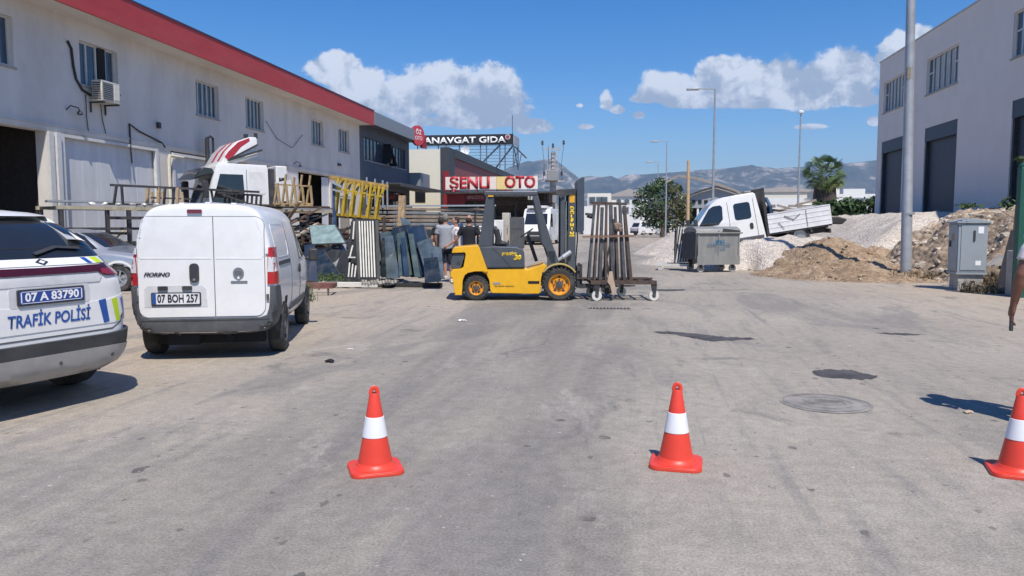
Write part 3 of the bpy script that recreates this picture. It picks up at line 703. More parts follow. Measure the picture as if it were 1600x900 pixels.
def roof_sign():
    Y = 88.0; a = at(652, 228, Y); b = at(802, 226, Y); tl = at(655, 213, Y); tr = at(802, 209, Y)
    a.z = at(730, 227, Y).z; H = at(730, 210.5, Y).z-a.z; W_ = b.x-a.x
    t = empty('roof_sign', (b.x, Y, 8.05), 0, 'black rooftop sign reading MANAVGAT GIDA on a steel lattice', 'sign')
    z0 = a.z-8.05
    pn = MB().bb(-W_, 0, -.1, .1, z0, z0+H).build('panel', mat('black_panel', (.016, .018, .024), .5), t)
    text_flat('lettering', 'MANAVGAT GIDA', .95, (-W_*.53-.1, -.15, z0+H*.45), (1, 0, 0), TXT_W, pn, bold=.022, width=W_*.93, depth=.1)
    MB().lathe([(.3, -.16), (.3, -.1)], 20, (-.62, 0, z0+H*.72), 'Y').build('emblem', mat('emblem_white', (.6, .5, .5), .5), pn)
    MB().lathe([(.2, -.19), (.2, -.161)], 20, (-.62, 0, z0+H*.72), 'Y').build('emblem_centre', mat('emblem_red', (.3, .06, .08), .5), pn)
    MB().bb(.02, .12, .12, 4.2, z0+.1, z0+H-.1).build('side_panel', mat('faded_grey_panel', (.34, .36, .40), .6), t)
    m = MB(); xs = [-W_*f for f in (1, .78, .56, .34, .14, 0.0)]
    for x in xs: m.bar((x, .14, -.1), (x, .14, z0), .12)
    for x in xs: m.bar((x, 4.1, -.1), (x, 4.1, z0+H), .12)
    k = 0
    while .25+k*.36 < z0: m.bar((-W_, .2, .25+k*.36), (0, .2, .25+k*.36), .05); m.bar((0, .2, .25+k*.36), (0, 4.1, .25+k*.36), .05); k += 1
    m.bar((0, .2, 0), (0, 4.1, z0), .1); m.bar((0, 4.1, 0), (0, .2, z0), .1); m.bar((-W_*.14, .25, z0), (-W_*.4, 1.6, 0), .14); m.bar((0, .2, z0), (-W_*.25, 4, 0), .14)
    m.bar((0, 4.15, 0), (.4, 4.15, z0*.75), .1); m.build('lattice', mat('blue_grey_steel', (.10, .13, .19), .6), t)
    MB().tube([(-.1, 0, z0+H), (-.1, 0, z0+H+2.1)], .035, 6).build('rod', DSTEEL, t)
    MB().tube([(-.4, 4.2, z0+.2), (1.0, 4.2, z0-1.2)], .1, 6).build('floodlight_arm', DSTEEL, t)
roof_sign()
def dish():
    p = at(757, 247, 72); t = empty('satellite_dish', (-14.95, 72, 7.95), 0, 'white satellite dish on the roof edge of the red banded building', 'satellite dish')
    l = p-Vector((-14.95, 72, 7.95))
    m = MB().lathe([(.02, .12), (.25, .08), (.42, .0), (.43, .02), (.25, .11), (.03, .15)], 24, (0, 0, 0), 'Y'); m.move(Matrix.Translation((0, 0, .45)))
    m.build('dish', TXT_W, t, smooth=True); MB().tube([(0, .15, 0), (0, .15, .45)], .03, 6).build('post', DSTEEL, t); MB().tube([(0, .1, .3), (0, -.4, .45)], .015, 6).build('feed_arm', DSTEEL, t)
dish()

# ---- right-hand hall
def right_hall():
    t = empty('grey_hall', (14, 34, 0), 0, 'plain pale grey industrial hall with tall dark shutters on the right', 'building')
    P = Matrix.Translation((-14, -34, 0)); GW = mat('grey_render', (.78, .69, .62), .9, var=.04, scale=.8, dirt=.12, dirtcol=(.55, .5, .46), bump=.1, bscale=14)
    def bld(mb, n, m, parent=t, **k): return mb.move(P).build(n, m, parent, **k)
    Y0, Y1 = 12.0, 46.1
    wins = [(42.25, 45.3), (35.75, 39.25), (28.0, 31.1), (20.4, 23.6)]; drs = [(42.05, 45.3), (35.55, 39.15), (27.4, 30.88), (19.8, 23.4)]
    w = facade(MB(), Y0, Y1, -.3, 10.4, 14, 14.35, [(a, b, 7.55, 9.18) for a, b in wins]+[(a, b, 1.95, 5.98) for a, b in drs])
    bld(w, 'wall', GW)
    b = MB(); b.bb(14.352, 34, Y1-.35, Y1, -.3, 10.4); b.bb(14.352, 34, Y0, Y0+.35, -.3, 10.4); b.bb(33.6, 34, Y0+.36, Y1-.36, -.3, 10.4); bld(b, 'outer_wall', GW)
    bld(MB().bb(14.36, 33.59, Y0+.36, Y1-.36, 10.0, 10.2), 'roof', GW); bld(MB().bb(13.96, 14.4, Y0-.03, Y1+.03, 10.402, 10.47), 'coping', mat('pale_coping', (.5, .49, .48), .7))
    for a, b_ in wins:
        o = window(t, 14, a, b_, 7.55, 9.18, 6, -1, mid=True, depth=.12)
        for q in [o]+list(o.children): q.data.transform(P)
    for a, b_ in drs:
        m = MB(); n = 46; 
        for i in range(n): z = 1.95+i*(3.4/n); m.bb(14.20+.012*(i % 2), 14.24, a+.13, b_-.13, z, z+3.4/n)
        s = bld(m, 'shutter', SHUT)
        bld(MB().bb(14.05, 14.19, a, a+.13, 1.95, 5.35), 'guide_rail', BLKP, s); bld(MB().bb(14.05, 14.19, b_-.13, b_, 1.95, 5.35), 'guide_rail', BLKP, s)
        m = MB().bb(14.02, 14.33, a, b_, 5.352, 5.98); bld(m, 'shutter_box', SHUT, s)
    pl = tag(MB().bb(12.9, 13.998, Y0, Y1, -.3, 1.93).build('concrete_plinth', CONC), 'low concrete apron along the foot of the grey hall', 'plinth')
right_hall()

# ---- heaps
def heap(name, x0, x1, y0, y1, hf, m, label, res=.18, amp=.12, freq=1.6, cat='heap', detail=6, lump=0.0, sx=0.0):
    ox, oy = (x0+x1)/2, (y0+y1)/2; bm = bmesh.new(); nx = int((x1-x0)/res); ny = int((y1-y0)/res); g_ = {}
    for i in range(nx+1):
        for j in range(ny+1):
            x = x0+(x1-x0)*i/nx; y = y0+(y1-y0)*j/ny; h = hf(x, y)
            n = noise.fractal(Vector((x*freq, y*freq, sx)), .9, 2.0, detail); 
            if lump: n += lump*(noise.noise(Vector((x*4.1, y*4.1, 5)))**2*2 + abs(noise.noise(Vector((x*7, y*7, 2)))))
            h2 = h + n*amp*min(1, max(0, h+.1)*2.5)
            g_[i, j] = bm.verts.new((x-ox, y-oy, h2 if h > -.12 else -.12))
    for i in range(nx):
        for j in range(ny):
            q = [g_[i, j], g_[i+1, j], g_[i+1, j+1], g_[i, j+1]]
            if max(v.co.z for v in q) > -.02: bm.faces.new(q)
    bmesh.ops.delete(bm, geom=[v for v in bm.verts if not v.link_faces], context='VERTS')
    me = bpy.data.meshes.new(name); bm.to_mesh(me); bm.free(); me.materials.append(m); o = bpy.data.objects.new(name, me); COL.objects.link(o); o.location = (ox, oy, 0); shade(o, 180)
    return tag(o, label, cat)
def stony(name, a, b, c, scale, bump=.9):
    m = bpy.data.materials.new(name); m.use_nodes = True; nt = m.node_tree; N = nt.nodes; L = nt.links; bs = N['Principled BSDF']; bs.inputs['Roughness'].default_value = .95; bs.inputs['Specular IOR Level'].default_value = .2
    tc = N.new('ShaderNodeTexCoord'); v = N.new('ShaderNodeTexVoronoi'); v.inputs['Scale'].default_value = scale; L.new(tc.outputs['Object'], v.inputs['Vector'])
    n = N.new('ShaderNodeTexNoise'); n.inputs['Scale'].default_value = .8; n.inputs['Detail'].default_value = 8; n.inputs['Roughness'].default_value = .7; L.new(tc.outputs['Object'], n.inputs['Vector'])
    sp = N.new('ShaderNodeSeparateColor'); L.new(v.outputs['Color'], sp.inputs[0])
    mr = N.new('ShaderNodeMapRange'); L.new(sp.outputs[0], mr.inputs[0]); mr.inputs[3].default_value = .72; mr.inputs[4].default_value = 1.25
    cr = N.new('ShaderNodeValToRGB'); L.new(n.outputs['Fac'], cr.inputs[0]); e = cr.color_ramp.elements; e[0].position = .34; e[0].color = (*a, 1); e[1].position = .66; e[1].color = (*c, 1); q = e.new(.5); q.color = (*b, 1)
    mx = N.new('ShaderNodeMix'); mx.data_type = 'RGBA'; mx.blend_type = 'MULTIPLY'; mx.inputs[0].default_value = 1; L.new(cr.outputs[0], mx.inputs[6]); L.new(mr.outputs[0], mx.inputs[7]); L.new(mx.outputs[2], bs.inputs['Base Color'])
    n2 = N.new('ShaderNodeTexNoise'); n2.inputs['Scale'].default_value = scale*.5; n2.inputs['Detail'].default_value = 6; L.new(tc.outputs['Object'], n2.inputs['Vector'])
    ad = N.new('ShaderNodeMath'); ad.operation = 'SUBTRACT'; L.new(n2.outputs['Fac'], ad.inputs[0]); L.new(v.outputs['Distance'], ad.inputs[1])
    bp = N.new('ShaderNodeBump'); bp.inputs['Strength'].default_value = bump; bp.inputs['Distance'].default_value = .05; L.new(ad.outputs[0], bp.inputs['Height']); L.new(bp.outputs[0], bs.inputs['Normal'])
    return m
GRAV = stony('white_gravel', (.52, .46, .395), (.61, .55, .48), (.67, .61, .54), 22)
SOIL = stony('brown_soil', (.22, .155, .10), (.31, .225, .15), (.42, .33, .235), 11)
RUBB = stony('soil_and_rubble', (.20, .15, .105), (.33, .255, .185), (.50, .42, .33), 7, 1.0)
def cone_h(cx, cy, Rr, H, x, y, ex=1, ey=1, p=1.0):
    d = math.hypot((x-cx)/ex, (y-cy)/ey)/Rr
    return H*(1-d**p) if d < 1 else -(d-1)*Rr*.7
def sm(a, b, x): t = min(1, max(0, (x-a)/(b-a))); return t*t*(3-2*t)
heap('gravel_heap', .0, 9.5, 35, 45, lambda x, y: cone_h(4.7, 40, 4.2, 2.0, x, y, p=1.15), GRAV, 'tall white gravel cone behind the cab of the tilted truck')
def h2(x, y):
    a = cone_h(5.7, 27.4, 3.9, 1.12, x, y, .95, .72, p=1.5); b = cone_h(2.6, 29.6, 2.0, .8, x, y, p=1.2); c = cone_h(6.8, 30.4, 3.4, .5, x, y, 1.2, .9, p=1.6); d = cone_h(4.8, 27.3, 2.5, 1.0, x, y, 1.1, .9, p=1.3)
    h = max(a, b, c, d)
    return min(h, (y-25.75)*.7) if x < 4.3 else h
heap('gravel_heap', -.2, 12.6, 22.5, 34.5, h2, GRAV, 'low white gravel heap in front of the tilted truck', sx=2.2)
def h3(x, y):
    e = min((x-6.9)/4.6, (y-27.4)/4.2, (47.5-y)/2.5); return 1.93*(sm(0, 1, e) if e > 0 else e*.5) 
heap('gravel_bank', 6.6, 13.6, 27, 48, h3, GRAV, 'long white gravel bank against the grey hall', res=.22, sx=7, cat='gravel bank')
def soil_h(x, y): return max(cone_h(6.5, 25.7, 2.8, 1.08, x, y, .85, 1, p=1.2), cone_h(6.6, 23.7, 3.0, .42, x, y, .95, 1, p=1.3), cone_h(8.2, 26.4, 2.0, .8, x, y))
heap('soil_heap', 3.6, 10, 20.4, 28.8, soil_h, SOIL, 'brown soil heap crossed by the lamp post shadow', res=.06, amp=.13, lump=.5)
def h5(x, y):
    toe = 8.9-(y-18)*.21 if y < 25 else 7.43+(y-25)*.55
    h = (x-toe)*.85; h = h if h < 1.2 else 1.2+(1-math.exp(-(h-1.2)*1.6))*.68
    if y > 28: h -= (y-28)*.7
    if y < 17.3: h = min(h, (y-15.2)*.75)
    return h
heap('rubble_bank', 6.6, 13.0, 15, 31, h5, RUBB, 'bank of brown soil and broken stone behind the grey cabinet', res=.07, amp=.26, freq=1.0, lump=.35, cat='rubble bank', sx=4)
def rocks(name, n, region, rr, m, label, sc=(1, .8, .6), hf=None):
    mb = MB(); k = 0
    while k < n:
        x = random.uniform(region[0], region[1]); y = random.uniform(region[2], region[3]); h = hf(x, y) if hf else 0
        if hf and (h < -.15): continue
        r = rr[0]+(rr[1]-rr[0])*random.random()**3
        mb.ico((x, y, max(h, 0)+r*.25), r, 1, (sc[0], sc[1], sc[2]), .22, random.random()*6); k += 1
    o = mb.build(name, m); return tag(o, label, 'stones', kind='stuff')
ROCK = stony('pale_rock', (.36, .31, .25), (.47, .41, .33), (.56, .50, .42), 9, .5)
rocks('rubble', 1500, (6.8, 12.6, 15.2, 28), (.02, .17), ROCK, 'pale broken stones strewn over the rubble bank', hf=h5)
rocks('gravel_spill', 500, (1.2, 12, 14.8, 25.5), (.008, .035), ROCK, 'small stones spilled at the foot of the heaps', hf=lambda x, y: .01 if x > 10.5-(y-15)*.75 and y > 15 and x-4 > (25-y)*.45 else -1)
rocks('soil_clods', 420, (4.0, 9.4, 20.8, 27.5), (.015, .08), stony('soil_clod', (.24, .17, .11), (.33, .25, .17), (.44, .36, .27), 9, .5), 'loose clods on the brown soil heap', hf=soil_h)
rocks('grit', 900, (-11, 9, 5.5, 24), (.004, .016), ROCK, 'loose grit scattered on the dusty asphalt', hf=lambda x, y: 0 if abs(x+1+.02*y) > 2.2+random.random()*5 else -1)

# ---- street furniture
def near_pole():
    t = empty('lamp_post', (7.53, 21.95, 0), 0, 'thick galvanised lamp post standing in front of the rubble bank', 'lamp post')
    m = MB().lathe([(.166, -.3), (.163, 0), (.148, 2.5), (.145, 2.51), (.141, 4.4), (.108, 10.5)], 8); b = m.build('pole', GALV, t); shade(b, 50); b.rotation_euler = (0, R(-1.3), R(0)); b.scale = (.92, .92, 1)
    MB().lathe([(.165, 0), (.165, .05)], 8, (0, 0, 1.75)).build('band', GALV, t); MB().bb(-.22, -.10, -.12, .0, 5.3, 5.6).build('junction_box', mat('rusty_box', (.22, .19, .13), .7), t)
    MB().bar((.05, 0, 10.4), (-2.2, 0, 11.0), .09).build('arm', GALV, t); MB().bb(-2.9, -2.1, -.15, .15, 10.95, 11.08).build('lamp_head', GALV, t, bevel=.04)
near_pole()
def street_lamp(px, ytop, H, arm, lab, r=.075):
    D = (H-1.5)*1200/(350-ytop); p = at(px, 350, D); t = empty('street_lamp', (p.x, p.y, 0), 0, lab, 'street lamp', 'street lamps beyond the yard')
    MB().lathe([(r*1.2, 0), (r*.85, H*.5), (r*.6, H)], 8).build('pole', GALV, t, smooth=True)
    if arm:
        MB().bar((0, 0, H-.04), (-arm, 0, H), .07).build('arm', GALV, t); MB().box((-arm-.3, 0, H-.02), (.7, .28, .12)).build('lamp_head', GALV, t, bevel=.03)
    else: MB().lathe([(.1, H-.05), (.2, H+.02), (.2, H+.14), (.08, H+.2)], 12).build('lamp_head', TXT_W, t, smooth=True)
street_lamp(1113, 148, 9.2, .95, 'tall street lamp with a short arm directly above the white truck cab', .08)
street_lamp(1246, 187, 9.2, 0, 'street lamp seen end-on behind the dropside of the truck')
street_lamp(1040, 225, 9.2, .9, 'distant street lamp rising out of the green tree')
street_lamp(1027, 256, 9.2, .9, 'faintest and farthest street lamp left of the green tree', .07)
def wood_post():
    p = at(1075, 350, 34); z = at(1075, 251, 34).z; o = MB().tube([(0, 0, 0), (-.03, 0, z)], [.085, .06], 8).build('timber_post', mat('pale_timber', (.55, .38, .22), .8, var=.15), loc=(p.x, 34, 0), smooth=True); tag(o, 'bare pale timber post between the tree and the truck cab', 'post')
wood_post()
def power_pole():
    Y = 80; p = at(864, 350, Y); H = at(864, 228, Y).z; t = empty('power_pole', (p.x, Y, 0), 0, 'lattice power pole with a transformer and insulators', 'power pole')
    CP = mat('pole_concrete', (.42, .40, .38), .9)
    MB().lathe([(.42, 0), (.34, H*.5), (.22, H-.6)], 6).build('mast', CP, t)
    m = MB()
    for s in (-1, 1): 
        m.bar((s*.55, -.3, H*.62), (s*.5, -.3, H-.3), .07); m.bar((s*.5, -.3, H-.35), (s*1.1, -.3, H+.1), .06)
    for k in range(9): z = H*.62+k*.42; m.bar((-.52, -.3, z), (.52, -.3, z), .05)
    m.bar((-1.2, -.3, H*.62), (1.2, -.3, H*.62), .16); m.bar((-1.0, -.3, H*.55), (1.0, -.3, H*.55), .14); m.bar((-.8, -.3, H-.4), (.8, -.3, H-.4), .1)
    m.build('crossarm', CP, t)
    m = MB()
    for x, z in ((-1.1, H+.1), (1.1, H+.1), (0, H-.2), (-.9, H*.68), (.9, H*.68)): m.lathe([(.1, 0), (.14, .1), (.08, .2), (.13, .3), (.05, .45)], 8, (x, -.3, z))
    m.build('insulator', DSTEEL, t)
    MB().bb(-.55, .55, -1.1, -.45, H*.62-.0, H*.62+1.1).build('transformer', mat('transformer_grey', (.28, .28, .28), .6), t, bevel=.05); MB().bb(-.4, .4, -1.0, -.42, H*.38, H*.38+.9).build('switch_box', mat('transformer_grey', (.28, .28, .28), .6), t, bevel=.05)
    m = MB(); 
    for x in (-1.1, 1.1, -.5): m.tube([(x, -.3, H), (x*.8, -.5, H*.8), (x*.9, -.6, H*.62)], .02, 5)
    m.build('jumper_wire', BLKC, t)
power_pole()

def cabinet():
    a = gr(1480, 452); b = gr(1508, 457); c = gr(1537, 452)
    t = empty('utility_cabinet', (7.72, 18.75, 0), R(-3), 'grey street electricity cabinet on a concrete base beside the lamp post', 'cabinet')
    CB = mat('cabinet_grey', (.30, .34, .37), .5, var=.05, dirt=.12)
    MB().bb(-.33, .33, -.33, .33, 0, .42).build('plinth', CONC, t, bevel=.015)
    body = MB().bb(-.38, .38, -.38, .38, .45, 1.62).build('casing', CB, t, bevel=.015)
    MB().bb(-.40, .40, -.40, .40, .40, .449).build('base_ring', CB, t)
    MB().prism([(-.44, 1.62), (.44, 1.62), (.44, 1.66), (0, 1.74), (-.44, 1.66)], -.44, .44, 'Y').build('roof', CB, t, bevel=.01)
    d = MB().bb(-.31, .35, -.40, -.382, .5, 1.58).build('door', CB, body, bevel=.006)
    MB().bb(.0, .05, -.425, -.401, 1.2, 1.45).build('handle', BLKP, d)
    MB().bb(.12, .26, -.406, -.4015, 1.38, 1.54).build('label_plate', TXT_W, d); MB().bb(.08, .22, -.406, -.4015, .62, .73).build('label_plate', TXT_W, d)
    s = MB().bb(-.40, -.382, -.34, .33, .5, 1.58).build('side_door', CB, body, bevel=.006)
    MB().bb(-.43, -.401, .1, .2, 1.05, 1.2).build('lock', BLKP, s); MB().bb(-.405, -.401, -.12, .04, 1.2, 1.38).build('warning_sticker', mat('faded_yellow_sticker', (.30, .25, .12), .6), s)
    t.scale = (.79, .79, .935)
cabinet()

def cone(x, y, label, rz, tilt=0.0):
    t = empty('traffic_cone', (x, y, 0), rz, label, 'traffic cone', 'orange and white traffic cones across the road')
    O = mat('cone_orange', (.72, .055, .03), .42, var=.06, scale=9, dirt=.14, dirtcol=(.35, .12, .08)); WH = mat('reflective_band', (.78, .78, .80), .35, var=.05, dirt=.08)
    def rad(z): return .105-(.105-.028)*(z-.035)/.445
    zs = [.035, .2, .2, .345, .345, .48]
    b = MB().lathe([(.108, .03), (.107, .045), (rad(.205), .205), (rad(.335), .335), (rad(.47), .47), (.026, .478)], 36).build('cone_body', O, t); shade(b, 30)
    w = MB().lathe([(rad(.212)+.001, .212), (rad(.214)+.003, .214), (rad(.333)+.003, .333), (rad(.335)+.001, .335)], 36).build('reflective_band', WH, b); shade(w, 30)
    m = MB(); pts = [(-.022, 0, .470)] + [(-.018*math.cos(R(a)), 0, .490+.020*math.sin(R(a))) for a in range(0, 181, 20)] + [(.022, 0, .470)]
    m.tube(pts, [(.004, .013)]*len(pts), 8); m.build('top_loop', O, b, smooth=True)
    hole = MB().lathe([(.019, .4782), (.017, .4795)], 16).build('top_hole', DARK, b)
    p = rrect(-.16, .16, -.16, .16, .06, 4); base = MB().prism(p, 0, .02, 'Z'); base.prism([(a*.985, c*.985) for a, c in p], .0202, .026, 'Z'); base.lathe([(.138, .026), (.120, .034), (.108, .055)], 36); o = base.build('base', O, t, bevel=.006)
    return t
cone(-1.49, 4.43, 'left traffic cone, alone in front of the forklift', R(26)); cone(.34, 4.80, 'middle traffic cone, its tip below the wheeled rack', R(-6)); cone(2.375, 4.93, 'right traffic cone, partly cut by the picture edge', R(-14))

# road fittings
def manhole():
    c = gr(1290, 630); t = empty('manhole_cover', (c.x, c.y, 0), 0, 'round dusty manhole cover with concentric rings in the road', 'manhole cover')
    m1 = mat('dusty_iron', (.25, .235, .215), .9, var=.25, dirt=.6, dirtcol=(.33, .305, .27)); m2 = mat('dusty_iron_dark', (.22, .21, .195), .9, var=.4, dirt=.8, dirtcol=(.38, .355, .32))
    def ringm(r0, r1, z, n=48):
        m = MB(); a = [(r0*math.cos(2*PI*k/n), r0*math.sin(2*PI*k/n), z) for k in range(n)]; b = [(r1*math.cos(2*PI*k/n), r1*math.sin(2*PI*k/n), z) for k in range(n)]
        for k in range(n): m.face([a[k], a[(k+1) % n], b[(k+1) % n], b[k]])
        return m
    MB().lathe([(.34, .0), (.335, .006)], 48).build('lid', m1, t)
    for r in (.30, .2, .1): ringm(r, r+.02, .0085).build('raised_ring', m2, t)
    m = MB()
    for k in range(20): x = -.17+.017*k; m.bar((x, -.12+random.random()*.05, .0075), (x, .12-random.random()*.05, .0075), .007, .004)
    m.build('rib', m2, t); ringm(.345, .365, .004).build('frame', m2, t)
manhole()
def grate():
    c = gr(952, 482); t = empty('drain_grate', (c.x, c.y, 0), R(3), 'long dark drain grate in the road near the forklift', 'drain grate')
    MB().bb(-.38, .38, -.10, .10, .001, .004).build('slot', DARK, t); m = MB()
    for k in range(13): x = -.36+k*.06; m.bb(x-.012, x+.012, -.1, .1, .0045, .012)
    m.build('bars', mat('dusty_iron', (.235, .225, .21), .9), t)
grate()
STAIN = mat('oil_stain', (.06, .056, .055), .75, var=.45, scale=5, dirt=.35, dirtcol=(.17, .16, .15))
def stain(pts, lab, z=.004, m=STAIN):
    P = [gr(*p) for p in pts]; n = len(P); q = []
    for i in range(n):
        a, b = P[i], P[(i+1) % n]
        for k in range(7):
            t = k/7; v = a.lerp(b, t); j = (a-b).length*.10+.015; q.append((v.x+random.uniform(-1, 1)*j*.35, v.y+random.uniform(-1, 1)*j, z))
    m_ = MB(); vs = [m_.bm.verts.new(p) for p in q]; f = m_.bm.faces.new(vs); bmesh.ops.triangulate(m_.bm, faces=[f])
    for f in m_.bm.faces:
        if f.normal.z < 0: f.normal_flip()
    o = m_.build('oil_stain', m, fix=False); tag(o, lab, 'stain')
stain([(1020, 518), (1045, 518), (1075, 521), (1108, 524), (1135, 527), (1172, 528), (1180, 530), (1150, 532), (1110, 533), (1085, 529), (1055, 523), (1030, 521)], 'long dark oil stain on the road right of the wheeled rack')
stain([(1268, 580), (1290, 578), (1330, 578), (1345, 583), (1375, 589), (1350, 593), (1300, 592), (1275, 587)], 'dark oval oil stain just behind the manhole cover')
stain([(1370, 521), (1410, 521), (1450, 523), (1410, 524)], 'thin dark stain streak near the rubble bank')
stain([(1020, 452), (1070, 452), (1070, 454), (1030, 455)], 'thin dark crack stain beside the wheeled rack')
def litter(px, py, s, m, lab):
    c = gr(px, py); mb = MB(); n = 7
    for k in range(3): mb.ico((random.uniform(-s, s)*.6, random.uniform(-s, s)*.5, s*.22), s*.55, 1, (1.2, .8, .4), .35, k)
    o = mb.build('litter', m, loc=c); tag(o, lab, 'litter')
PAPER = mat('paper_scrap', (.75, .74, .72), .8)
litter(721, 502, .07, PAPER, 'crumpled white paper on the road in front of the forklift'); litter(547, 546, .03, PAPER, 'tiny white scrap on the dust right of the panel van')
litter(517, 566, .07, DARK, 'dark rag on the dust right of the panel van')
litter(1511, 645, .05, mat('cardboard_scrap', (.45, .36, .26), .8), 'torn cardboard scrap at the edge of a person shadow')

# ============================================================ VEHICLES
def van():
    a = Vector((-5.46, 8.15, 0)); b = Vector((-4.08, 8.58, 0)); mid = (a+b)/2; th = R(17.4); fwd = Vector((-math.sin(th), math.cos(th), 0))
    o = mid - fwd*.66 + Vector((math.cos(th), math.sin(th), 0))*.066
    t = empty('panel_van', o, th, 'white panel van seen from behind, parked beside the police car', 'van'); t.scale = (.925, 1, 1)
    prof = [(0, .30), (.62, .30), (.79, .36), (.845, .55), (.86, .78), (.855, .95), (.845, 1.0), (.815, 1.2), (.765, 1.42), (.715, 1.56), (.655, 1.65), (.56, 1.70), (.40, 1.725), (0, 1.74)]
    st = [(0.02, .925, 1.70, .32, .99), (.045, .942, 1.725, .305, 1), (.13, .96, 1.735, .30, 1), (.5, .975, 1.745, .27, 1), (1.6, 1, 1.75, .25, 1), (2.2, 1, 1.74, .25, .985), (2.55, .99, 1.66, .25, .95), (2.9, .985, 1.34, .25, .90), (3.15, .97, 1.12, .26, .93), (3.5, .92, 1.0, .28, .9), (3.72, .85, .9, .3, .9), (3.82, .72, .82, .34, .9)]
    b = loft('body', prof, st, WHITE, t, sub=2)
    ar = [(.66, .30, .355, .56, 1.0), (.66, .30, .355, -1.0, -.56), (3.17, .30, .355, .56, 1.0), (3.17, .30, .355, -1.0, -.56)]
    bvh = get_bvh(b); arches(b, ar)
    P = lambda n, poly, side, m, par=b, **k: patch(n, bvh, poly, side, m, par, **k)
    GAP = mat('panel_gap', (.10, .10, .105), .8)
    # bumper with rising corners
    bp = P('rear_bumper', [(-.79, .33), (-.76, .295), (-.3, .295), (-.28, .285), (.28, .285), (.3, .295), (.76, .295), (.79, .33), (.80, .5), (.795, .82), (.745, .82), (.735, .60), (.70, .50), (.62, .475), (-.62, .475), (-.70, .50), (-.75, .60), (-.765, .82), (-.795, .82), (-.80, .5)], 'rear', GREYP, off=.028, thick=.05, cut=.05)
    P('bumper_groove', line_poly([(-.72, .455), (0, .452), (.72, .455)], .012), 'rear', BLKP, bp, off=.031, thick=.004)
    for s in (1, -1):
        P('bumper_corner', [(0.03, .31), (.27, .31), (.30, .45), (.33, .55), (.22, .72), (.16, .82), (.03, .82)], 'right' if s > 0 else 'left', GREYP, off=.022, thick=.05)
    # doors
    def door(x0, x1, n):
        r = rrect(x0, x1, .492, 1.578, .10)   # corner order: top right, top left, bottom left, bottom right
        q = [(x1, 1.578)]+r[5:15]+[(x1, .492)] if x0 < -.5 else r[0:5]+[(x0, 1.578), (x0, .492)]+r[15:20]
        return P(n, q, 'rear', WHITE, off=.010, thick=.02, cut=.05)
    P('door_gap', rrect(-.737, .692, .485, 1.585, .11), 'rear', GAP, off=.004, thick=.004)
    dl = door(-.73, .112, 'rear_door'); dr = door(.122, .685, 'rear_door')
    tag(dl, 'left rear door with number plate and handle'); tag(dr, 'right rear door with round badge')
    PRS = mat('white_pressing', (.74, .74, .735), .35, coat=.4, var=.03)
    P('pressed_line', line_poly([(-.66, 1.56), (-.70, 1.4), (-.72, 1.16), (-.70, 1.13), (.09, 1.125)], .012), 'rear', PRS, dl, off=.013, thick=.004)
    P('pressed_line', line_poly([(.14, 1.125), (.65, 1.12), (.68, 1.15), (.66, 1.4), (.60, 1.54)], .012), 'rear', PRS, dr, off=.013, thick=.004)
    P('high_brake_light', rrect(-.165, 0, 1.615, 1.655, .012), 'rear', DRED, b, off=.02, thick=.02)
    h = P('door_handle', rrect(-.157, -.052, .865, 1.075, .045), 'rear', BLKP, dl, off=.035, thick=.03)
    P('key_lock', circ(-.105, .90, .014), 'rear', CHROME, h, off=.04, thick=.004)
    P('plate_recess', [(-.67, .60), (-.665, .80), (-.63, .835), (-.03, .835), (.02, .80), (.03, .60)], 'rear', mat('recess_shade_white', (.60, .60, .60), .4), dl, off=.013, thick=.004)  # white paint greyed to stand for shade inside the recess
    for x in (-.46, -.19): P('plate_lamp', rrect(x-.055, x+.055, .785, .83, .01), 'rear', BLKP, dl, off=.03, thick=.02)
    pl = P('number_plate', rrect(-.592, -.038, .615, .762, .015), 'rear', BLKP, dl, off=.022, thick=.01)
    pw = P('plate_face', rrect(-.575, -.055, .635, .75, .01), 'rear', mat('plate_white', (.72, .73, .74), .4), pl, off=.0235, thick=.003)
    P('plate_band', [(-.574, .636), (-.537, .636), (-.537, .749), (-.574, .749)], 'rear', STRIPE_B, pl, off=.0255, thick=.003)
    text_on('plate_lettering', bvh, '07 BOH 257', .12, -.295, .692, 'rear', TXT_DK, pl, off=.0275, width=.455, bold=.003)
    text_on('model_lettering', bvh, 'FIORINO', .06, -.52, .955, 'rear', TXT_DK, dl, off=.018, width=.29, shear=.35, bold=.002)
    bd = P('badge', circ(.39, .965, .062, 24), 'rear', mat('badge_grey', (.24, .25, .26), .3, metal=.5), dr, off=.022, thick=.012)
    P('badge_face', rrect(.352, .428, .945, .99, .01), 'rear', mat('badge_dark', (.12, .13, .14), .3), bd, off=.025, thick=.003)
    P('badge_ring_gap', [(.375, .903), (.405, .903), (.398, .93), (.382, .93)], 'rear', WHITE, bd, off=.025, thick=.003)
    P('badge_lettering', rrect(.30, .49, .853, .88, .008), 'rear', mat('badge_grey', (.24, .25, .26), .3), dr, off=.016, thick=.004)
    for s, xs in ((-1, (-.765, -.735)), (1, (.70, .73))):
        for z in (.70, 1.21): P('hinge', [(xs[0], z-.035), (xs[1], z-.035), (xs[1], z+.03), (xs[0], z+.03)], 'rear', PRS if z > 1 else GREYP, dl if s < 0 else dr, off=.022, thick=.015)
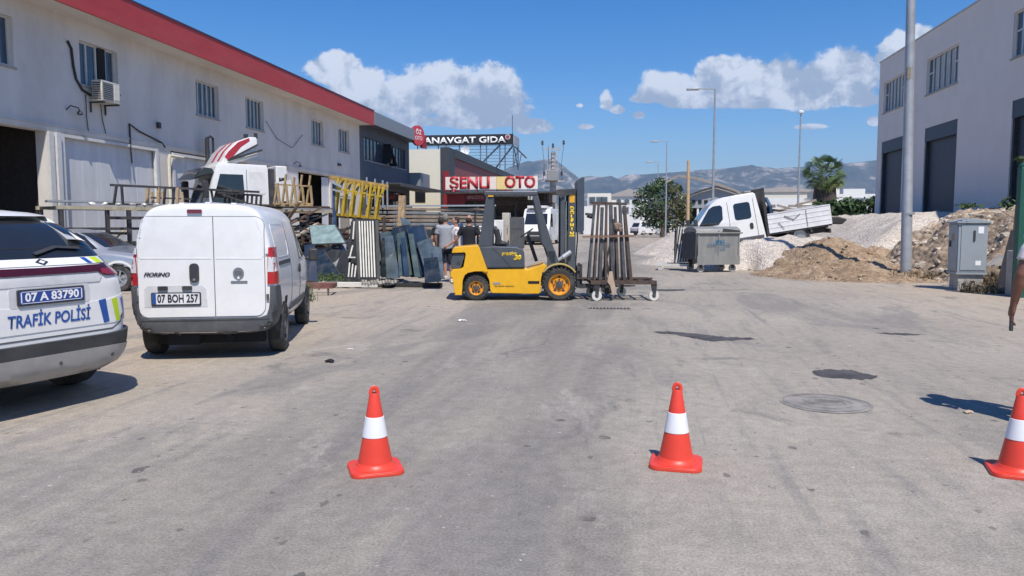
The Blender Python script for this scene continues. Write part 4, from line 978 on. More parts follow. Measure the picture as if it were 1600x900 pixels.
    for s in (-1, 1):
        q = lambda x: x*s - (.02 if s > 0 else 0)
        ol = [(.725, .84), (.735, 1.18), (.745, 1.245), (.785, 1.24), (.815, 1.02), (.825, .84)]
        L_ = P('tail_lamp', [(x*s-.01, z) for x, z in ol], 'rear', RED, b, off=.018, thick=.04, cut=.03)
        P('reversing_lens', [(x*s-.01, z) for x, z in [(.732, .975), (.742, 1.14), (.80, 1.13), (.81, .975)]], 'rear', CLEAR, L_, off=.022, thick=.004, cut=.03)
        P('tail_lamp_side', [(.06, .85), (.16, .85), (.15, 1.05), (.10, 1.22), (.06, 1.23)], 'right' if s > 0 else 'left', RED, L_, off=.012, thick=.02, cut=.03); P('reversing_lens_side', [(.07, .98), (.12, .98), (.10, 1.13), (.07, 1.13)], 'right' if s > 0 else 'left', CLEAR, L_, off=.016, thick=.004, cut=.03)
    # roof ribs
    for x in (-.3, 0, .3): P('roof_rib', [(x-.03, .3), (x+.03, .3), (x+.03, 2.1), (x-.03, 2.1)], 'top', WHITE, b, off=.010, thick=.012)
    # sides
    for sd_ in ('right', 'left'):
        P('rub_rail', rrect(.30, 1.15, 1.03, 1.075, .015), sd_, BLKP, b, off=.010)
        P('seam', line_poly([(1.18, .42), (1.18, 1.0), (1.22, 1.52)], .012), sd_, GAP, b, off=.004, thick=.004)
        P('seam', line_poly([(2.02, .40), (2.0, 1.0), (2.04, 1.52)], .012), sd_, GAP, b, off=.004, thick=.004)
        P('seam', line_poly([(2.85, .45), (2.9, 1.0)], .012), sd_, GAP, b, off=.004, thick=.004)
        P('side_window', [(2.08, 1.03), (2.12, 1.52), (2.42, 1.50), (2.62, 1.36), (2.92, 1.06)], sd_, GLASS, b, off=.006)
        P('side_moulding', rrect(1.1, 2.75, .44, .52, .02), sd_, GREYP, b, off=.016)
        hd = P('side_handle', rrect(1.80, 1.97, .86, .97, .04), sd_, BLKP, b, off=.02)
        P('pressed_panel', line_poly(rrect(.25, 1.12, 1.12, 1.50, .08)+[(1.12, 1.3)], .014), sd_, PRS, b, off=.004, thick=.004)
    for s in (-1, 1):
        m = MB().box((s*.98, 2.72, 1.06), (.14, .10, .18)); m.bar((s*.85, 2.72, 1.0), (s*.93, 2.72, 1.02), .05); m.build('mirror', BLKP, t, bevel=.04)
    P('windscreen', [(-.66, 1.12), (.66, 1.12), (.58, 1.6), (-.58, 1.6)], 'front', GLASS, b, off=.006, cut=.08)
    P('front_bumper', rrect(-.75, .75, .35, .62, .08), 'front', GREYP, b, off=.02)
    for s in (-1, 1): P('headlight', rrect(s*.58-.12, s*.58+.12, .74, .92, .05), 'front', CLEAR, b, off=.01)
    for s in (-1, 1):
        for y in (.66, 3.17): wheel(t, (s*.735, y, .298), .298, .185, GREYP, spokes=8, side=s, style='disc')
    MB().bb(-.62, .62, .3, .42, .16, .30).bb(-.5, .5, .62, .70, .2, .3).tube([(.25, .1, .24), (.25, 1.2, .24)], .035, 8).bb(-.45, -.1, .1, .9, .17, .3).build('underbody', DARK, t)
van()

def police():
    th = R(75.8); t = empty('police_car', (-4.475, 5.455, 0), th, 'white traffic police SUV with blue and lime stripes at the left edge', 'car')
    prof = [(0, .28), (.66, .28), (.84, .36), (.905, .56), (.91, .78), (.885, .96), (.855, 1.07), (.81, 1.16), (.755, 1.32), (.70, 1.44), (.64, 1.52), (.55, 1.57), (.36, 1.60), (0, 1.62)]
    st = [(0.0, .68, 1.10, .34, .96), (.05, .78, 1.16, .31, .97), (.14, .865, 1.24, .29, .97), (.30, .94, 1.375, .27, .97), (.48, .98, 1.50, .25, .975), (.66, 1.0, 1.575, .24, .98), (.95, 1.0, 1.605, .23, .985), (1.8, 1, 1.625, .22, 1), (2.5, 1, 1.605, .22, 1), (2.95, 1, 1.48, .22, .97), (3.4, .99, 1.18, .23, .93), (3.65, .98, 1.09, .24, .98), (4.2, .93, 1.02, .25, .95), (4.42, .86, .93, .28, .95), (4.52, .70, .84, .32, .95)]
    b = loft('body', prof, st, WHITE, t, sub=2, belt=1.05)
    bvh = get_bvh(b); 
    ar = [(.90, .36, .42, .60, 1.05), (.90, .36, .42, -1.05, -.60), (3.57, .36, .42, .60, 1.05), (3.57, .36, .42, -1.05, -.60)]
    arches(b, ar)
    P = lambda n, poly, side, m, par=b, **k: patch(n, bvh, poly, side, m, par, **k)
    GAP = mat('panel_gap', (.10, .10, .105), .8)
    # tailgate window and spoiler
    gw = P('rear_window', [(-.68, 1.225), (.68, 1.225), (.66, 1.30), (.58, 1.50), (.52, 1.545), (-.52, 1.545), (-.58, 1.50), (-.66, 1.30)], 'rear', GLASS, b, off=.006, thick=.01, cut=.05)
    P('heater_lines', rrect(-.5, .5, 1.30, 1.305, .002), 'rear', DARK, gw, off=.0075, thick=.001); 
    sp = P('spoiler', [(-.60, 1.53), (.60, 1.53), (.52, 1.59), (-.52, 1.59)], 'rear', WHITE, b, off=.05, thick=.10, cut=.06)
    P('wiper', line_poly([(-.02, 1.25), (.20, 1.30), (.42, 1.285)], .018), 'rear', BLKP, gw, off=.03, thick=.015)
    for s, sd_ in ((1, 'right'), (-1, 'left')):
        P('side_window', [(.62, 1.17), (.78, 1.36), (.95, 1.44), (1.5, 1.49), (2.4, 1.49), (2.8, 1.38), (3.15, 1.14), (1.5, 1.12)], sd_, GLASS, b, off=.006)
        P('sill_cladding', rrect(1.2, 3.2, .27, .44, .03), sd_, BLKP, b, off=.02)
        for y in (1.35, 2.3): P('seam', line_poly([(y, .45), (y, 1.12)], .012), sd_, GAP, b, off=.003, thick=.004)
    # tailgate seam
    P('tailgate_seam', line_poly([(-.80, 1.04), (-.74, .92), (-.66, .66), (-.55, .61), (.55, .61), (.66, .66), (.74, .92), (.80, 1.04)], .012), 'rear', GAP, b, off=.003, thick=.004)
    # light bar
    lb = P('light_bar', [(-.78, 1.165), (-.5, 1.155), (0, 1.150), (.5, 1.155), (.78, 1.165), (.79, 1.05), (.50, 1.065), (.44, 1.10), (-.44, 1.10), (-.50, 1.065), (-.79, 1.05)], 'rear', mat('dark_bar_lens', (.055, .007, .011), .12, coat=.5), b, off=.016, thick=.03, cut=.04)
    for s in (-1, 1):
        P('lamp_cluster', [(s*.47, 1.085), (s*.52, 1.07), (s*.76, 1.06), (s*.76, 1.12), (s*.47, 1.12)], 'rear', mat('mid_red_lens', (.25, .02, .03), .12, coat=.5), lb, off=.02, thick=.004, cut=.03)
        P('reversing_lens', [(s*.735, 1.065), (s*.76, 1.065), (s*.76, 1.15), (s*.735, 1.15)], 'rear', CLEAR, lb, off=.021, thick=.004, cut=.03)
    P('shaded_garnish', [(-.44, 1.09), (.44, 1.09), (.47, 1.06), (.44, 1.02), (-.44, 1.02), (-.47, 1.06)], 'rear', mat('tailgate_shade', (.58, .585, .59), .4, coat=.4), b, off=.006, thick=.01)  # white greyed here, shade under the light bar put into the colour
    # stripes
    st_ = P('white_band', [(-.76, 1.168), (.76, 1.168), (.69, 1.222), (-.69, 1.222)], 'rear', WHITE, b, off=.008, thick=.01)
    for s in (-1, 1):
        for a, c, m in ((.36, .41, STRIPE_B), (.45, .53, STRIPE_Y), (.58, .62, STRIPE_B)):
            P('stripe', [(s*(a+.035), 1.17), (s*(c+.035), 1.17), (s*c, 1.218), (s*a, 1.218)], 'rear', m, st_, off=.0095, thick=.002, cut=.03)
    P('emblem', [(-.055, 1.195), (0, 1.22), (.055, 1.195), (0, 1.17)], 'rear', TXT_DK, st_, off=.012, thick=.003); P('emblem_centre', [(-.028, 1.195), (0, 1.208), (.028, 1.195), (0, 1.182)], 'rear', WHITE, st_, off=.0135, thick=.003)
    # plate
    rc = P('plate_recess', rrect(-.34, .34, .86, 1.015, .03), 'rear', mat('recess_shade_white', (.60, .60, .60), .4), b, off=.004, thick=.008)  # greyed white again, recess shade put into the colour
    pl = P('number_plate', rrect(-.28, .28, .875, 1.00, .012), 'rear', BLKP, b, off=.020, thick=.02)
    P('plate_face', rrect(-.268, .268, .888, .988, .008), 'rear', mat('plate_blue', (.02, .065, .28), .35), pl, off=.022, thick=.003)
    for poly in ([(-.258, .9), (-.250, .9), (-.250, .978), (-.258, .978)], [(.250, .9), (.258, .9), (.258, .978), (.250, .978)], [(-.25, .893), (.25, .893), (.25, .897), (-.25, .897)], [(-.25, .980), (.25, .980), (.25, .984), (-.25, .984)]):
        P('plate_line', poly, 'rear', TXT_W, pl, off=.0235, thick=.002)
    text_on('plate_lettering', bvh, '07 A 83790', .09, 0, .937, 'rear', TXT_W, pl, off=.025, width=.455, bold=.003)
    # lower tailgate lettering panel
    tp = P('lettering_panel', [(-.62, .66), (.58, .66), (.70, .74), (.74, .90), (.50, .86), (.3, .855), (-.3, .855), (-.74, .90), (-.70, .74)], 'rear', WHITE, b, off=.006, thick=.008)
    text_on('door_lettering', bvh, 'TRAFİK POLİSİ', .13, -.01, .755, 'rear', STRIPE_B, tp, off=.010, width=.70, bold=.003, shear=.12)
    for s in (-1, 1):
        for a, c, m in ((.42, .49, STRIPE_B), (.55, .61, STRIPE_Y), (.66, .71, STRIPE_B)):
            P('stripe', [(s*(a+.045), .665), (s*(c+.03), .675), (s*c, .87), (s*a, .86)], 'rear', m, tp, off=.009, thick=.002, cut=.03)
    # bumper
    bu = P('rear_bumper', [(-.86, .60), (-.5, .575), (.5, .575), (.86, .60), (.90, .52), (.88, .44), (-.88, .44), (-.90, .52)], 'rear', BLKP, b, off=.045, thick=.10, cut=.05)
    P('bumper_skid', [(-.88, .47), (-.5, .475), (.5, .475), (.88, .47), (.86, .36), (.70, .27), (-.70, .27), (-.86, .36)], 'rear', mat('silver_skid', (.34, .33, .32), .4, metal=.3, dirt=.1), bu, off=.055, thick=.10, cut=.05)
    for x in (-.55, .02, .5): P('parking_sensor', circ(x, .40, .014, 12), 'rear', GREYP, bu, off=.06, thick=.004)
    for s in (-1, 1):
        for y in (.90, 3.57): wheel(t, (s*.80, y, .355), .355, .22, ALU, spokes=5, side=s)
    MB().bb(-.7, .7, .35, .6, .2, .34).bb(-.6, .6, .6, 3.9, .2, .26).build('underbody', DARK, t)
    for s in (-1, 1): MB().box((s*1.03, 2.85, 1.12), (.2, .14, .15)).build('mirror', WHITE, t, bevel=.04)
    P('windscreen', [(-.7, 1.16), (.7, 1.16), (.58, 1.52), (-.58, 1.52)], 'front', GLASS, b, off=.006)
    # dark body shade line at lower side
police()

def sedan():
    # parked side-on, nose to the right
    w = gr(190, 455); th = R(-81.7); fwd = Vector((-math.sin(th), math.cos(th), 0)); side = Vector((math.cos(th), math.sin(th), 0))
    o = Vector((w.x, w.y, 0)) - fwd*3.36 - side*.74
    t = empty('parked_sedan', o, th, 'silver saloon car standing between the police car and the panel van', 'car')
    prof = [(0, .22), (.6, .22), (.78, .28), (.84, .45), (.85, .65), (.84, .80), (.80, .88), (.76, .98), (.70, 1.14), (.64, 1.27), (.58, 1.33), (.5, 1.37), (.3, 1.40), (0, 1.41)]
    st = [(0, .78, .86, .32, 1), (.06, .9, .92, .28, 1), (.2, .97, .96, .25, 1), (.75, 1, 1.00, .22, .95), (1.0, 1, 1.10, .22, .92), (1.4, 1, 1.33, .2, .97), (1.8, 1, 1.40, .2, 1), (2.3, 1, 1.39, .2, 1), (2.6, 1, 1.27, .2, .96), (3.0, 1, 1.0, .2, .94), (3.15, .995, .95, .2, 1), (3.8, .96, .86, .22, 1), (4.1, .9, .76, .25, 1), (4.18, .78, .68, .3, 1)]
    b = loft('body', prof, st, SILVER, t, sub=2, belt=.86); bvh = get_bvh(b)
    arches(b, [(.8, .3, .345, .5, 1), (.8, .3, .345, -1, -.5), (3.36, .3, .345, .5, 1), (3.36, .3, .345, -1, -.5)])
    P = lambda n, poly, side, m, par=b, **k: patch(n, bvh, poly, side, m, par, **k)
    for sd_ in ('right', 'left'):
        P('side_window', [(1.05, .96), (1.35, 1.22), (1.6, 1.30), (2.3, 1.30), (2.5, 1.22), (2.85, .94)], sd_, GLASS, b)
        P('rub_strip', rrect(1.2, 3.0, .50, .56, .02), sd_, BLKP, b, off=.012); P('seam', line_poly([(1.75, .3), (1.75, .92)], .012), sd_, DARK, b, off=.003, thick=.004)
        P('arch_trim', line_poly([(3.36+.365*math.cos(a*PI/12), .3+.365*math.sin(a*PI/12)) for a in range(0, 13)], .05), sd_, WHITE2, b, off=.012)
    P('windscreen', [(-.62, .98), (.62, .98), (.52, 1.30), (-.52, 1.30)], 'front', GLASS, b); P('rear_window', [(-.6, 1.02), (.6, 1.02), (.5, 1.30), (-.5, 1.30)], 'rear', GLASS, b)
    P('bonnet', [(-.70, 3.05), (.70, 3.05), (.62, 3.98), (-.62, 3.98)], 'top', mat('shaded_bonnet', (.12, .14, .17), .35, coat=.5), b, off=.008)  # silver bonnet coloured dark grey, its shade is painted in
    P('front_bumper', rrect(-.8, .8, .28, .5, .05), 'front', BLKP, b, off=.03); 
    for s in (-1, 1):
        P('headlight', rrect(s*.58-.15, s*.58+.15, .55, .68, .03), 'front', CLEAR, b, off=.01)
        MB().box((s*.93, 2.72, .95), (.16, .1, .12)).build('mirror', BLKP, t, bevel=.03)
        for y in (.8, 3.36): wheel(t, (s*.75, y, .29), .29, .17, ALU, spokes=6, side=s)
sedan()

def forklift():
    t = empty('forklift', (-2.85, 14.72, 0), R(8.3), 'yellow and grey forklift carrying the wheeled rack', 'forklift')
    D = 1.12
    # main yellow frame
    body = [(.30, .62), (.95, .635), (1.0, .61), (1.28, .70), (1.33, .73), (1.38, .68), (1.30, .55), (1.27, .40), (1.275, .16), (1.22, .13), (.30, .145), (.27, .22), (.255, .40), (.20, .52), (.12, .56), (.20, .62)]
    m = MB().prism(body, .05, D-.05, 'Y'); fr = m.build('frame', YEL, t, bevel=.012)
    # counterweight
    cw = [(-.45, .62), (-.30, .63), (-.245, .66), (-.20, .91), (-.22, .945), (-.46, .935), (-.475, .95), (-.43, 1.045), (-.41, 1.05), (.035, 1.085), (.06, 1.06), (.235, .575), (.20, .56), (.10, .575), (-.02, .575), (-.16, .545), (-.22, .50), (-.26, .40), (-.27, .25), (-.28, .11), (-.42, .11), (-.41, .15), (-.44, .18), (-.43, .21), (-.465, .45), (-.50, .47), (-.50, .55)]
    m = MB().prism(cw, .0, D, 'Y'); c = m.build('counterweight', YEL, t, bevel=.018, seg=3)
    m = MB().prism([(-.455, .625), (-.30, .632), (-.215, .90), (-.235, .93), (-.45, .925), (-.485, .80), (-.5, .64)], .04, D-.04, 'Y').build('rear_grille', FGREY, c, bevel=.01)
    MB().prism(circ(-.34, .745, .035), .03, .0395, 'Y').build('cap', BLKP, m)
    MB().bb(-.40, 1.25, .12, D-.12, .18, .60).build('chassis_core', DARK, t)
    # seat deck
    hd = [(.02, 1.06), (.27, 1.06), (.33, 1.065), (.78, 1.05), (.88, 1.02), (.945, .95), (.955, .64), (.215, .633)]
    h = MB().prism(hd, .03, D-.03, 'Y').build('engine_cover', FGREY, t, bevel=.014)
    for pts in ([(.33, 1.02), (.52, .84), (.68, .65)], [(.24, .66), (.93, .66)]):
        m = MB(); 
        for a, b_ in zip(pts, pts[1:]): m.bar((a[0], .0295, a[1]), (b_[0], .0295, b_[1]), .006, .006, up=(0, 1, 0))
        m.build('panel_seam', DARK, h)
    YT = mat('yellow_lettering', (.80, .55, .02), .5)
    text_flat('model_lettering', 'prestige', .115, (.645, .028, .925), (1, 0, 0), YT, h, shear=.3, bold=.002, width=.30); text_flat('model_lettering', '30', .13, (.80, .028, .84), (1, 0, 0), YT, h, shear=.3, bold=.008)
    text_flat('side_lettering', 'forklift bakim', .04, (.55, .048, .285), (1, 0, 0), TXT_DK, fr, width=.38); MB().bb(.33, .48, .044, .049, .32, .36).build('side_sticker', CHROME, fr)
    MB().bb(1.02, 1.24, .042, .0495, .335, .385).build('frame_slot', DARK, fr)
    for x, z in ((.6, .52), (.2, 1.0-.08), (.25, .70)): pass
    # overhead guard
    for y in (.08, D-.20):
      for q in (0, 1):
        g = MB()
        if q == 0: g.prism([(.20, 2.04), (.345, 2.04), (.335, 1.6), (.325, 1.06), (.035, 1.06), (.10, 1.40)], y, y+.12, 'Y')
        else: g.prism([(1.10, 2.06), (1.20, 2.10), (1.31, 1.70), (1.49, 1.12), (1.64, .72), (1.46, .72), (1.36, 1.02), (1.29, 1.12), (1.22, 1.55)], y, y+.10, 'Y')
        g.build('guard_pillar', FGREY, t, bevel=.012)
    g = MB(); g.bb(.16, 1.20, .07, .16, 2.06, 2.13).bb(.16, 1.20, D-.16, D-.07, 2.06, 2.13).bb(1.12, 1.2, .161, D-.161, 2.05, 2.12).bb(.16, .24, .161, D-.161, 2.06, 2.13)
    for k in range(6): x = .32+k*.145; g.bb(x, x+.05, .161, D-.161, 2.07, 2.11)
    g = g.build('guard_roof', FGREY, t, bevel=.01)
    MB().bb(.24, .34, .05, .068, 2.03, 2.055).build('warning_lamp', YEL, g)
    MB().prism([(.36, 1.07), (.60, 1.07), (.60, 1.14), (.50, 1.15), (.44, 1.40), (.36, 1.43), (.33, 1.38), (.37, 1.22)], .34, .82, 'Y').build('seat', mat('seat_vinyl', (.025, .026, .028), .55), t, bevel=.03)
    s = MB().tube([(1.2, .55, .75), (1.02, .55, 1.28)], .035, 8).build('steering_column', BLKP, t, smooth=True)
    w = MB(); w.lathe([(.15, -.012), (.165, 0), (.15, .012), (.14, 0)], 24, (0, 0, 0), 'Z', close=True); w.bar((-.15, 0, 0), (.15, 0, 0), .02); w.move(Matrix.Translation((1.0, .55, 1.32)) @ Matrix.Rotation(R(-35), 4, 'Y')); w.build('steering_wheel', BLKP, s, smooth=True)
    m = MB(); 
    for i, y in enumerate((.72, .79, .86)): m.tube([(1.15, y, .85), (1.08, y, 1.12)], .012, 6); m.ico((1.08, y, 1.13), .025, 1)
    m.build('lever', BLKP, t)
    MB().bb(.95, 1.36, .06, D-.06, .50, .60).build('step', DSTEEL, t)
    # front fender
    f = MB(); pts = [(1.63+.40*math.cos(a), .335+.40*math.sin(a)) for a in [R(q) for q in range(35, 146, 10)]]; inn = [(1.63+.37*math.cos(a), .335+.37*math.sin(a)) for a in [R(q) for q in range(145, 34, -10)]]
    f.prism(pts+inn, .0, .22, 'Y'); f.prism(pts+inn, D-.22, D, 'Y'); f.build('mudguard', mat('dull_yellow', (.45, .33, .10), .6, dirt=.4), t, bevel=.006)
    # wheels: faces towards -y
    def fw(x, y, r, w, rr, lab):
        prof = [(rr*1.0, -w/2), (r*.9, -w/2), (r*.97, -w*.4), (r, -w*.22), (r, w*.22), (r*.97, w*.4), (r*.9, w/2), (rr*1.0, w/2)]
        m = MB().lathe(prof, 40, (0, 0, 0), 'Y', close=True)
        for k in range(26):
            a = 2*PI*k/26
            for s in (-1, 1): m.bar((math.cos(a)*r*.93, s*w*.36, math.sin(a)*r*.93), (math.cos(a)*r*1.012, s*w*.30, math.sin(a)*r*1.012), .028, w*.3, up=(0, 1, 0))
        o = m.build('wheel', RUB, t, loc=(x, y, r)); shade(o, 30)
        s = -1 if y < .5 else 1
        q = MB().lathe([(rr*1.02, -s*w*.3), (rr*1.03, s*w*.44), (rr*.93, s*w*.47), (rr*.86, s*w*.30), (rr*.62, s*w*.22), (rr*.55, s*w*.30), (rr*.36, s*w*.30)], 32, (0, 0, 0), 'Y')
        q = q.build('rim', ORANGE, o); shade(q, 30)
        hb = MB().lathe([(rr*.34, s*w*.25), (rr*.32, s*w*.42), (rr*.12, s*w*.44)], 16, (0, 0, 0), 'Y')
        for k in range(8): a = 2*PI*k/8; hb.box((rr*.46*math.cos(a), s*w*.32, rr*.46*math.sin(a)), (.025, .03, .025))
        for k in range(5): a = 2*PI*k/5+.3; hb.box((rr*.74*math.cos(a), s*w*.255, rr*.74*math.sin(a)), (.05, .01, .05))
        hb.build('hub', DSTEEL, q)
    fw(0, .12, .245, .17, .145, ''); fw(0, D-.12, .245, .17, .145, ''); fw(1.63, .11, .318, .24, .215, ''); fw(1.63, D-.11, .318, .24, .215, '')
    MB().tube([(0, .2, .245), (0, D-.2, .245)], .05, 8).tube([(1.63, .2, .318), (1.63, D-.2, .318)], .08, 8).build('axle', DSTEEL, t)
    # mast
    m = MB()
    for y in (.22, D-.30):
        m.bb(1.81, 1.96, y, y+.09, .08, 2.16); m.bb(1.66, 1.74, y+.01, y+.08, .5, 2.12)
    m.bb(1.58, 1.96, .2, D-.2, 2.10, 2.16).bb(1.80, 1.9, .31, D-.31, 1.5, 1.6).bb(1.80, 1.9, .31, D-.31, .3, .42)
    ms = m.build('mast', FGREY, t, bevel=.006)
    MB().prism([(1.56, 2.17), (1.96, 2.19), (1.96, 2.10), (1.74, 2.05), (1.66, 2.0), (1.62, 2.05), (1.56, 2.12)], .19, .2195, 'Y').build('mast_bracket', DSTEEL, ms)
    m = MB(); 
    for y in (.36, D-.36): m.tube([(1.78, y, .4), (1.78, y, 1.95)], .035, 10); m.tube([(1.72, y+.03, .6), (1.71, y+.04, 1.3), (1.74, y, 2.0)], .014, 6)
    m.build('lift_cylinder', CHROME, ms, smooth=True)
    m = MB(); m.tube([(1.70, .5, .6), (1.72, .48, 1.2), (1.69, .52, 1.9)], .016, 6).tube([(1.66, .6, .6), (1.70, .58, 1.9)], .016, 6).tube([(1.98, .5, .6), (2.02, .5, 1.2), (1.99, .52, 2.0)], .014, 6); m.build('hose', BLKC, ms, smooth=True)
    for i, ch in enumerate('DOLPHIN'): text_flat('mast_lettering', ch, .105, (1.885, .218, 1.80-.083*i), (1, 0, 0), YT, ms, bold=.006, depth=.002)
    MB().bb(1.835, 1.935, .214, .2185, 1.92, 2.08).build('mast_sticker', mat('orange_sticker', (.75, .38, .02), .5), ms)
    MB().bb(1.835, 1.935, .214, .2185, 1.255, 1.28).build('mast_sticker', YT, ms)
    c = MB().tube([(1.50, .14, .72), (1.78, .14, .90)], [.035, .035], 10).tube([(1.70, .14, .845), (1.86, .17, .95)], .05, 10).build('tilt_cylinder', GALV, t, smooth=True)
    MB().bb(1.40, 1.56, .08, .2, .62, .98).build('hydraulic_bracket', FGREY, t, bevel=.01)
    # inner mast raised with carriage
    m = MB()
    for y in (.30, D-.30): m.prism([(1.985, 1.34), (2.10, 1.32), (2.13, 1.38), (2.13, 2.40), (2.09, 2.43), (1.985, 2.34)], y-.03, y+.05, 'Y')
    m.bb(2.0, 2.12, .36, D-.36, 2.1, 2.2).bb(2.0, 2.1, .36, D-.36, 1.38, 1.48).bb(2.01, 2.1, .37, D-.37, 1.49, 2.09).bb(1.9, 1.99, .36, D-.36, 1.6, 1.7)
    im = m.build('inner_mast', mat('mast_blue_grey', (.05, .065, .09), .45, dirt=.15), t, bevel=.006)
    MB().lathe([(.02, 0), (.04, -.01), (.04, -.03)], 12, (2.10, .385, 2.36), 'Y').build('work_lamp', CHROME, im)
    m = MB(); m.bb(1.99, 2.05, .16, D-.16, .58, .66).bb(1.99, 2.05, .16, D-.16, .24, .32).bb(1.99, 2.04, .2, .26, .321, .579).bb(1.99, 2.04, D-.26, D-.2, .321, .579); ca = m.build('carriage', DSTEEL, t)
    for y in (.25, D-.37):
        MB().prism([(2.06, .22), (3.16, .265), (3.16, .28), (2.1, .27), (2.1, .70), (2.06, .70)], y, y+.12, 'Y').build('fork', DSTEEL, ca)
    MB().bb(1.02, 1.20, .3, .42, 1.98, 2.05).build('headlight', CLEAR, g)
forklift()

def wheeled_rack():
    t = empty('wheeled_rack', (-2.85, 14.72, 0), R(8.3), 'rusty wheeled rack of upright bars hanging on the forklift forks', 'rack')
    m = MB(); x0, x1, z = 1.99, 3.53, .36
    for y in (.0, .95): m.bar((x0-.02 if y else 2.24, y, z), (x1, y, z-.0), .07, .075)
    for k in range(6): x = 2.27+k*.24; m.bar((x, .035, z+.0), (x, .915, z), .05, .07)
    m.bar((2.24, .47, z+.045), (x1, .47, z+.045), .05, .03); m.bar((1.98, .2, z+.07), (3.5, .3, z+.06), .05, .03); m.build('base_frame', STEELR, t)
    tops = [2.345, 2.43, 2.50, 2.585, 2.67, 2.76, 2.85, 2.94]; bots = [2.225, 2.335, 2.45, 2.56, 2.70, 2.80, 2.93, 3.06]
    for i, (a, b_) in enumerate(zip(tops, bots)):
        h = 1.88+.05*math.sin(i*2.3); w = (.05, .042, .06, .045, .07, .05, .055, .06)[i]
        MB().bar((b_, .18, z+.03), (a, .42, h), w, .05, up=(0, 1, 0)).build('upright', STEELR if i % 2 else DSTEEL, t)
        MB().bar((b_+.05, .84, z+.03), (a+.02, .55, h), w, .05, up=(0, 1, 0)).build('upright', DSTEEL, t)
    MB().bar((2.30, .45, 1.92), (3.0, .5, 1.90), .07, .05).build('top_bar', STEELR, t)
    MB().bar((2.10, .22, 1.245), (3.14, .25, 1.27), .045, .03).build('cross_bar', mat('rust_brown', (.22, .12, .08), .8), t)
    MB().bar((2.65, .3, .44), (2.50, .3, 1.2), .05).bar((2.5, .35, .44), (2.72, .3, 1.35), .04).bar((2.82, .33, .5), (2.72, .35, 1.6), .05).build('brace', DSTEEL, t)
    MB().ico((2.80, .3, 1.45), .085, 1, (1, .6, 1.2), .3).ico((2.86, .28, 1.38), .06, 1, jit=.3).build('rag_bundle', mat('brown_rag', (.24, .17, .13), .9), t)
    MB().ico((2.29, .45, 1.66), .09, 1, (1, .6, .6), .2).bar((2.17, .45, 1.7), (2.35, .45, 1.68), .05).build('clamp', DSTEEL, t)
    MB().prism([(2.60, .58), (2.66, .58), (2.68, .44), (2.72, .28), (2.70, .12), (2.66, .12), (2.62, .30), (2.56, .38)], -.06, -.03, 'Y').build('worn_strap', mat('pale_strap', (.45, .33, .24), .9), t)
    MB().prism([(2.50, .30), (2.80, .30), (2.74, .12), (2.62, .08), (2.52, .14)], .45, .55, 'Y').build('counter_plate', DSTEEL, t)
    for x, y in ((2.36, -.02), (3.48, .0), (2.98, .95), (2.0+.35, .95)):
        c = MB().lathe([(.04, -.03), (.095, -.03), (.10, -.02), (.10, .02), (.095, .03), (.04, .03)], 24, (0, 0, 0), 'Y', close=True).build('castor', mat('white_nylon', (.66, .64, .58), .5, dirt=.2), t, loc=(x, y, .102)); shade(c, 30)
        MB().prism([(-.055, .222), (.055, .222), (.03, -.02), (-.01, -.02)], -.045, -.035, 'Y').prism([(-.055, .222), (.055, .222), (.03, -.02), (-.01, -.02)], .035, .045, 'Y').bb(-.05, .05, -.045, .045, .2, .222).lathe([(.038, -.03), (.038, .03)], 12, (0, 0, 0), 'Y').build('castor_fork', DSTEEL, c)
wheeled_rack()

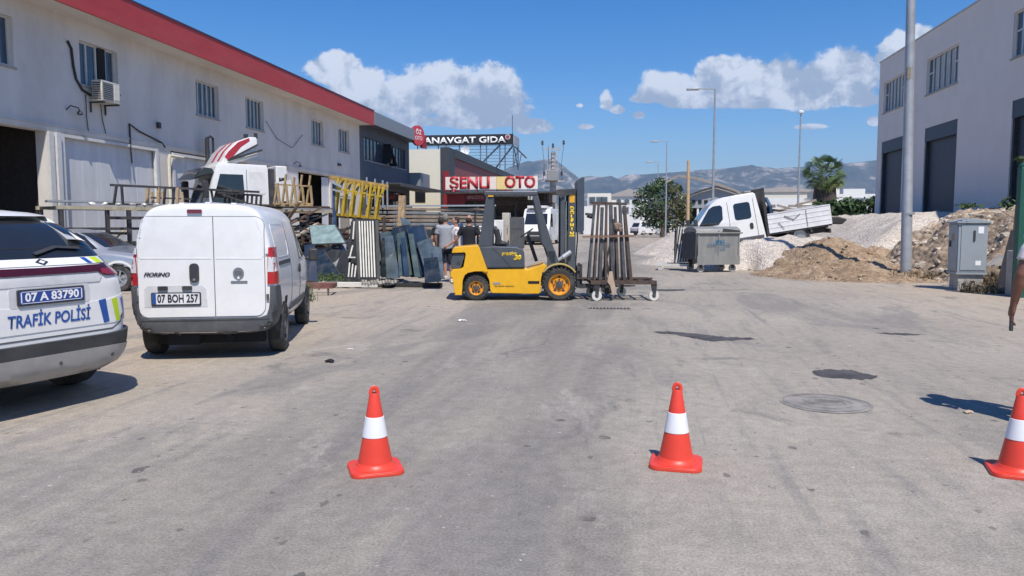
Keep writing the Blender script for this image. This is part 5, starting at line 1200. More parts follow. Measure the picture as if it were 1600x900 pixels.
def dropside_truck():
    # local: y forward, x right; nose towards world -x
    th = R(90+2); base = Vector((3.3, 29.3, .0)); tilt = R(-9.3)
    t = empty('dropside_truck', (2.78, 29.3, .52), 0, 'white double cab dropside truck parked nose-down on the gravel', 'truck')
    t.rotation_euler = (tilt, 0, th)   # nose down
    f = 0.0  # local y=0 at the front axle, forward +y
    prof = [(.78, -.02), (.80, .25), (.76, .50), (.62, .72), (.10, .93), (-.52, 1.60), (-.75, 1.74), (-1.0, 1.79), (-2.02, 1.80), (-2.10, 1.74), (-2.28, .02), (-2.25, -.05)]
    def hw(z, y): return 1-.10*max(0, (z-.75))**1.1-(.10 if y > .5 else 0)
    b = side_prism('cab', prof, .97, WHITE, t, levels=(.2, .5, .75, 1.0, 1.25, 1.5, 1.7), bevel=.07, hwf=hw)
    bvh = get_bvh(b); arches(b, [(0, .0, .40, .55, 1.2), (0, .0, .40, -1.2, -.55)])
    P = lambda n, poly, side, m, par=b, **k: patch(n, bvh, poly, side, m, par, **k)
    P('windscreen', [(-.72, .90), (.72, .90), (.64, 1.62), (-.64, 1.62)], 'front', GLASSB, b, off=.006, cut=.08)
    P('grille', rrect(-.5, .5, .30, .52, .05), 'front', BLKP, b, off=.012); P('front_bumper', rrect(-.85, .85, -.02, .24, .05), 'front', GREYP, b, off=.03)
    for s in (-1, 1): P('headlight', rrect(s*.66-.13, s*.66+.13, .32, .62, .05), 'front', CLEAR, b, off=.012)
    for sd_ in ('left', 'right'):
        P('front_window', [(.0, .90), (-.42, 1.45), (-.58, 1.53), (-.84, 1.53), (-.90, 1.45), (-.86, 1.02), (-.70, .86), (-.1, .84)], sd_, GLASS, b, off=.006)
        P('rear_window', rrect(-1.86, -1.28, .90, 1.50, .10), sd_, GLASS, b, off=.006)
        P('door_handle', rrect(-1.88, -1.76, .52, .74, .05), sd_, BLKP, b, off=.015)
        P('seam', line_poly([(-1.08, .0), (-1.08, 1.6)], .015), sd_, DARK, b, off=.003, thick=.004); P('seam', line_poly([(-2.02, .1), (-1.98, 1.6)], .015), sd_, DARK, b, off=.003, thick=.004)
        P('side_moulding', rrect(-2.2, -.45, .16, .26, .02), sd_, GREYP, b, off=.012)
    for s in (-1, 1): MB().box((s*1.12, .12, 1.0), (.2, .12, .34)).bar((s*.9, .05, .9), (s*1.08, .1, .95), .04).build('mirror', BLKP, t, bevel=.04)
    # chassis and bed
    MB().bb(-.45, -.35, -4.48, -2.2, -.02, .14).bb(.35, .45, -4.48, -2.2, -.02, .14).bb(-.9, .9, -4.50, -4.45, -.05, .1).bb(-.8, .8, -3.0, -2.4, -.22, .10).bb(-1.0, 1.0, -4.4, -4.3, .142, .2).build('chassis', DSTEEL, t)
    MB().bb(-1.02, 1.02, -4.52, -2.36, .205, .26).build('bed_floor', DSTEEL, t)
    BED = mat('dropside_grey', (.74, .75, .77), .4, metal=.0, var=.06, dirt=.2)
    for s in (-1, 1):
        m = MB(); 
        for k in range(4): z = .265+k*.165; m.bb(s*1.02, s*1.045, -4.52, -2.38, z, z+.035); m.bb(s*1.025, s*1.035, -4.52, -2.38, z+.0351, z+.1645)
        m.bb(s*1.018, s*1.05, -4.52, -2.38, .925, .96)
        d = m.build('dropside', BED, t)
        m = MB(); m.bar((s*1.06, -2.9, .35), (s*1.06, -2.72, .6), .014).bar((s*1.06, -3.5, .8), (s*1.06, -3.25, .62), .014).bar((s*1.06, -3.25, .62), (s*1.06, -2.95, .8), .02).bar((s*1.06, -3.7, .3), (s*1.06, -3.7, .9), .012); m.build('latch', GREYP, d)
    MB().bb(-1.0, 1.0, -4.55, -4.53, .27, .95).build('tailboard', BED, t)
    m = MB(); m.bb(-1.0, 1.0, -2.38, -2.31, -.1, 1.79); 
    for x in (-.95, -.5, 0, .5, .95): m.bb(x-.03, x+.03, -2.40, -2.34, 1.0, 1.86)
    m.bb(-.98, .98, -2.405, -2.335, 1.80, 1.9).bb(-.98, .98, -2.405, -2.335, 1.4, 1.45); m.build('headboard', DSTEEL, t)
    MB().tube([(-.6, -2.55, .5), (-.7, -2.6, 1.2), (-.2, -2.6, 1.5)], .07, 6).ico((-.5, -2.6, 1.0), .22, 1, (.8, .6, 1.2), .2).build('crane_folded', BLUEP, t)
    m = MB()
    for i, (a, bb_) in enumerate((((.8, -4.6, .6), (.2, -2.5, 1.15)), ((-.6, -4.48, .55), (-.9, -2.6, .9)), ((.2, -4.8, .5), (-.6, -2.7, 1.05)), ((-.8, -4.2, .6), (-.3, -2.5, 1.0)))): m.bar(a, bb_, .1, .05)
    m.ico((.3, -3.2, .75), .3, 1, (1.4, 1.6, .6), .3).ico((-.4, -3.9, .6), .3, 1, (1.2, 1.6, .6), .3); m.build('load', STEELR, t)
    for s in (-1, 1):
        wheel(t, (s*.82, 0, 0), .345, .2, ALU, side=s, style='disc')
        wheel(t, (s*.84, -3.42, .02), .345, .2, ALU, side=s, style='disc')
        g = MB(); o_ = [(-3.42+.44*math.cos(a), .02+.44*math.sin(a)) for a in [R(q) for q in range(10, 171, 16)]]; i_ = [(-3.42+.41*math.cos(a), .02+.41*math.sin(a)) for a in [R(q) for q in range(170, 9, -16)]]
        g.prism(o_+i_, s*.72, s*.98, 'X').build('mudguard', mat('mid_grey_guard', (.16, .165, .17), .6), t)
dropside_truck()

def tractor_truck():
    th = R(134); t = empty('truck_cab', (-13.2, 24.0, 0), th, 'white truck tractor unit with a red striped roof fairing by the workshop wall', 'truck'); t.scale = (1, .92, 1.1)
    # local y forward (nose left), x right side faces away, left side (-x) faces the street camera
    pass
    prof = [(.1, .55), (1.0, .55), (1.02, 1.1), (.98, 1.7), (.80, 2.15), (.52, 3.02), (.40, 3.12), (-1.22, 3.10), (-1.26, 3.0), (-1.26, .9), (.0, .9)]
    b = side_prism('cab', prof, 1.2, WHITE, t, levels=(1.4, 2.0, 2.5, 3.0), bevel=.06, hwf=lambda z, y: 1-.04*max(0, z-1.9)-(.06 if y > .8 else 0))
    bvh = get_bvh(b); arches(b, [(.0+.2, .5, .58, .7, 1.4), (.2, .5, .58, -1.4, -.7)])
    P = lambda n, poly, side, m, par=b, **k: patch(n, bvh, poly, side, m, par, **k)
    P('windscreen', [(-1.02, 1.85), (1.02, 1.85), (.98, 2.85), (-.98, 2.85)], 'front', GLASSB, b, off=.01, cut=.1)
    for sd_ in ('left', 'right'):
        P('side_window', [(.66, 1.85), (.60, 2.2), (.40, 2.80), (-.38, 2.80), (-.42, 2.0), (.1, 1.92)], sd_, GLASS, b, off=.008)
        P('seam', line_poly([(-.5, 1.0), (-.5, 2.95)], .02), sd_, mat('panel_gap', (.1, .1, .105), .8), b, off=.003, thick=.004)
        P('side_panel', rrect(-1.15, -.58, 2.25, 2.9, .05), sd_, WHITE2, b, off=.01)
    P('lower_grille', rrect(-.9, .9, .75, 1.45, .05), 'front', BLKP, b, off=.02)
    v = MB(); v.prism([(.55, 2.82), (.62, 2.95), (.95, 2.98), (1.20, 2.72), (1.22, 2.62), (1.10, 2.68)], -1.1, 1.1, 'X'); v.build('sun_visor', mat('black_visor', (.015, .016, .02), .2, coat=.5), t, bevel=.03)
    fp = [(.32, 3.12), (.05, 3.5), (-.25, 3.76), (-.70, 3.92), (-.92, 3.92), (-.96, 3.84), (-.96, 3.38), (-.15, 3.12)]
    fa = side_prism('roof_fairing', fp, 1.0, WHITE, t, levels=(3.4, 3.7), bevel=.06); fb = get_bvh(fa)
    RDS = mat('red_stripe', (.42, .03, .05), .4)
    for sd_ in ('left', 'right'):
        patch('stripe', fb, [(.18, 3.30), (.05, 3.46), (-.30, 3.75), (-.68, 3.89), (-.70, 3.80), (-.40, 3.62), (-.10, 3.32), (.02, 3.18)], sd_, RDS, fa, off=.006)
    for k in (-.5, .2): patch('stripe', fb, [(k-.12, 3.2), (k+.12, 3.2), (k+.12, 4.0), (k-.12, 4.0)], 'front', RDS, fa, off=.008)
    m = MB().bb(-.95, -.85, -1.0, -.9, 3.9, 4.05).tube([(-.9, -.6, 3.9), (-.9, -.6, 4.0)], .08, 10).bar((-1.05, .0, 3.25), (-1.05, -.95, 3.7), .05).bar((-1.08, .1, 3.2), (-1.08, -1.1, 3.55), .06); m.build('roof_gear', BLKP, t)
    MB().box((-1.24, .92, 2.35), (.12, .2, .48)).bar((-1.15, .9, 2.5), (-1.24, .9, 2.5), .04).build('mirror', BLKP, t, bevel=.04)
    MB().box((1.28, .95, 2.3), (.16, .25, .75)).build('mirror', BLKP, t, bevel=.04)
    MB().bb(-.45, .45, -5.5, -1.2, .7, .95).build('chassis', DSTEEL, t)
    MB().bb(-1.1, -1.0, -1.5, -1.3, .9, 3.0).bb(1.0, 1.1, -1.5, -1.3, .9, 3.0).bb(-.95, .95, -1.45, -1.32, .9, 2.9).build('rear_stack', DSTEEL, t)
    for s in (-1, 1):
        for y in (.2, -3.6): wheel(t, (s*1.0, y, .5), .5, .3, ALU, side=s, style='disc')
    MB().bb(-1.15, 1.15, -5.6, -1.75, .96, 1.1).build('deck', DSTEEL, t)
    bx = MB().bb(-1.15, 1.15, -1.95, -1.55, 1.1, 3.1).build('side_deflector', WHITE2, t, bevel=.03)
    text_flat('deflector_lettering', 'NEISI', .3, (-1.158, -1.75, 2.0), (0, 0, -1), TXT_DK, bx, up=(0, -1, 0), width=1.5, bold=.01)
tractor_truck()

def simple_van(name, loc, rz, L_, Wd, Hh, m, label, cat='van', hood=.7, group=None, wind=True, kind='van'):
    t = empty(name, loc, rz, label, cat, group); hw_ = Wd/2; z0 = .3
    if kind == 'van': prof = [(0, z0), (0, Hh*.55), (.08, Hh*.97), (.2, Hh), (L_-hood-.9, Hh), (L_-hood-.6, Hh*.96), (L_-hood+.05, Hh*.52), (L_-.12, Hh*.44), (L_, Hh*.36), (L_, z0)]
    else: prof = [(0, z0), (0, Hh*.5), (.12, Hh*.60), (.45, Hh*.95), (.7, Hh), (L_*.5, Hh), (L_*.58, Hh*.95), (L_-hood, Hh*.62), (L_-.15, Hh*.5), (L_, Hh*.42), (L_, z0)]
    b = side_prism('body', prof, hw_, m, t, levels=(Hh*.45, Hh*.6, Hh*.8), bevel=.06, hwf=lambda z, y: 1-.10*max(0, z/Hh-.5)*2*(1.3 if kind != 'van' else .7)); bvh = get_bvh(b)
    P = lambda n, poly, side, mm, **k: patch(n, bvh, poly, side, mm, b, cut=.15, **k)
    ra, fa = L_*.2, L_*.8; r = Hh*.15 if kind == 'van' else .32
    P('windscreen', [(-hw_*.82, Hh*.56), (hw_*.82, Hh*.56), (hw_*.76, Hh*.86), (-hw_*.76, Hh*.86)], 'front', GLASS, off=.01); P('rear_window', [(-hw_*.8, Hh*.60), (hw_*.8, Hh*.60), (hw_*.72, Hh*.88), (-hw_*.72, Hh*.88)], 'rear', GLASS, off=.01)
    P('bumper', rrect(-hw_*.97, hw_*.97, z0, z0+Hh*.13, .04), 'front', BLKP, off=.03); P('grille', rrect(-hw_*.5, hw_*.5, Hh*.27, Hh*.37, .05), 'front', BLKP, off=.02); P('bumper', rrect(-hw_*.97, hw_*.97, z0, z0+.25, .04), 'rear', BLKP, off=.03)
    for s in (-1, 1):
        P('headlight', rrect(s*hw_*.78-.14, s*hw_*.78+.14, Hh*.32, Hh*.39, .03), 'front', CLEAR, off=.02); P('tail_lamp', rrect(s*hw_*.88-.06, s*hw_*.88+.06, Hh*.35, Hh*.55, .02), 'rear', RED, off=.02)
        MB().box((s*(hw_+.12), L_-hood-.1, Hh*.55), (.16, .12, .3 if kind == 'van' else .16)).build('mirror', BLKP, t, bevel=.03)
        for y in (ra, fa): wheel(t, (s*(hw_-.1), y, r), r, .2, ALU, side=s, style='disc')
    for sd_ in ('left', 'right'):
        if kind == 'van': P('side_window', [(L_-hood-1.35, Hh*.56), (L_-hood-1.35, Hh*.86), (L_-hood-.72, Hh*.86), (L_-hood-.15, Hh*.56)], sd_, GLASS, off=.01)
        else:
            P('side_window', [(.5, Hh*.62), (.75, Hh*.9), (L_*.30, Hh*.92), (L_*.30, Hh*.62)], sd_, GLASS, off=.01); P('side_window', [(L_*.33, Hh*.62), (L_*.33, Hh*.92), (L_*.48, Hh*.92), (L_*.48, Hh*.62)], sd_, GLASS, off=.01); P('side_window', [(L_*.51, Hh*.62), (L_*.51, Hh*.92), (L_*.56, Hh*.90), (L_-hood-.25, Hh*.62)], sd_, GLASS, off=.01)
    return t
p = gr(841, 383); tv = simple_van('transit_van', (p.x+.1, 54.4+5.6, 0), R(180-4), 5.6, 2.05, 2.62, WHITE, 'tall white delivery van facing the camera behind the forklift')
MB().bb(-.7, .7, 3.4, 4.6, 2.63, 2.82).bb(-.95, .95, 3.2, 3.4, 2.62, 2.75).build('roof_unit', WHITE2, tv, bevel=.03)
p = gr(1003, 367); simple_van('white_wagon', (p.x-1.1, 104, 0), R(-52), 4.3, 1.75, 1.85, WHITE2, 'small white estate car parked beside the green tree', 'car', kind='car')
p = gr(1012, 367); simple_van('white_hatchback', (p.x+2.3, 108, 0), R(-50), 4.0, 1.7, 1.5, WHITE2, 'white car half hidden beyond the estate car by the tree', 'car', kind='car')
simple_van('white_minibus', (p.x-1.5, 116, 0), R(-55), 5.5, 2.0, 2.45, WHITE2, 'white minibus roof showing above the estate car', 'van')
p = at(748, 350, 44); simple_van('white_car', (p.x, 48, 0), R(180-14), 4.2, 1.75, 1.5, WHITE2, 'white car seen through the forklift cabin gap', 'car', kind='car')

# ============================================================ BACKGROUND
def leaves(mb, c, rad, n, size, flat=1.0, shell=.55):
    for k in range(n):
        d = Vector((random.gauss(0, 1), random.gauss(0, 1), random.gauss(0, 1))).normalized(); r = (shell+(1-shell)*random.random()) 
        p = Vector(c)+Vector((d.x*rad[0]*r, d.y*rad[1]*r, d.z*rad[2]*r)); s = size*random.uniform(.5, 1.3)
        a = Vector((random.gauss(0, 1), random.gauss(0, 1), random.gauss(0, .6))).normalized(); b = a.cross(d if abs(a.dot(d)) < .9 else Vector((0, 0, 1))).normalized()
        mb.face([p-a*s-b*s*.4, p+a*s*.2-b*s*.6, p+a*s+b*s*.1, p-a*s*.1+b*s*.6])
LEAF = mat('dark_foliage', (.045, .085, .022), .7, var=.55, scale=1.3); LEAF2 = mat('sunlit_foliage', (.10, .105, .035), .7, var=.5, scale=1.5); HEDGE = mat('hedge_foliage', (.05, .095, .03), .7, var=.5, scale=2)
BARK = mat('bark', (.12, .09, .065), .9, var=.3)
def tree(Y):
    p = at(1035, 350, Y); t = empty('broadleaf_tree', (p.x, Y, 0), 0, 'bushy green tree beyond the gravel, left of the timber post', 'tree')
    m = MB().tube([(0, 0, 0), (.1, 0, 1.5), (0, .1, 3.0)], [.3, .24, .18], 8)
    for a in range(6): d = Vector((math.cos(a*1.05), math.sin(a*1.05), 1.1)); m.tube([(0, 0, 1.4), Vector((0, 0, 1.4))+d*1.3, Vector((0, 0, 1.6))+d*2.4], [.14, .09, .04], 6)
    m.build('trunk', BARK, t, smooth=True)
    s = Y/1200*1.10; m1, m2 = MB(), MB()
    cl = [(-26, 55, 16), (-30, 38, 15), (-22, 30, 15), (-12, 66, 14), (0, 60, 20), (-8, 42, 22), (14, 62, 14), (22, 50, 17), (26, 34, 16), (8, 36, 22), (30, 24, 13), (-16, 20, 16), (0, 16, 20), (18, 16, 18), (-4, 74, 9), (-36, 28, 9), (8, 72, 8), (34, 40, 9), (-38, 46, 5), (-20, 64, 8), (22, 64, 8)]
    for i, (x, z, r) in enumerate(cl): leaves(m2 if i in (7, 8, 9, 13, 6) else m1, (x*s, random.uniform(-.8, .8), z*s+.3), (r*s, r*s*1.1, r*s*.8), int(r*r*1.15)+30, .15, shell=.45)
    m1.build('crown', LEAF, t, fix=False); m2.build('sunlit_branches', LEAF2, t, fix=False)  # right-hand clumps use a paler leaf colour as painted sunlight
tree(88)
def palm(Y):
    p = at(1287, 350, Y); t = empty('fan_palm', (p.x, Y, 0), 0, 'stout fan palm with a thick skirt of dead fronds in front of the hills', 'palm tree')
    m = MB().lathe([(.75, 0), (.72, 1.5), (.86, 3.2), (.78, 4.1), (.35, 4.7)], 14); MBb = m
    for k in range(700):
        a = random.random()*2*PI; z = random.uniform(1.0, 4.4); r = .74+.14*math.sin(z*.9); q = Vector((math.cos(a), math.sin(a), 0)); tt = Vector((-q.y, q.x, 0))
        b = q*r+Vector((0, 0, z)); m.face([b-tt*.05, b+tt*.05, b+q*.13+tt*.02-Vector((0, 0, .45)), b+q*.13-tt*.02-Vector((0, 0, .45))])
    m.build('trunk', mat('palm_skirt', (.085, .066, .055), .95, var=.4, scale=4), t)
    g, y_ = MB(), MB()
    els = [-40]*14+[-20]*11+[-2]*11+[16]*10+[34]*9+[52]*7+[72]*4
    for k, e_ in enumerate(els):
        a = k*2.39996; el = R(e_+random.uniform(-8, 8)); d = Vector((math.cos(a)*math.cos(el), math.sin(a)*math.cos(el), math.sin(el)))
        o = Vector((0, 0, 5.15)); c = o+d*random.uniform(.75, 1.15); mm = y_ if e_ <= -40 else g; side = d.cross(Vector((0, 0, 1))).normalized() if abs(d.z) < .95 else Vector((1, 0, 0))
        side = (side*math.cos(random.uniform(-.9, .9))+d.cross(side)*math.sin(random.uniform(-.9, .9))).normalized(); up = side.cross(d); mm.bar(o+d*.3, c, .035)
        for j in range(12):
            f = (j/11-.5)*2.3; dd = (d*math.cos(f)+side*math.sin(f)).normalized(); l = .72-.10*abs(f); mid = c+dd*l*.6; tip = mid+dd*l*.4+Vector((0, 0, -.13)); w = dd.cross(up).normalized()*.034
            mm.face([c, mid+w, tip, mid-w])
    g.build('crown', mat('palm_green', (.075, .125, .04), .5, var=.45, scale=2), t, fix=False); y_.build('lower_fronds', mat('palm_yellow_green', (.19, .22, .05), .6, var=.35, scale=2), t, fix=False)
palm(60)
def hedge():
    a = at(1298, 350, 58); b = at(1374, 350, 58); t = empty('hedge', ((a.x+b.x)/2, 58, 0), 0, 'dense green hedge between the palm and the grey hall', 'hedge'); w = b.x-a.x+4
    m = MB()
    for k in range(110): leaves(m, (random.uniform(-w/2, w/2), random.uniform(-.5, .5), random.uniform(.6, 3.0)), (.7, .5, .55), 110, .17, shell=.1)
    m.build('foliage', HEDGE, t, fix=False); m = MB()
    for k in range(9): x = -w/2+w*k/8; m.tube([(x, 0, 0), (x+.1, 0, 2.3)], .06, 5)
    m.build('stems', BARK, t)
hedge()
BW = mat('far_white_render', (.72, .72, .70), .8, var=.05, dirt=.08, scale=.4); BC = mat('far_cream_render', (.66, .62, .53), .8, var=.05); ROOFG = mat('far_grey_roof', (.36, .33, .31), .8, var=.1, scale=.3)
def block(name, x0, x1, ytop, ybot, Y, D, m, lab, wins=(), roof=None, ry=None, n=6, zbase=-.1):
    a = at(x0, ytop, Y); b = at(x1, ytop, Y); zt = at((x0+x1)/2, ytop, Y).z; t = empty(name, ((a.x+b.x)/2, Y, 0), 0, lab, 'building'); w = (b.x-a.x)/2
    MB().bb(-w, w, 0, D, zbase, zt).build('wall', m, t)
    if roof: MB().prism([(-w-.3, zt), (w+.3, zt), (w+.3, zt+.2), (0, zt+roof), (-w-.3, zt+.2)], -.3, D, 'Y').build('roof', ROOFG, t)
    for (u0, u1, y0, y1) in wins:
        p0 = at(u0, y0, Y); p1 = at(u1, y1, Y); xa, xb = p0.x-t.location.x, p1.x-t.location.x
        f = MB().bb(xa-.1, xb+.1, -.10, -.003, min(p0.z, p1.z)-.1, max(p0.z, p1.z)+.1).build('window', mat('far_frame', (.5, .5, .5), .6), t); MB().bb(xa, xb, -.14, -.101, min(p0.z, p1.z), max(p0.z, p1.z)).build('pane', GLASSB, f)
    return t
block('white_villa', 918, 955, 302, 350, 118, 14, BC, 'cream block with a wide window band right of the forklift mast', [(921, 930, 308, 318), (932, 940, 308, 318), (941, 949, 308, 318)])
block('low_building', 955, 1012, 307, 352, 122, 12, BW, 'low white building between the cream block and the tree', [(964, 970, 311, 317), (976, 983, 311, 317), (990, 996, 311, 318)], roof=1.2)
block('white_shed', 912, 1000, 322, 356, 112, 5, BW, 'white shed wall behind the wheeled rack', [(972, 982, 314+10, 320+12)])
block('long_hall', 1165, 1285, 300, 350, 150, 20, BC, 'very long low cream hall beneath the hills behind the truck', roof=1.0)
block('long_hall', 1160, 1300, 309, 352, 128, 12, BW, 'long white hall right behind the truck bed')
block('white_house', 1303, 1395, 303, 350, 92, 12, BW, 'white house with a row of dark windows above the hedge', [(1319, 1325, 310, 319), (1328, 1333, 310, 319), (1336, 1341, 310, 319), (1344, 1349, 310, 319), (1353, 1357, 310, 319), (1361, 1366, 310, 319), (1372, 1378, 310, 319)])
block('cream_house', 1290, 1312, 295, 350, 104, 10, BC, 'cream house edge just right of the palm')
block('roof_house', 1318, 1352, 295, 350, 112, 10, BW, 'small white roof block above the row of windows')
block('far_shed', 560, 900, 322, 352, 135, 10, mat('far_dull_render', (.33, .31, .29), .8), 'long dull shed far down the street')
block('white_villa', 1060, 1100, 306, 352, 140, 10, BC, 'pale building hidden behind the timber post')
def gable_hall():
    Y = 118; a = at(1072, 310, Y); b = at(1168, 310, Y); t = empty('arched_hall', ((a.x+b.x)/2, Y, 0), 0, 'grey market hall with a low arched roof above the truck cab', 'building'); w = (b.x-a.x)/2; z0 = at(1120, 312, Y).z; z1 = at(1120, 293, Y).z
    A = mat('far_grey_cladding', (.30, .31, .32), .7)
    MB().prism([(-w, z0-1.2), (w, z0-1.2), (w, z0+.3), (w*.4, z0+(z1-z0)*.75), (0, z1), (-w*.5, z0+(z1-z0)*.72), (-w, z0+.2)], 0, 20, 'Y').build('gable', A, t)
    pts = [(-w-.6, z0+.2), (-w*.5, z0+(z1-z0)*.75), (0, z1+.12), (w*.4, z0+(z1-z0)*.78), (w+1.2, z0+.0)]; m = MB()
    for p, q in zip(pts, pts[1:]): m.bar((p[0], -.5, p[1]), (q[0], -.5, q[1]), .5, .3)
    m.build('roof_edge', DSTEEL, t); m = MB()
    for k in range(9): x = -w*.8+k*w*.2; m.bb(x, x+w*.11, -.12, -.003, z0-.55, z0-.05)
    m.build('window_band', GLASS, t); MB().bb(-w, w, 2, 18, 0, z0-1.21).build('dark_opening', DARK, t)
    m = MB(); 
    for k in range(6): x = -w+k*w*.4; m.bb(x-.15, x+.15, .1, .4, 0, z0-1.2)
    m.build('column', BW, t)
gable_hall()
def steel_arch():
    Y = 50; m = MB(); pts = [at(1040, 285, Y), at(1060, 275, Y), at(1085, 278, Y), at(1120, 288, Y), at(1150, 298, Y), at(1165, 308, Y)]
    for a, b in zip(pts, pts[1:]): m.bar(a, b, .14)
    for p in (pts[-1],): m.bar(p, (p.x, p.y, 0), .14)
    o = m.build('bent_frame', mat('weathered_frame', (.30, .27, .24), .8)); tag(o, 'long bent steel frame arching over the truck cab from the tree', 'frame')
steel_arch()
def timber_pile():
    Y = 40; m = MB()
    for k in range(13):
        a = at(1172+k*6, random.uniform(320, 338), Y+random.uniform(-1, 2)); b = a+Vector((random.uniform(.6, 1.6), random.uniform(-.5, .5), random.uniform(-.5, .3))); m.bar(a, b, random.uniform(.08, .2))
    for k in range(6): a = at(1180+k*16, 335, Y); m.bar((a.x, a.y, 0), (a.x+.2, a.y, a.z), .15)
    o = m.build('scrap_timber_stack', OWOOD); tag(o, 'untidy stack of scrap beams behind the truck bed', 'scrap stack')
    t = empty('satellite_dish', at(1261, 317, 42), 0, 'small white satellite dish behind the truck bed', 'satellite dish'); MB().lathe([(.02, .1), (.22, .03), (.26, .0), (.24, .03), (.02, .13)], 16, (0, 0, 0), 'Y').build('dish', TXT_W, t, smooth=True); p = t.location; MB().tube([(0, .12, 0), (0, .12, -p.z)], .03, 6).build('post', DSTEEL, t)
timber_pile()

def oto_shed():
    Y = 62.0; a = at(700, 350, Y); b = at(842, 350, Y); t = empty('parts_shop', ((a.x+b.x)/2, Y, 0), 0, 'dark open fronted parts shop under the big red lettered sign board', 'building'); w = (b.x-a.x)/2
    z1 = at(770, 303, Y).z
    DKW = mat('grimy_wall', (.10, .085, .075), .9, var=.3)
    MB().bb(-w, w+.8, 3.0, 3.2, 0, z1).bb(-w, -w+.15, 0, 2.99, 0, z1).bb(w+.65, w+.8, 0, 2.99, 0, z1).build('wall', DKW, t)
    MB().bb(-w-.2, w+1.4, -1.2, 3.4, z1+.001, z1+.13).build('roof', DSTEEL, t)
    MB().bb(-w*.1, w*1.0, -1.35, -1.21, z1-.05, z1+.16).build('canopy_edge', mat('pale_edge', (.5, .5, .5), .6), t)
    for x in (-w+.1, -w*.4, .2, w*.5, w+.5): MB().bb(x-.07, x+.07, -.1, .04, 0, z1).build('post', DSTEEL, t)
    m = MB()
    for z in (.7, 1.4, 2.1): m.bb(-w+.3, w+.5, 2.3, 2.9, z, z+.05)
    for k in range(26): x = random.uniform(-w+.4, w+.3); z = random.choice([.75, 1.45, 2.15]); h = random.uniform(.2, .5); m.bb(x, x+random.uniform(.2, .5), 2.3, 2.8, z+.001, z+h)
    m.build('shelf_goods', mat('greasy_goods', (.14, .12, .11), .8, var=.6, scale=3), t)
    bd = MB().bb(-w*.58, -w*.12, -.5, -.42, z1-.55, z1-.06).build('small_sign', mat('maroon_sign', (.16, .02, .03), .6), t); text_flat('sign_lettering', 'SENLİOTO', .36, (-w*.36, -.51, z1-.30), (1, 0, 0), mat('pink_lettering', (.6, .4, .4), .6), bd, width=w*.36)
    MB().bb(-w, -w*.6, -.3, -.2, z1-.9, z1+.2).build('red_board', mat('maroon_panel', (.26, .022, .03), .5), t)
    m = MB()
    for k in range(14): a_ = Vector((random.uniform(-w*.3, w), -.5, z1-.75+random.uniform(-.1, .1))); m.bar(a_, a_+Vector((random.uniform(.8, 2), .1, random.uniform(-.1, .1))), .08)
    m.build('overhead_bars', STEELR, t)
    # sign board (stands on the canopy)
    s = empty('sign_board', (t.location.x, Y-.8, z1+.16), 0, 'big pale sign board with red letters ŞENLI OTO on the parts shop roof', 'sign')
    z0_, z1_ = at(770, 296, Y-.8).z-(z1+.16), at(770, 276, Y-.8).z-(z1+.16)
    cols = [(.80, .72, .64), (.82, .76, .70), (.80, .68, .62), (.82, .78, .74), (.80, .70, .62), (.80, .62, .26), (.80, .70, .50), (.82, .78, .72), (.80, .72, .66)]
    n = len(cols)
    for k, c in enumerate(cols): xa = -w+2*w*k/n; MB().bb(xa+.01, xa+2*w/n-.01, -.05, .05, z0_, z1_).build('board_panel', mat('sign_panel_%d' % k, c, .5, var=.05), s)
    RL = mat('sign_red', (.46, .03, .04), .5)
    text_flat('sign_lettering', 'ŞENLI', 1.25, (-w*.47, -.08, (z0_+z1_)/2-.02), (1, 0, 0), RL, s, width=w*.88, bold=.05); text_flat('sign_lettering', 'OTO', 1.25, (w*.62, -.08, (z0_+z1_)/2+.02), (1, 0, 0), RL, s, width=w*.66, bold=.05)
    m = MB()
    for x in (-w*.9, -w*.3, w*.3, w*.9): m.bar((x, .1, 0), (x, .1, z0_+.3), .06)
    m.build('leg', DSTEEL, s)
oto_shed()
def fridge(px, py, w, h, Y, m, name, lab, cat):
    p = at(px, 350, Y); t = empty(name, (p.x, Y, 0), 0, lab, cat); b = MB().bb(-w/2, w/2, 0, .7, .02, h).build('casing', m, t, bevel=.03); MB().bb(-w/2+.03, w/2-.03, -.02, -.001, .06, h*.62).bb(-w/2+.03, w/2-.03, -.02, -.001, h*.64, h-.04).build('door', m, b); MB().bb(w/2-.12, w/2-.09, -.05, -.021, h*.4, h*.58).build('handle', DSTEEL, b)
fridge(777, 0, .75, 1.75, 47, WHITE2, 'fridge', 'white cabinet standing behind the forklift seat', 'cabinet'); fridge(790, 0, .45, 2.2, 48, mat('beige_casing', (.5, .46, .38), .6), 'locker', 'tall beige and white locker behind the forklift cabin', 'locker')
fridge(807, 0, .8, 1.9, 46.5, GREYP, 'metal_cupboard', 'dark grey metal cupboard beside the white delivery van', 'cupboard')

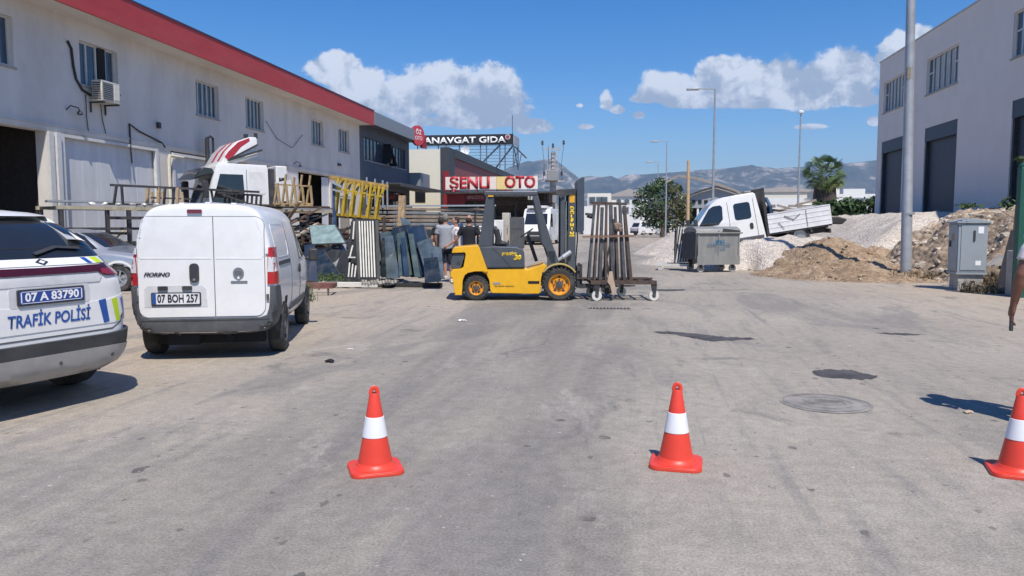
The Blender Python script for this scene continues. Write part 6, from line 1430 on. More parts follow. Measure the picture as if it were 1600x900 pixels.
# ============================================================ THE BIN AND ITS NEIGHBOURS
def bin_():
    t = empty('waste_container', (2.75, 25.0, 0), R(19), 'galvanised wheeled waste container with blue writing in front of the truck', 'waste container')
    G = mat('dull_galvanised', (.27, .275, .265), .55, metal=.2, var=.15, scale=2.5, dirt=.3, stretch=(3, 3, .6)); w = .68
    MB().prism([(-w, .42), (w, .42), (w+.04, 1.24), (-w-.04, 1.24)], -.5, .5, 'Y').build('tub', G, t, bevel=.02)
    b = MB().bb(-w-.03, w+.03, -.53, -.502, .24, .52).bb(-w-.01, -w+.03, -.525, -.503, .521, 1.2).bb(w-.03, w+.01, -.525, -.503, .521, 1.2).bb(-.02, .02, -.53, -.503, .521, 1.3).build('front_rib', G, t)
    m = MB().prism([(-.5, 1.245), (.5, 1.245), (.46, 1.34), (.2, 1.42), (-.2, 1.42), (-.46, 1.34)], -w-.06, w+.06, 'X').bb(-w-.1, w+.1, -.56, -.50, 1.2, 1.25); m.build('lid', G, t, bevel=.015)
    MB().prism([(-.55, 1.20), (.55, 1.20), (.5, .40), (-.5, .40)], -w-.10, -w-.045, 'X').build('end_plate', mat('dark_end_panel', (.06, .065, .07), .7, var=.2), t)
    MB().prism([(.12, 1.36), (w, 1.30), (w, 1.25), (.1, 1.25)], -.56, -.54, 'Y').build('open_flap', DSTEEL, t)
    MB().bb(-.09, .09, -.508, -.5035, .86, 1.0).build('emblem', mat('faded_blue', (.06, .17, .30), .7), t)
    FB = mat('faded_blue', (.06, .17, .30), .7)
    text_flat('lettering', 'ÇEVRE', .1, (0.05, -.532, .97), (1, 0, 0), FB, t, width=.30); text_flat('lettering', 'ÇÖPE ATINIZ', .12, (.0, -.532, .86), (1, 0, 0), FB, t, width=.78); text_flat('lettering', '2 1200', .1, (.05, -.532, .74), (1, 0, 0), FB, t, width=.34)
    for x in (-w+.15, w-.15):
        for y in (-.38, .38):
            c = MB().lathe([(.06, -.03), (.11, -.03), (.12, -.015), (.12, .015), (.11, .03), (.06, .03)], 18, (0, 0, 0), 'Y', close=True).lathe([(.055, -.02), (.055, .02)], 12, (0, 0, 0), 'Y').build('castor', mat('dirty_white_castor', (.45, .42, .38), .7), t, loc=(x, y, .12)); MB().bb(-.05, .05, -.05, -.035, 0, .30).bb(-.05, .05, .035, .05, 0, .30).build('castor_fork', DSTEEL, c)
bin_()
def glass_a_rack():
    t = empty('glass_rack', (2.0, 25.6, 0), R(-8), 'narrow white ribbed A-frame rack leaning beside the waste container', 'rack'); W1 = mat('off_white_slat', (.62, .60, .55), .6, dirt=.3)
    m = MB()
    for k in range(6): x = -.26+k*.085; m.bar((x-.10, -.30, .25), (x+.03, .02, 1.42), .035, .03)
    m.build('slat', W1, t); MB().bar((-.42, -.33, .22), (.12, -.33, .22), .05).bar((-.26, .03, 1.43), (.25, .03, 1.43), .05).bar((-.38, .3, .22), (-.24, .04, 1.43), .05).bar((.2, .32, .22), (.24, .04, 1.43), .05).bar((-.32, -.31, .26), (-.28, .02, 1.42), .05).build('frame', DSTEEL, t)
    MB().box((-.12, -.02, .80), (.5, .01, 1.1), rot=Matrix.Rotation(R(-15), 3, 'X')).build('back_board', DSTEEL, t)
    MB().bb(-.9, .25, -.42, -.34, .14, .22).bb(-.9, .25, .34, .42, .14, .22).bb(-.9, -.82, -.339, .339, .14, .2).bb(.0, .1, -.339, .339, .14, .2).build('base', W1, t)
    for x, y in ((-.78, -.38), (.15, -.38), (-.78, .38), (.15, .38)): MB().lathe([(.03, -.02), (.065, -.02), (.065, .02), (.03, .02)], 14, (0, 0, 0), 'Y', close=True).bb(-.02, .02, -.03, -.021, 0, .08).build('castor', W1, t, loc=(x, y, .068))
    o = MB().prism([(0, 0), (.3, .05), (.34, .9), (.22, 1.0), (.05, .95)], -.02, .02, 'Y').build('torn_sheet', W1, loc=(2.16, 25.4, .18)); o.rotation_euler = (R(-8), R(-6), 0); tag(o, 'torn white car panel wedged between the rack and the waste container', 'car panel')
glass_a_rack()
def tyre_thing(name, p, r, w, rot, lab):
    rr = r*.6; o = MB().lathe([(rr, -w/2), (r*.93, -w/2), (r, -w*.25), (r, w*.25), (r*.93, w/2), (rr, w/2), (rr*1.15, w*.3), (rr*1.15, -w*.3)], 28, (0, 0, 0), 'Z', close=True).build(name, RUB, loc=p, smooth=True); o.rotation_euler = rot; tag(o, lab, 'tyre')
pc = at(1322, 372, 27.6); 
o = MB().prism([(-.62, -.05), (.45, -.06), (.62, .12), (.3, .22), (-.3, .2)], -.2, .2, 'Y').build('rubber_mat_roll', mat('black_membrane', (.03, .03, .032), .7), loc=(pc.x-.2, 29.2, 1.55), bevel=.05); tag(o, 'black rubber roll lying on the white gravel behind the soil heap', 'rubber roll')

# ============================================================ RIGHT EDGE
def green_post():
    p = at(1596, 350, 17.0); t = empty('fence_post', (p.x, 17.0, 0), 0, 'dark green steel post at the right picture edge', 'post'); h = at(1593, 262, 17.0).z
    MB().bb(-.09, .09, -.09, .09, -.05, h).build('post', mat('green_paint', (.012, .085, .06), .5), t, bevel=.01); MB().lathe([(.1, h), (.1, h+.05), (.05, h+.1)], 10).build('cap', mat('green_paint', (.012, .085, .06), .5), t)
    b = MB()
    t2 = empty('sapling', (p.x+.1, 18.4, 0), 0, 'thin sapling with sparse leaves beside the green post', 'sapling'); MB().tube([(.35, 0, 0), (.42, 0, 1.6), (.45, 0, 2.4), (0.5, 0, 3.0)], [.02, .018, .012, .008], 6).tube([(.42, 0, 1.6), (-.1, 0, 1.95), (-.6, 0, 1.9)], .006, 5).build('stem', BARK, t2)
    for c, r, n in (((-.55, 0, 1.9), (.28, .2, .07), 60), ((.25, 0, 1.95), (.16, .2, .16), 40), ((.45, 0, 2.9), (.12, .3, .1), 30)): leaves(b, c, r, n, .06, shell=.2)
    b.build('leaves', LEAF, t2, fix=False)
green_post()
def board():
    o = MB().bb(-.03, .03, -.35, .35, 0, 1.35).build('leaning_board', mat('grey_board', (.10, .09, .085), .8), loc=(at(1580, 400, 17.6).x, 17.6, .05)); o.rotation_euler = (0, R(14), R(20)); tag(o, 'dark grey board leaning beside the green post', 'board')
    o = MB().bb(-.1, .1, -.2, .2, 0, .95).build('concrete_block', CONC, loc=(at(1592, 400, 17.2).x, 17.3, 0), bevel=.02); tag(o, 'upright concrete block beside the leaning board', 'concrete block')
    o = MB().prism([(0, 0), (.8, .05), (.9, .2), (.3, .25)], -.2, .2, 'Y').build('broken_slab', CONC, loc=(at(1545, 405, 19).x, 19.0, .55)); tag(o, 'pale broken slab lying on the rubble right of the grey cabinet', 'slab')
board()
def weeds(name, c, r, n, lab, dry=False):
    m = MB()
    for k in range(n):
        a = random.random()*2*PI; rr = r*math.sqrt(random.random()); p = Vector(c)+Vector((rr*math.cos(a), rr*.6*math.sin(a), 0)); h = random.uniform(.08, .42)*(1 if not dry else .8); d = Vector((random.gauss(0, .25), random.gauss(0, .25), 1)); w = Vector((random.gauss(0, 1), random.gauss(0, 1), 0)).normalized()*.012
        m.face([p-w, p+w, p+d*h])
        if not dry or random.random() < .4: q = p+d*h*.7; leaves(m, q, (.05, .05, .05), 3, .03)
    o = m.build(name, mat('dry_weed', (.16, .12, .07), .9, var=.5, scale=8) if dry else mat('green_weed', (.07, .11, .035), .8, var=.5, scale=8), fix=False); tag(o, lab, 'weeds', kind='stuff')
weeds('weeds', (8.75, 18.9, .12), .8, 420, 'dark dry weeds right of the grey cabinet', True); weeds('weeds', (7.9, 18.1, 0), .55, 260, 'dry weeds at the foot of the grey cabinet', True); weeds('weeds', (9.6, 18.6, .7), .35, 160, 'green weed patch on the rubble bank'); weeds('weeds', (7.75, 21.7, .02), .65, 260, 'brown dry weeds round the lamp post foot', True)
weeds('weeds', (-6.5, 14.2, 0), .6, 170, 'green weeds beside the rusty frame right of the panel van'); weeds('weeds', (-6.9, 17.6, 0), .6, 160, 'green weeds behind the white ribbed glass rack')

# ============================================================ LEFT YARD
def strut(name, m, label, bars, cat, w=.05, parts=None):
    pass
def long_rack():
    # high steel storage table running along the yard
    A = at(88, 318, 17.5); zt = A.z; A = Vector((A.x, 17.5, 0)); B = at(520, 345, 25.0); B = Vector((B.x, 25.0, 0)); L_ = (B-A).length; ang = math.atan2(B.y-A.y, B.x-A.x)
    t = empty('storage_rack', A, ang, 'long high steel storage rack loaded with scrap behind the panel van', 'rack')
    zt = zt-.05
    [MB().bb(0, L_, y-.05, y+.05, zt-.09, zt).build('rail', mat('pale_rail', (.42, .37, .27), .7, var=.25, dirt=.4), t) for y in (0, 1.25)]
    for k in range(6): m = MB(); x = .1+k*(L_-.2)/5; m.bb(x-.05, x+.05, -.04, .04, 0, zt-.091); m.bb(x-.05, x+.05, 1.21, 1.29, 0, zt-.091); m.bb(x-.04, x+.04, .05, 1.2, zt-.08, zt-.01); m.bb(x-.04, x+.04, .041, 1.209, zt-.75, zt-.68); m.build('post', DSTEEL, t)
    MB().bb(0, L_, -.03, .03, zt-.62, zt-.55).bb(1.2, L_*.5, -.06, -.031, zt-.34, zt-.26).build('lower_rail', DSTEEL, t)
    for k in range(16):
        x0 = random.uniform(-.2, L_*.8); l = random.uniform(1.2, 4.5); y = random.uniform(.0, 1.2); z = zt+.03+random.choice([0, .05, .1])
        m = MB().bar((x0, y, z), (min(x0+l, L_+.4), y+random.uniform(-.1, .1), z+random.uniform(-.01, .02)), random.uniform(.05, .13), .05)
        o = m.build('loose_bar', random.choice([OWOOD, STEELR, GALV, DSTEEL]), t)
    m = MB()
    for k in range(8): x = .9+k*.35; m.ico((x, .15, zt+.07), .07, 1, (1.4, 1, .6), .3)
    m.build('white_blocks', mat('foam_white', (.72, .71, .68), .8), t)
    return t
lr = long_rack()
def scrap_pile(name, c, r, n, mts, lab, zmax=1.0, bar=.7):
    t = empty(name, c, 0, lab, 'scrap pile')
    for mi, mm in enumerate(mts):
        m = MB()
        for k in range(n//len(mts)):
            a = random.random()*2*PI; rr = math.sqrt(random.random()); p = Vector((r[0]*rr*math.cos(a), r[1]*rr*math.sin(a), random.random()*zmax*(1-rr*.65)))
            if random.random() < bar:
                d = Vector((random.gauss(0, 1), random.gauss(0, .6), random.gauss(0, .18))).normalized()*random.uniform(.2, 1.0); m.bar(p-d, p+d, random.uniform(.03, .12), random.uniform(.02, .07))
            else: m.box(p, (random.uniform(.08, .5), random.uniform(.08, .4), random.uniform(.04, .3)), rz=random.random()*6)
        m.build('scrap_layer', mm, t)
    return t
PANW = mat('white_sheet_scrap', (.58, .57, .55), .6, dirt=.4); PANB = mat('brown_scrap', (.14, .085, .055), .85, var=.4, dirt=.4)
BEIGE = mat('beige_scrap', (.42, .35, .26), .8, var=.25, dirt=.3)
p = at(185, 400, 19.5); scrap_pile('scrap_pile', (p.x, 19.5, 0), (1.4, .8, 0), 90, (WOOD, BEIGE, DSTEEL, OWOOD), 'pile of timber and metal offcuts behind the silver car', 1.25)
p = at(470, 400, 21); scrap_pile('scrap_pile', (p.x, 21, 0), (1.6, 1.0, 0), 240, (PANB, STEELR, DSTEEL, BEIGE, PANB), 'brown heap of scrap metal behind the leaning windscreens', 2.1)
p = at(420, 400, 22.5); scrap_pile('scrap_pile', (p.x, 22.5, 0), (2.2, .9, 0), 160, (PANB, DSTEEL, OWOOD, PANB), 'tangled scrap under the storage rack behind the panel van', 1.8)
p = at(560, 400, 22.5); scrap_pile('scrap_pile', (p.x, 22.5, 0), (1.5, .9, 0), 160, (STEELR, PANB, DSTEEL, BEIGE), 'dark scrap stacked below the yellow frame', 1.95)
def crate_stack():
    p = at(165, 400, 18.6)
    for k in range(3):
        t = empty('timber_block', (p.x, 18.6, .45+k*.17), R(20), ['lowest', 'middle', 'top'][k]+' orange timber block in the small stack behind the police car', 'timber block', 'orange timber blocks'); MB().bb(-.3, .3, -.15, .15, 0, .13).build('block', mat('orange_timber', (.55, .33, .16), .8, var=.2), t, bevel=.01)
    o = MB().bb(-.4, .4, -.2, .2, 0, .449).build('steel_box', DSTEEL, loc=(p.x, 18.6, 0)); tag(o, 'dark steel box under the orange timber blocks', 'box')
crate_stack()
def black_trestle():
    # black frame of trestles standing on the rack: px 172..400, y 287..318
    Y = 19.5; t = empty('trestle_frame', at(172, 318, 18.2), 0, 'black steel trestle frame on top of the storage rack', 'frame'); O = t.location.copy()
    m = MB(); a = at(172, 289, 18.2)-O; b = at(405, 300, 21.2)-O; m.bar(a, b, .06)
    c = at(178, 318, 18.2)-O; 
    m.build('top_rail', DSTEEL, t)
    for (xt, xb, Y_) in ((182, 178, 18.3), (190, 192, 18.3), (258, 256, 19.2), (272, 270, 19.4), (318, 314, 20), (330, 334, 20.2)):
        q = MB(); q.bar(at(xt, 290+(xt-172)*.045, Y_)-O, at(xb, 319, Y_)-O, .05); q.build('leg', DSTEEL, t)
    m = MB().bar(at(236, 309, 19)-O, at(300, 311, 19.8)-O, .045); m.build('cross_rail', DSTEEL, t)
    t2 = empty('comb_rack', at(340, 322, 20.5), 0, 'black comb-like steel rack on the storage rack below the truck cab window', 'rack'); O = t2.location.copy(); m = MB()
    m.bar(at(340, 301, 20.5)-O, at(410, 306, 21.3)-O, .05); m.bar(at(335, 320, 20.5)-O, at(410, 322, 21.3)-O, .05); m.bar(at(345, 303, 20.4)-O, at(400, 322, 21)-O, .05)
    for k in range(9): x = 352+k*7; m.bar(at(x, 302+k*.5, 20.6+k*.08)-O, at(x-1, 321, 20.6+k*.08)-O, .05)
    m.build('frame', DSTEEL, t2)
    t3 = empty('wood_stand', at(232, 318, 19.0), 0, 'pair of raw wooden stands under the black trestle rail', 'stand'); O = t3.location.copy(); m = MB()
    for x in (231, 248, 278): m.bar(at(x, 293, 19.1)-O, at(x-1, 318, 19.1)-O, .07); m.bar(at(x+6, 300, 19.2)-O, at(x+8, 318, 19.2)-O, .05)
    m.build('frame', WOOD, t3)
black_trestle()
def tan_racks():
    Y0 = 22.5; t = empty('wooden_a_rack', at(430, 322, Y0), 0, 'row of worn tan A-shaped supports standing on the storage rack', 'rack'); O = t.location.copy()
    for i, x in enumerate((433, 446, 459, 471, 484)):
        Y = Y0+i*.25; m = MB(); top = at(x+1, (286, 272, 277, 273, 274)[i], Y)-O; m.bar(top, at(x-5, 319, Y)-O, .055); m.bar(at(x+1, 290, Y)-O, at(x+4, 319, Y)-O, .06); m.bar(at(x-5, 318.5, Y)-O, at(x+5, 318.5, Y)-O, .05); m.build('a_frame', TAN, t)
    MB().bar(at(430, 288, Y0)-O, at(484, 291, Y0+1)-O, .045).build('rail', TAN, t); MB().bar(at(428, 321, Y0)-O, at(488, 321, Y0+1)-O, .09, .05).build('rail', TAN, t)
    o = MB().bar(at(442, 283, 24), at(448, 314, 24), .55, .04, up=(0, 1, 0)).build('white_board', WHITE2); tag(o, 'white board standing behind the tan A-shaped supports', 'board')
    t = empty('lattice_post', at(524, 340, 22), 0, 'blue steel post with white brackets left of the yellow frame', 'post'); O = t.location.copy(); MB().bar(at(522, 284, 22)-O, Vector((at(522, 340, 22).x-O.x, 0, -O.z)), .09).build('post', BLUEP, t); MB().bar(at(516, 283, 21.9)-O, at(534, 292, 21.9)-O, .06).bar(at(520, 296, 21.9)-O, at(534, 300, 21.9)-O, .05).build('bracket', GALV, t)
tan_racks()
def yellow_frame():
    Y0 = 22.0; t = empty('yellow_a_frame', at(560, 345, Y0), 0, 'tall yellow double-sided A-frame rack above the glass racks', 'rack'); O = t.location.copy()
    MB().bar(at(516, 276, Y0)-O, at(606, 291, Y0+1.6)-O, .085).bar(at(517, 280, Y0+.3)-O, at(604, 295, Y0+1.9)-O, .05).build('top_rail', mat('rusty_yellow_rail', (.42, .27, .08), .7, var=.3, dirt=.4), t)
    for i in range(6):
        x = 531+i*12.8; Y = Y0+i*.26; yt = 278+i*2.3; m = MB()
        m.bar(at(x-2, yt, Y)-O, at(x-7, yt+38, Y)-O, .065); m.bar(at(x-7, yt+38, Y)-O, at(x-9, 336+i*1.2, Y)-O, .085); m.bar(at(x+6, yt, Y+.5)-O, at(x-2, yt+24, Y+.3)-O, .06); m.bar(at(x-2, yt+22, Y+.3)-O, at(x-6, 336+i*1.2, Y+.3)-O, .07)
        m.bar(at(x-9, yt+17, Y)-O, at(x+2, yt+17, Y)-O, .06); m.bar(at(x-10, 334+i*1.2, Y)-O, at(x-1, 336+i*1.2, Y+.3)-O, .08); m.build('leg', YFR, t)
    m = MB()
    for x in (527, 560, 600): p = at(x, 338, Y0+.8)-O; m.bar(p, (p.x, p.y, -O.z), .07)
    m.bar(at(515, 337, Y0+.5)-O, at(608, 345, Y0+2)-O, .07); m.build('support', STEELR, t)
    for i, x in enumerate((573, 586, 598, 605)):
        p = at(x, 276+i*2, 24); 
    m = MB()
    for i, x in enumerate((573, 586, 598, 605)): p = at(x, 277+i*2.4, 24.5)-O; m.bar(p, p-Vector((0, 0, .9)), .045)
    m.build('upright', GALV, t)
yellow_frame()
def pipes():
    # long steel sections stacked on arms, running away from the camera
    PB = mat('pipe_brown', (.26, .20, .15), .7, var=.25, dirt=.3); PG = mat('pipe_grey', (.20, .21, .22), .6, var=.2, dirt=.3)
    t = empty('pipe_rack', (at(680, 350, 25).x, 25.0, 0), 0, 'steel stand holding long horizontal sections behind the men', 'rack'); O = t.location.copy()
    for x in (588, 640, 690, 745): p = at(x, 321, 25.2)-O; MB().bar((p.x, .35, 0), (p.x, .35, p.z), .08).build('post', DSTEEL, t)
    m = MB()
    m.bar(at(585, 322, 24.7)-O, at(775, 321, 24.7)-O, .05); m.build('rail', mat('pale_steel_rail', (.30, .34, .38), .5), t); m = MB()
    for k in range(5):
        for x in (588, 640, 690, 745): p = at(x, 333+k*6, 25)-O; m.bar((p.x, .35, p.z), (p.x, -.3, p.z), .04)
    m.build('arm', DSTEEL, t)
    names = ['topmost', 'second', 'third', 'fourth', 'fifth', 'lowest']
    for k in range(6):
        a = at(575-4*k, 325.5+k*6.3, 24.6); b = at(768, 328.5+k*5.6, 24.9); o = MB().bar(a-(a+b)/2, b-(a+b)/2, .12, .085).build('steel_section', PB if k % 3 != 1 else PG, loc=(a+b)/2, bevel=.01); tag(o, names[k]+' long steel section on the stand behind the men', 'steel section', 'long steel sections on the stand')
    o = MB().bar((0, 0, 0), (.05, 0, 1.15), .2, .16).bar((-.08, -.1, .2), (.12, -.1, 1.1), .04).build('post_bundle', mat('tan_bundle', (.46, .33, .2), .8, var=.4, scale=9), loc=(at(627, 362, 23.9).x, 23.9, at(627, 362, 23.9).z)); tag(o, 'pale splintered post sticking up among the glass panes', 'post')
    o = MB().bb(-.35, .35, -.2, .2, 0, 1.55).build('blue_barrel_stack', BLUEP, loc=(at(703, 350, 24).x, 24.2, 0), bevel=.05); tag(o, 'blue plastic stack seen between the men', 'container')
pipes()
def flat_thing(name, x0y0, x1y0, x1y1, x0y1, Y0, Y1, m, lab, cat='glass pane', th=.02, parent=None, frame=None):
    """leaning sheet: bottom corners at Y0, top corners at Y1 (px quads: bl, br, tr, tl)"""
    P = [at(*x0y0, Y0), at(*x1y0, Y0), at(*x1y1, Y1), at(*x0y1, Y1)]; c = sum(P, Vector())/4; n = (P[1]-P[0]).cross(P[3]-P[0]).normalized()*th
    mb = MB(); A = [mb.bm.verts.new(p-c) for p in P]; B = [mb.bm.verts.new(p-c+n) for p in P]; mb.bm.faces.new(A[::-1]); mb.bm.faces.new(B)
    for k in range(4): mb.bm.faces.new((A[k], A[(k+1) % 4], B[(k+1) % 4], B[k]))
    if frame:
        t = empty(name, c, 0, lab, cat); mb.build('pane', m, t); f = MB()
        for k in range(4): f.bar(P[k]-c, P[(k+1) % 4]-c, .035)
        f.build('edge', frame, t); return t
    o = mb.build(name, m, loc=c); return tag(o, lab, cat)
GG = mat('greenish_glass', (.07, .098, .088), .12, var=.3, scale=3, spec=.9, dirt=.3, dirtcol=(.3, .32, .28)); GB = mat('bluish_glass', (.026, .042, .068), .08, var=.4, scale=2, spec=.9, dirt=.15, dirtcol=(.25, .3, .34)); GC = mat('pale_blue_glass', (.08, .108, .125), .1, var=.4, scale=3, spec=.9, dirt=.25, dirtcol=(.35, .4, .42)); GD = mat('black_glass', (.02, .028, .035), .1, var=.4, spec=.8, dirt=.2)
flat_thing('glass_sheet', (592, 432), (610, 430), (612, 362), (590, 365), 18.3, 18.9, GG, 'greenish glass pane just right of the ribbed rack')
flat_thing('glass_sheet', (603, 436), (625, 434), (614, 368), (594, 372), 18.0, 18.7, GC, 'cracked pale glass pane overlapping the greenish pane')
flat_thing('glass_sheet', (618, 432), (632, 432), (628, 355), (613, 356), 18.2, 18.9, GD, 'upright black glass pane in the middle of the glass row')
flat_thing('glass_sheet', (624, 432), (646, 430), (632, 362), (620, 366), 17.9, 18.6, GG, 'narrow green tinted pane leaning on the black pane')
flat_thing('glass_sheet', (642, 432), (662, 432), (641, 352), (624, 354), 18.1, 18.9, GD, 'dark glass sheet leaning left of the blue windscreens', frame=DSTEEL)
flat_thing('glass_sheet', (640, 400), (652, 432), (640, 345), (625, 340), 18.6, 19.2, GC, 'pale blue pane top showing behind the dark glass sheet')
flat_thing('windscreen', (655, 434), (684, 428), (662, 352), (636, 356), 17.8, 18.7, GB, 'large blue windscreen leaning in the glass row', frame=DSTEEL)
flat_thing('windscreen', (668, 434), (692, 432), (672, 372), (652, 380), 17.5, 18.2, GC, 'pale reflective windscreen in front of the large blue one', frame=DSTEEL)
flat_thing('windscreen', (664, 442), (690, 440), (684, 402), (662, 404), 17.2, 17.6, GD, 'small dark rear window at the right foot of the glass row')
flat_thing('windscreen', (488, 382), (540, 380), (524, 352), (484, 353), 19.0, 19.6, mat('pale_green_windscreen', (.22, .30, .28), .12, var=.35, scale=4, spec=.9, dirt=.3, dirtcol=(.45, .5, .46)), 'pale green shattered windscreen lying over the car parts', frame=BLKP)
flat_thing('plastic_sheet', (506, 434), (543, 428), (541, 378), (492, 392), 18.4, 19.4, mat('grey_plastic_sheet', (.28, .29, .31), .6, var=.3, scale=5, dirt=.2), 'grey plastic sheet draped beside the ribbed rack', 'plastic sheet')
flat_thing('windscreen', (498, 434), (532, 430), (506, 392), (488, 398), 18.0, 18.8, GD, 'dark car window framed in rubber lying by the panel van', frame=BLKP)
flat_thing('door_panel', (480, 440), (498, 444), (492, 384), (476, 386), 17.0, 17.6, mat('dark_blue_body', (.02, .03, .05), .3, coat=.4, dirt=.2), 'dark blue car door panel standing next to the panel van', 'car panel', .08)
k = 0
for (bl, br, tr, tl, Y0_, Y1_, m_, lab_) in [
    ((596, 434), (604, 433), (601, 372), (597, 372), 17.9, 18.4, GD, 'narrow black strip of glass right of the ribbed rack'),
    ((632, 433), (640, 433), (633, 372), (626, 372), 17.6, 18.3, GB, 'slim dark blue pane in the glass row'),
    ((648, 433), (657, 433), (646, 366), (638, 366), 17.6, 18.3, GG, 'slim olive green pane in the glass row'),
    ((676, 436), (694, 436), (690, 388), (676, 384), 17.3, 17.8, GC, 'short pale pane at the right end of the glass row'),
    ((612, 400), (626, 398), (620, 362), (606, 364), 18.6, 19.0, GD, 'dark triangular looking offcut behind the cracked pane')]:
    flat_thing('glass_sheet', bl, br, tr, tl, Y0_, Y1_, m_, lab_)
p = at(635, 434, 17.7); o = MB().bb(-.75, .85, -.12, .1, 0, .10).bb(-.5, .6, .12, .3, 0, .07).build('timber_sleeper', mat('black_timber', (.03, .028, .026), .8), loc=(p.x, 17.75, 0), bevel=.01); tag(o, 'black timber sleeper under the row of glass panes', 'timber')
def ribbed_rack():
    Y = 17.6; bl, br = at(537, 436, Y), at(592, 436, Y); zb = bl.z; t = empty('glass_rack', (bl.x, Y, 0), R(4), 'white ribbed A-frame glass rack on a trolley in the yard', 'rack'); w = (br-bl).length; zt = at(560, 344, Y).z
    W1 = mat('ivory_slat', (.66, .64, .56), .6, dirt=.2)
    z0 = zb
    MB().bar((.06, 0, z0), (.18, .35, zt), .07).bar((w-.03, 0, z0), (w-.14, .35, zt), .075).bar((.38, -.02, z0), (.24, .33, zt), .07).bar((.14, .36, zt), (w-.1, .36, zt), .06).bar((.02, 0, z0), (w, 0, z0), .07).bar((0.03, .8, z0), (.2, .38, zt), .05).bar((w-.03, .8, z0), (w-.16, .38, zt), .05).build('frame', BLKP, t)
    for k in range(6): x = .44+k*.066; MB().bar((x, -.035, z0+.05), (x-.12, .30, zt-.02), .035, .022).build('slat', W1, t)
    for k in range(3): x = .13+k*.075; MB().bar((x, -.04, z0+.05), (x+.01, .06, z0+.40-.04*k), .032, .02).build('short_slat', W1, t)
    MB().bar((.12, -.0, z0+.52), (.30, -.0, z0+.52), .03).bar((.16, 0, z0+.52), (.19, .16, z0+.80), .03).bar((.19, .2, z0+.95), (.2, .3, zt-.03), .03).build('bracket', W1, t)
    MB().box((w*.52, .02+.16, (z0+zt)/2), (w*.8, .015, (zt-z0)*.98), rot=Matrix.Rotation(R(-13), 3, 'X')).build('back_panel', mat('dark_back_panel', (.02, .022, .025), .8), t)
    # trolley
    tr = empty('trolley', (bl.x, Y-.1, 0), R(4), 'low ivory trolley with a rusty chassis under the ribbed glass rack', 'trolley'); x0 = -.52; x1 = w+.42
    MB().bb(x0, x1-.35, -.35, -.28, z0-.16, z0-.04).bb(x0, x0+.08, -.279, .8, z0-.15, z0-.05).build('ivory_beam', W1, tr, bevel=.01); MB().bb(x0+.1, x1, .0, .9, z0-.09, z0-.04).bb(x1-.3, x1, -.35, -.02, z0-.1, z0-.045).build('deck', mat('grey_deck', (.13, .13, .135), .8, dirt=.4), tr)
    m = MB()
    for k in range(12): m.box((x1-.7+k*.07, -.36, z0-.03+random.uniform(-.02, .03)), (.05, .05, .07), rz=random.random())
    for k in range(10): a = Vector((random.uniform(.1, w+.3), random.uniform(-.3, .3), random.uniform(.06, z0-.12))); m.bar(a, a+Vector((random.uniform(-.5, .5), random.uniform(-.2, .2), random.uniform(-.05, .1))), .045)
    m.build('chassis_scrap', mat('dirty_white_iron', (.40, .37, .32), .8, var=.4, dirt=.5), tr)
    for x in (.15, w*.5, w+.25): MB().lathe([(.04, -.03), (.1, -.03), (.1, .03), (.04, .03)], 16, (0, 0, 0), 'Y', close=True).build('castor', RUB, tr, loc=(x, -.2, .1))
ribbed_rack()
def seats():
    for x, y, Y, lab in ((497, 400, 18.6, 'black car seat lying by the front of the panel van'), (520, 405, 18.2, 'second black car seat under the grey plastic sheet')):
        p = at(x, 430, Y); t = empty('car_seat', (p.x, Y, 0), R(-30), lab, 'car seat'); B = mat('seat_fabric', (.03, .034, .04), .85, var=.3)
        MB().bb(-.26, .26, -.25, .25, .1, .28).build('cushion', B, t, bevel=.06); o = MB().bb(-.25, .25, -.07, .07, 0, .68).build('backrest', B, t, bevel=.06, loc=(0, .26, .22)); o.rotation_euler = (R(-25), 0, 0); h = MB().bb(-.14, .14, -.05, .05, .7, .88).build('headrest', B, o, bevel=.04); MB().bb(-.24, -.2, -.3, .3, .0, .1).bb(.2, .24, -.3, .3, .0, .1).build('slide_rail', DSTEEL, t)
    p = gr(495, 462); t = empty('angle_frame', (p.x-.15, p.y, 0), R(12), 'low rusty red angle-iron frame on the ground right of the panel van', 'frame'); [MB().bar(a_, b_, .05, .09).build('rail', mat('red_oxide', (.17, .06, .045), .8, var=.3, dirt=.4), t) for a_, b_ in (((-.6, 0, .19), (.42, 0, .19)), ((-.6, .6, .19), (.42, .6, .19)), ((.445, -.02, .19), (.445, .62, .19)))]
    for x in (-.5, .38): MB().bar((x, 0, .15), (x, 0, 0), .035).build('leg', STEELR, t)
seats()

# ============================================================ PEOPLE
def ell_loft(mb, rows, n=16):
    """rows: (centre, rx, ry, rot) horizontal ellipses bottom to top"""
    rings = []
    for c, rx, ry in rows: rings.append([mb.bm.verts.new(Vector(c)+Vector((rx*math.cos(2*PI*k/n), ry*math.sin(2*PI*k/n), 0))) for k in range(n)])
    for a, b in zip(rings, rings[1:]):
        for k in range(n): mb.bm.faces.new((a[k], a[(k+1) % n], b[(k+1) % n], b[k]))
    mb.bm.faces.new(rings[0][::-1]); mb.bm.faces.new(rings[-1])
def ball(mb, c, r):
    v = bmesh.ops.create_uvsphere(mb.bm, u_segments=14, v_segments=10, radius=1)['verts']
    r = r if isinstance(r, tuple) else (r, r, r)
    for q in v: q.co = Vector(c)+Vector((q.co.x*r[0], q.co.y*r[1], q.co.z*r[2]))
def merged(mb, name, m, parent, vox=.014, sm=4):
    o = mb.build(name, m, parent); r = o.modifiers.new('r', 'REMESH'); r.mode = 'VOXEL'; r.voxel_size = vox
    s = o.modifiers.new('s', 'SMOOTH'); s.iterations = sm; s.factor = .5; bake(o); o.data.materials.clear() if not len(o.data.materials) else None
    if not o.data.materials: o.data.materials.append(m)
    shade(o, 180); return o
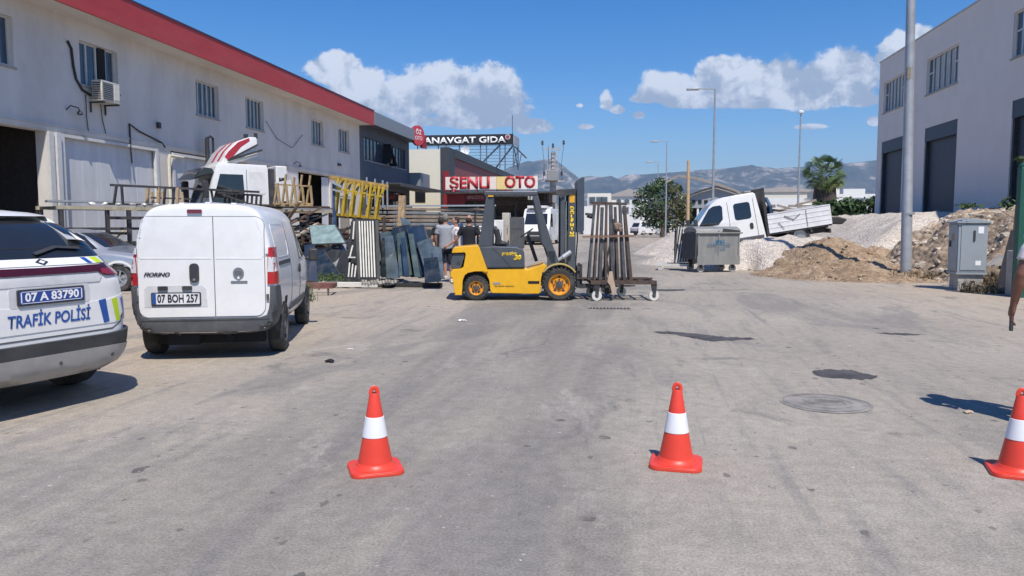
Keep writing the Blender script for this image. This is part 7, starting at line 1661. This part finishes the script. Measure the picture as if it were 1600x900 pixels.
def hand(mb, wr, d, side, size=1.0, curl=.5, pnorm=None):
    """wr wrist point, d direction of the hand, side: direction of the thumb"""
    d = Vector(d).normalized(); s = Vector(side); s = (s-d*s.dot(d)).normalized(); n = d.cross(s); k = size
    mb.tube([wr-d*.02*k, wr+d*.02*k, wr+d*.05*k, wr+d*.09*k], [(.027*k, .02*k), (.033*k, .02*k), (.042*k, .018*k), (.038*k, .015*k)], 12)
    for i, (off, L_) in enumerate(((.030, .070), (.010, .078), (-.011, .073), (-.030, .058))):
        p = wr+d*.085*k+s*off*k; a = d; pts = [p]; c = curl*(.8+.15*i)
        for seg, f in enumerate((.45, .32, .26)):
            ang = c*(seg+.5); dd = (d*math.cos(ang)+n*math.sin(ang)); pts.append(pts[-1]+dd*L_*f*k*1.15)
        mb.tube(pts, [.0095*k, .009*k, .0082*k, .0065*k], 8)
    p = wr+d*.025*k+s*.028*k; mb.tube([p, p+(d*.6+s*.6)*.035*k, p+(d*.9+s*.35)*.065*k+n*.012*k, p+(d*1.0+s*.1)*.088*k+n*.02*k], [.014*k, .012*k, .0105*k, .008*k], 8)
def person(loc, rz, H, label, shirt, shorts, hair, skin=SKIN, arms=None, legs='shorts', sleeve=.55, hands=1.0, vox=.014, lean=0.0, stance=.10, bald=False, shoes=None):
    t = empty('person', loc, rz, label, 'person'); k = H/1.75; V = Vector
    # arms: dict of side -> (elbow, wrist) relative to shoulder in local coords
    arms = arms or {-1: ((-.06, -.02, -.29), (-.07, .04, -.54)), 1: ((.06, -.02, -.29), (.07, .04, -.54))}
    sh = {s: V((s*.185, -.01, 1.43)) for s in (-1, 1)}; hip = {s: V((s*.09, 0, .90)) for s in (-1, 1)}
    knee = {s: V((s*(stance+.01), .015, .49)) for s in (-1, 1)}; ank = {s: V((s*(stance+.025), -.03, .085)) for s in (-1, 1)}
    torso = [((0, 0, .86), .155, .115), ((0, -.005, .95), .168, .122), ((0, 0, 1.06), .150, .110), ((0, .0, 1.18), .150, .112), ((0, .0, 1.32), .172, .118), ((0, -.01, 1.41), .165, .105), ((0, -.015, 1.46), .11, .075), ((0, -.01, 1.50), .062, .06), ((0, .0, 1.57), .055, .058)]
    b = MB(); ell_loft(b, torso)
    ball(b, (0, .012, 1.655), (.078, .094, .115)); ball(b, (0, .03, 1.60), (.058, .068, .065)); ball(b, (0, .108, 1.635), (.013, .018, .022))
    for s in (-1, 1): ball(b, (s*.08, .0, 1.645), (.012, .02, .03)); 
    P = {}
    for s in (-1, 1):
        e = sh[s]+V(arms[s][0]); w = sh[s]+V(arms[s][1]); P[s] = (e, w)
        ball(b, sh[s], .062); b.tube([sh[s]-V((s*.03, 0, 0)), sh[s].lerp(e, .5), e, e.lerp(w, .3), w], [.056, .048, .040, .042, .027], 12); ball(b, e, .041)
        hand(b, w, (w-e), (s*-.2, 1, .1) if arms[s][1][2] < -.4 else (0, .2, 1), hands, .45)
        b.tube([hip[s], hip[s].lerp(knee[s], .5), knee[s], knee[s].lerp(ank[s], .35), ank[s]], [.095, .078, .055, .056, .036], 14); ball(b, knee[s], .056)
        b.tube([ank[s]+V((0, -.045, -.03)), ank[s]+V((0, .06, -.04)), ank[s]+V((0, .17, -.055))], [(.036, .036), (.040, .032), (.036, .022)], 10)
    body = merged(b, 'body', skin, t, vox)
    c = MB(); ell_loft(c, [((0, 0, .87), .180, .138), ((0, 0, .95), .178, .136), ((0, 0, 1.06), .170, .130), ((0, 0, 1.20), .168, .128), ((0, 0, 1.33), .186, .130), ((0, -.01, 1.42), .178, .118), ((0, -.012, 1.475), .115, .085), ((0, -.01, 1.505), .075, .07)])
    for s in (-1, 1):
        e, w = P[s]; x = e if sleeve <= 1 else w; q = sh[s].lerp(e, min(sleeve*1.1, 1)); ball(c, sh[s], .074); c.tube([sh[s]-V((s*.04, 0, 0)), sh[s].lerp(q, .6), q], [.070, .067, .066], 12)
    so = merged(c, 'shirt', shirt, t, vox); 
    c = MB(); ell_loft(c, [((0, 0, .80), .175, .128), ((0, 0, .88), .176, .13), ((0, 0, .97), .168, .125)])
    for s in (-1, 1):
        end = knee[s] if legs == 'shorts' else ank[s]+V((0, 0, .0)); st = hip[s]
        if legs == 'shorts': c.tube([st, st.lerp(knee[s], .5), st.lerp(knee[s], .98)], [.108, .100, .090], 14)
        else: c.tube([st, st.lerp(knee[s], .5), knee[s], ank[s]], [.108, .092, .075, .065], 14)
    merged(c, 'shorts' if legs == 'shorts' else 'trousers', shorts, t, vox)
    hmb = MB(); ball(hmb, (0, -.012, 1.675), (.085, .095, .108)) if not bald else ball(hmb, (0, -.03, 1.64), (.083, .078, .075)); 
    h = merged(hmb, 'hair', hair, t, vox, 2)
    bm = bmesh.new(); bm.from_mesh(h.data); bmesh.ops.bisect_plane(bm, geom=bm.verts[:]+bm.edges[:]+bm.faces[:], plane_co=(0, .045, 1.64), plane_no=(0, 1, -.75), clear_outer=True); bmesh.ops.holes_fill(bm, edges=bm.edges[:]); bm.to_mesh(h.data); bm.free()
    SH = shoes or mat('white_shoe', (.62, .62, .60), .6)
    for s in (-1, 1):
        f = MB(); a = ank[s]; f.tube([a+V((0, -.075, -.045)), a+V((0, -.03, -.035)), a+V((0, .07, -.045)), a+V((0, .16, -.055)), a+V((0, .195, -.06))], [(.038, .036), (.046, .048), (.050, .038), (.046, .028), (.03, .02)], 12); f.build('shoe', SH, t, smooth=True)
    t.scale = (k, k, k); return t
TG = mat('grey_tshirt', (.33, .345, .37), .9, var=.06, scale=20, bump=.2, bscale=12); NAVY = mat('navy_shorts', (.022, .028, .042), .9, var=.2); BT = mat('black_tshirt', (.014, .015, .019), .9, var=.2); WT = mat('white_tshirt', (.66, .60, .58), .9, var=.05)
GH = mat('grey_hair', (.20, .18, .16), .9, var=.3, scale=40); DH = mat('dark_hair', (.03, .022, .018), .8, var=.3, scale=40)
p = gr(697, 442); person((p.x-.03, p.y+.1, 0), R(18), 1.73, 'grey haired man in a grey t-shirt and navy shorts seen from behind', TG, NAVY, GH, arms={-1: ((-.07, .02, -.28), (-.05, .10, -.52)), 1: ((.08, .16, -.22), (.06, .38, -.30))}, stance=.13)
p = gr(686, 437); person((p.x, p.y+.25, 0), R(25), 1.66, 'man in a black t-shirt mostly hidden behind the grey haired man', BT, NAVY, DH, arms={-1: ((-.09, -.03, -.28), (-.10, .06, -.52)), 1: ((.05, .1, -.27), (.02, .3, -.4))})
p = at(733, 350, 18.2); person((p.x, 18.2, 0), R(-8), 1.70, 'balding man in a black t-shirt standing behind the forklift', BT, NAVY, DH, bald=True, arms={-1: ((-.14, .0, -.26), (-.15, .1, -.5)), 1: ((.14, .0, -.26), (.16, .1, -.5))})
p = at(712, 350, 19.3); person((p.x, 19.3, 0), R(115), 1.66, 'man in a white t-shirt facing left between the two groups', WT, NAVY, DH, arms={-1: ((-.04, .06, -.28), (.0, .26, -.42)), 1: ((.04, .08, -.27), (.02, .28, -.40))})
np_ = person((3.165, 6.12, 0), R(-6), 1.73, 'man with tanned, shade-darkened arms at the right picture edge holding a small dark object', WT, NAVY, DH, skin=SKIND, vox=.009, legs='trousers', hands=1.12, sleeve=.6,
    arms={-1: ((-.085, -.02, -.285), (-.10, .05, -.515)), 1: ((.10, .0, -.29), (.12, .06, -.54))})
o = MB().bb(-.012, .012, -.012, .012, -.085, .03).build('pocket_object', BLKP, loc=(2.885, 6.20, .785), bevel=.005)
tag(o, 'small dark object held in the tanned, shade-darkened hand at the right edge', 'handheld object')

# ------------------------------------------------------------ air
def haze():
    m = bpy.data.materials.new('haze'); m.use_nodes = True; nt = m.node_tree; nt.nodes.remove(nt.nodes['Principled BSDF'])
    v = nt.nodes.new('ShaderNodeVolumePrincipled'); v.inputs['Color'].default_value = (.46, .66, 1, 1); v.inputs['Density'].default_value = 8e-5; v.inputs['Anisotropy'].default_value = .1
    nt.links.new(v.outputs[0], nt.nodes['Material Output'].inputs['Volume'])
    o = MB().bb(-15000, 15000, -200, 12000, -1, 900).build('haze', m); tag(o, kind='stuff', label='thin blue haze over the distant hills', cat='haze')
haze()
for o in list(bpy.data.objects):
    if o.type == 'MESH' and not o.data.materials: print('NOMAT', o.name)
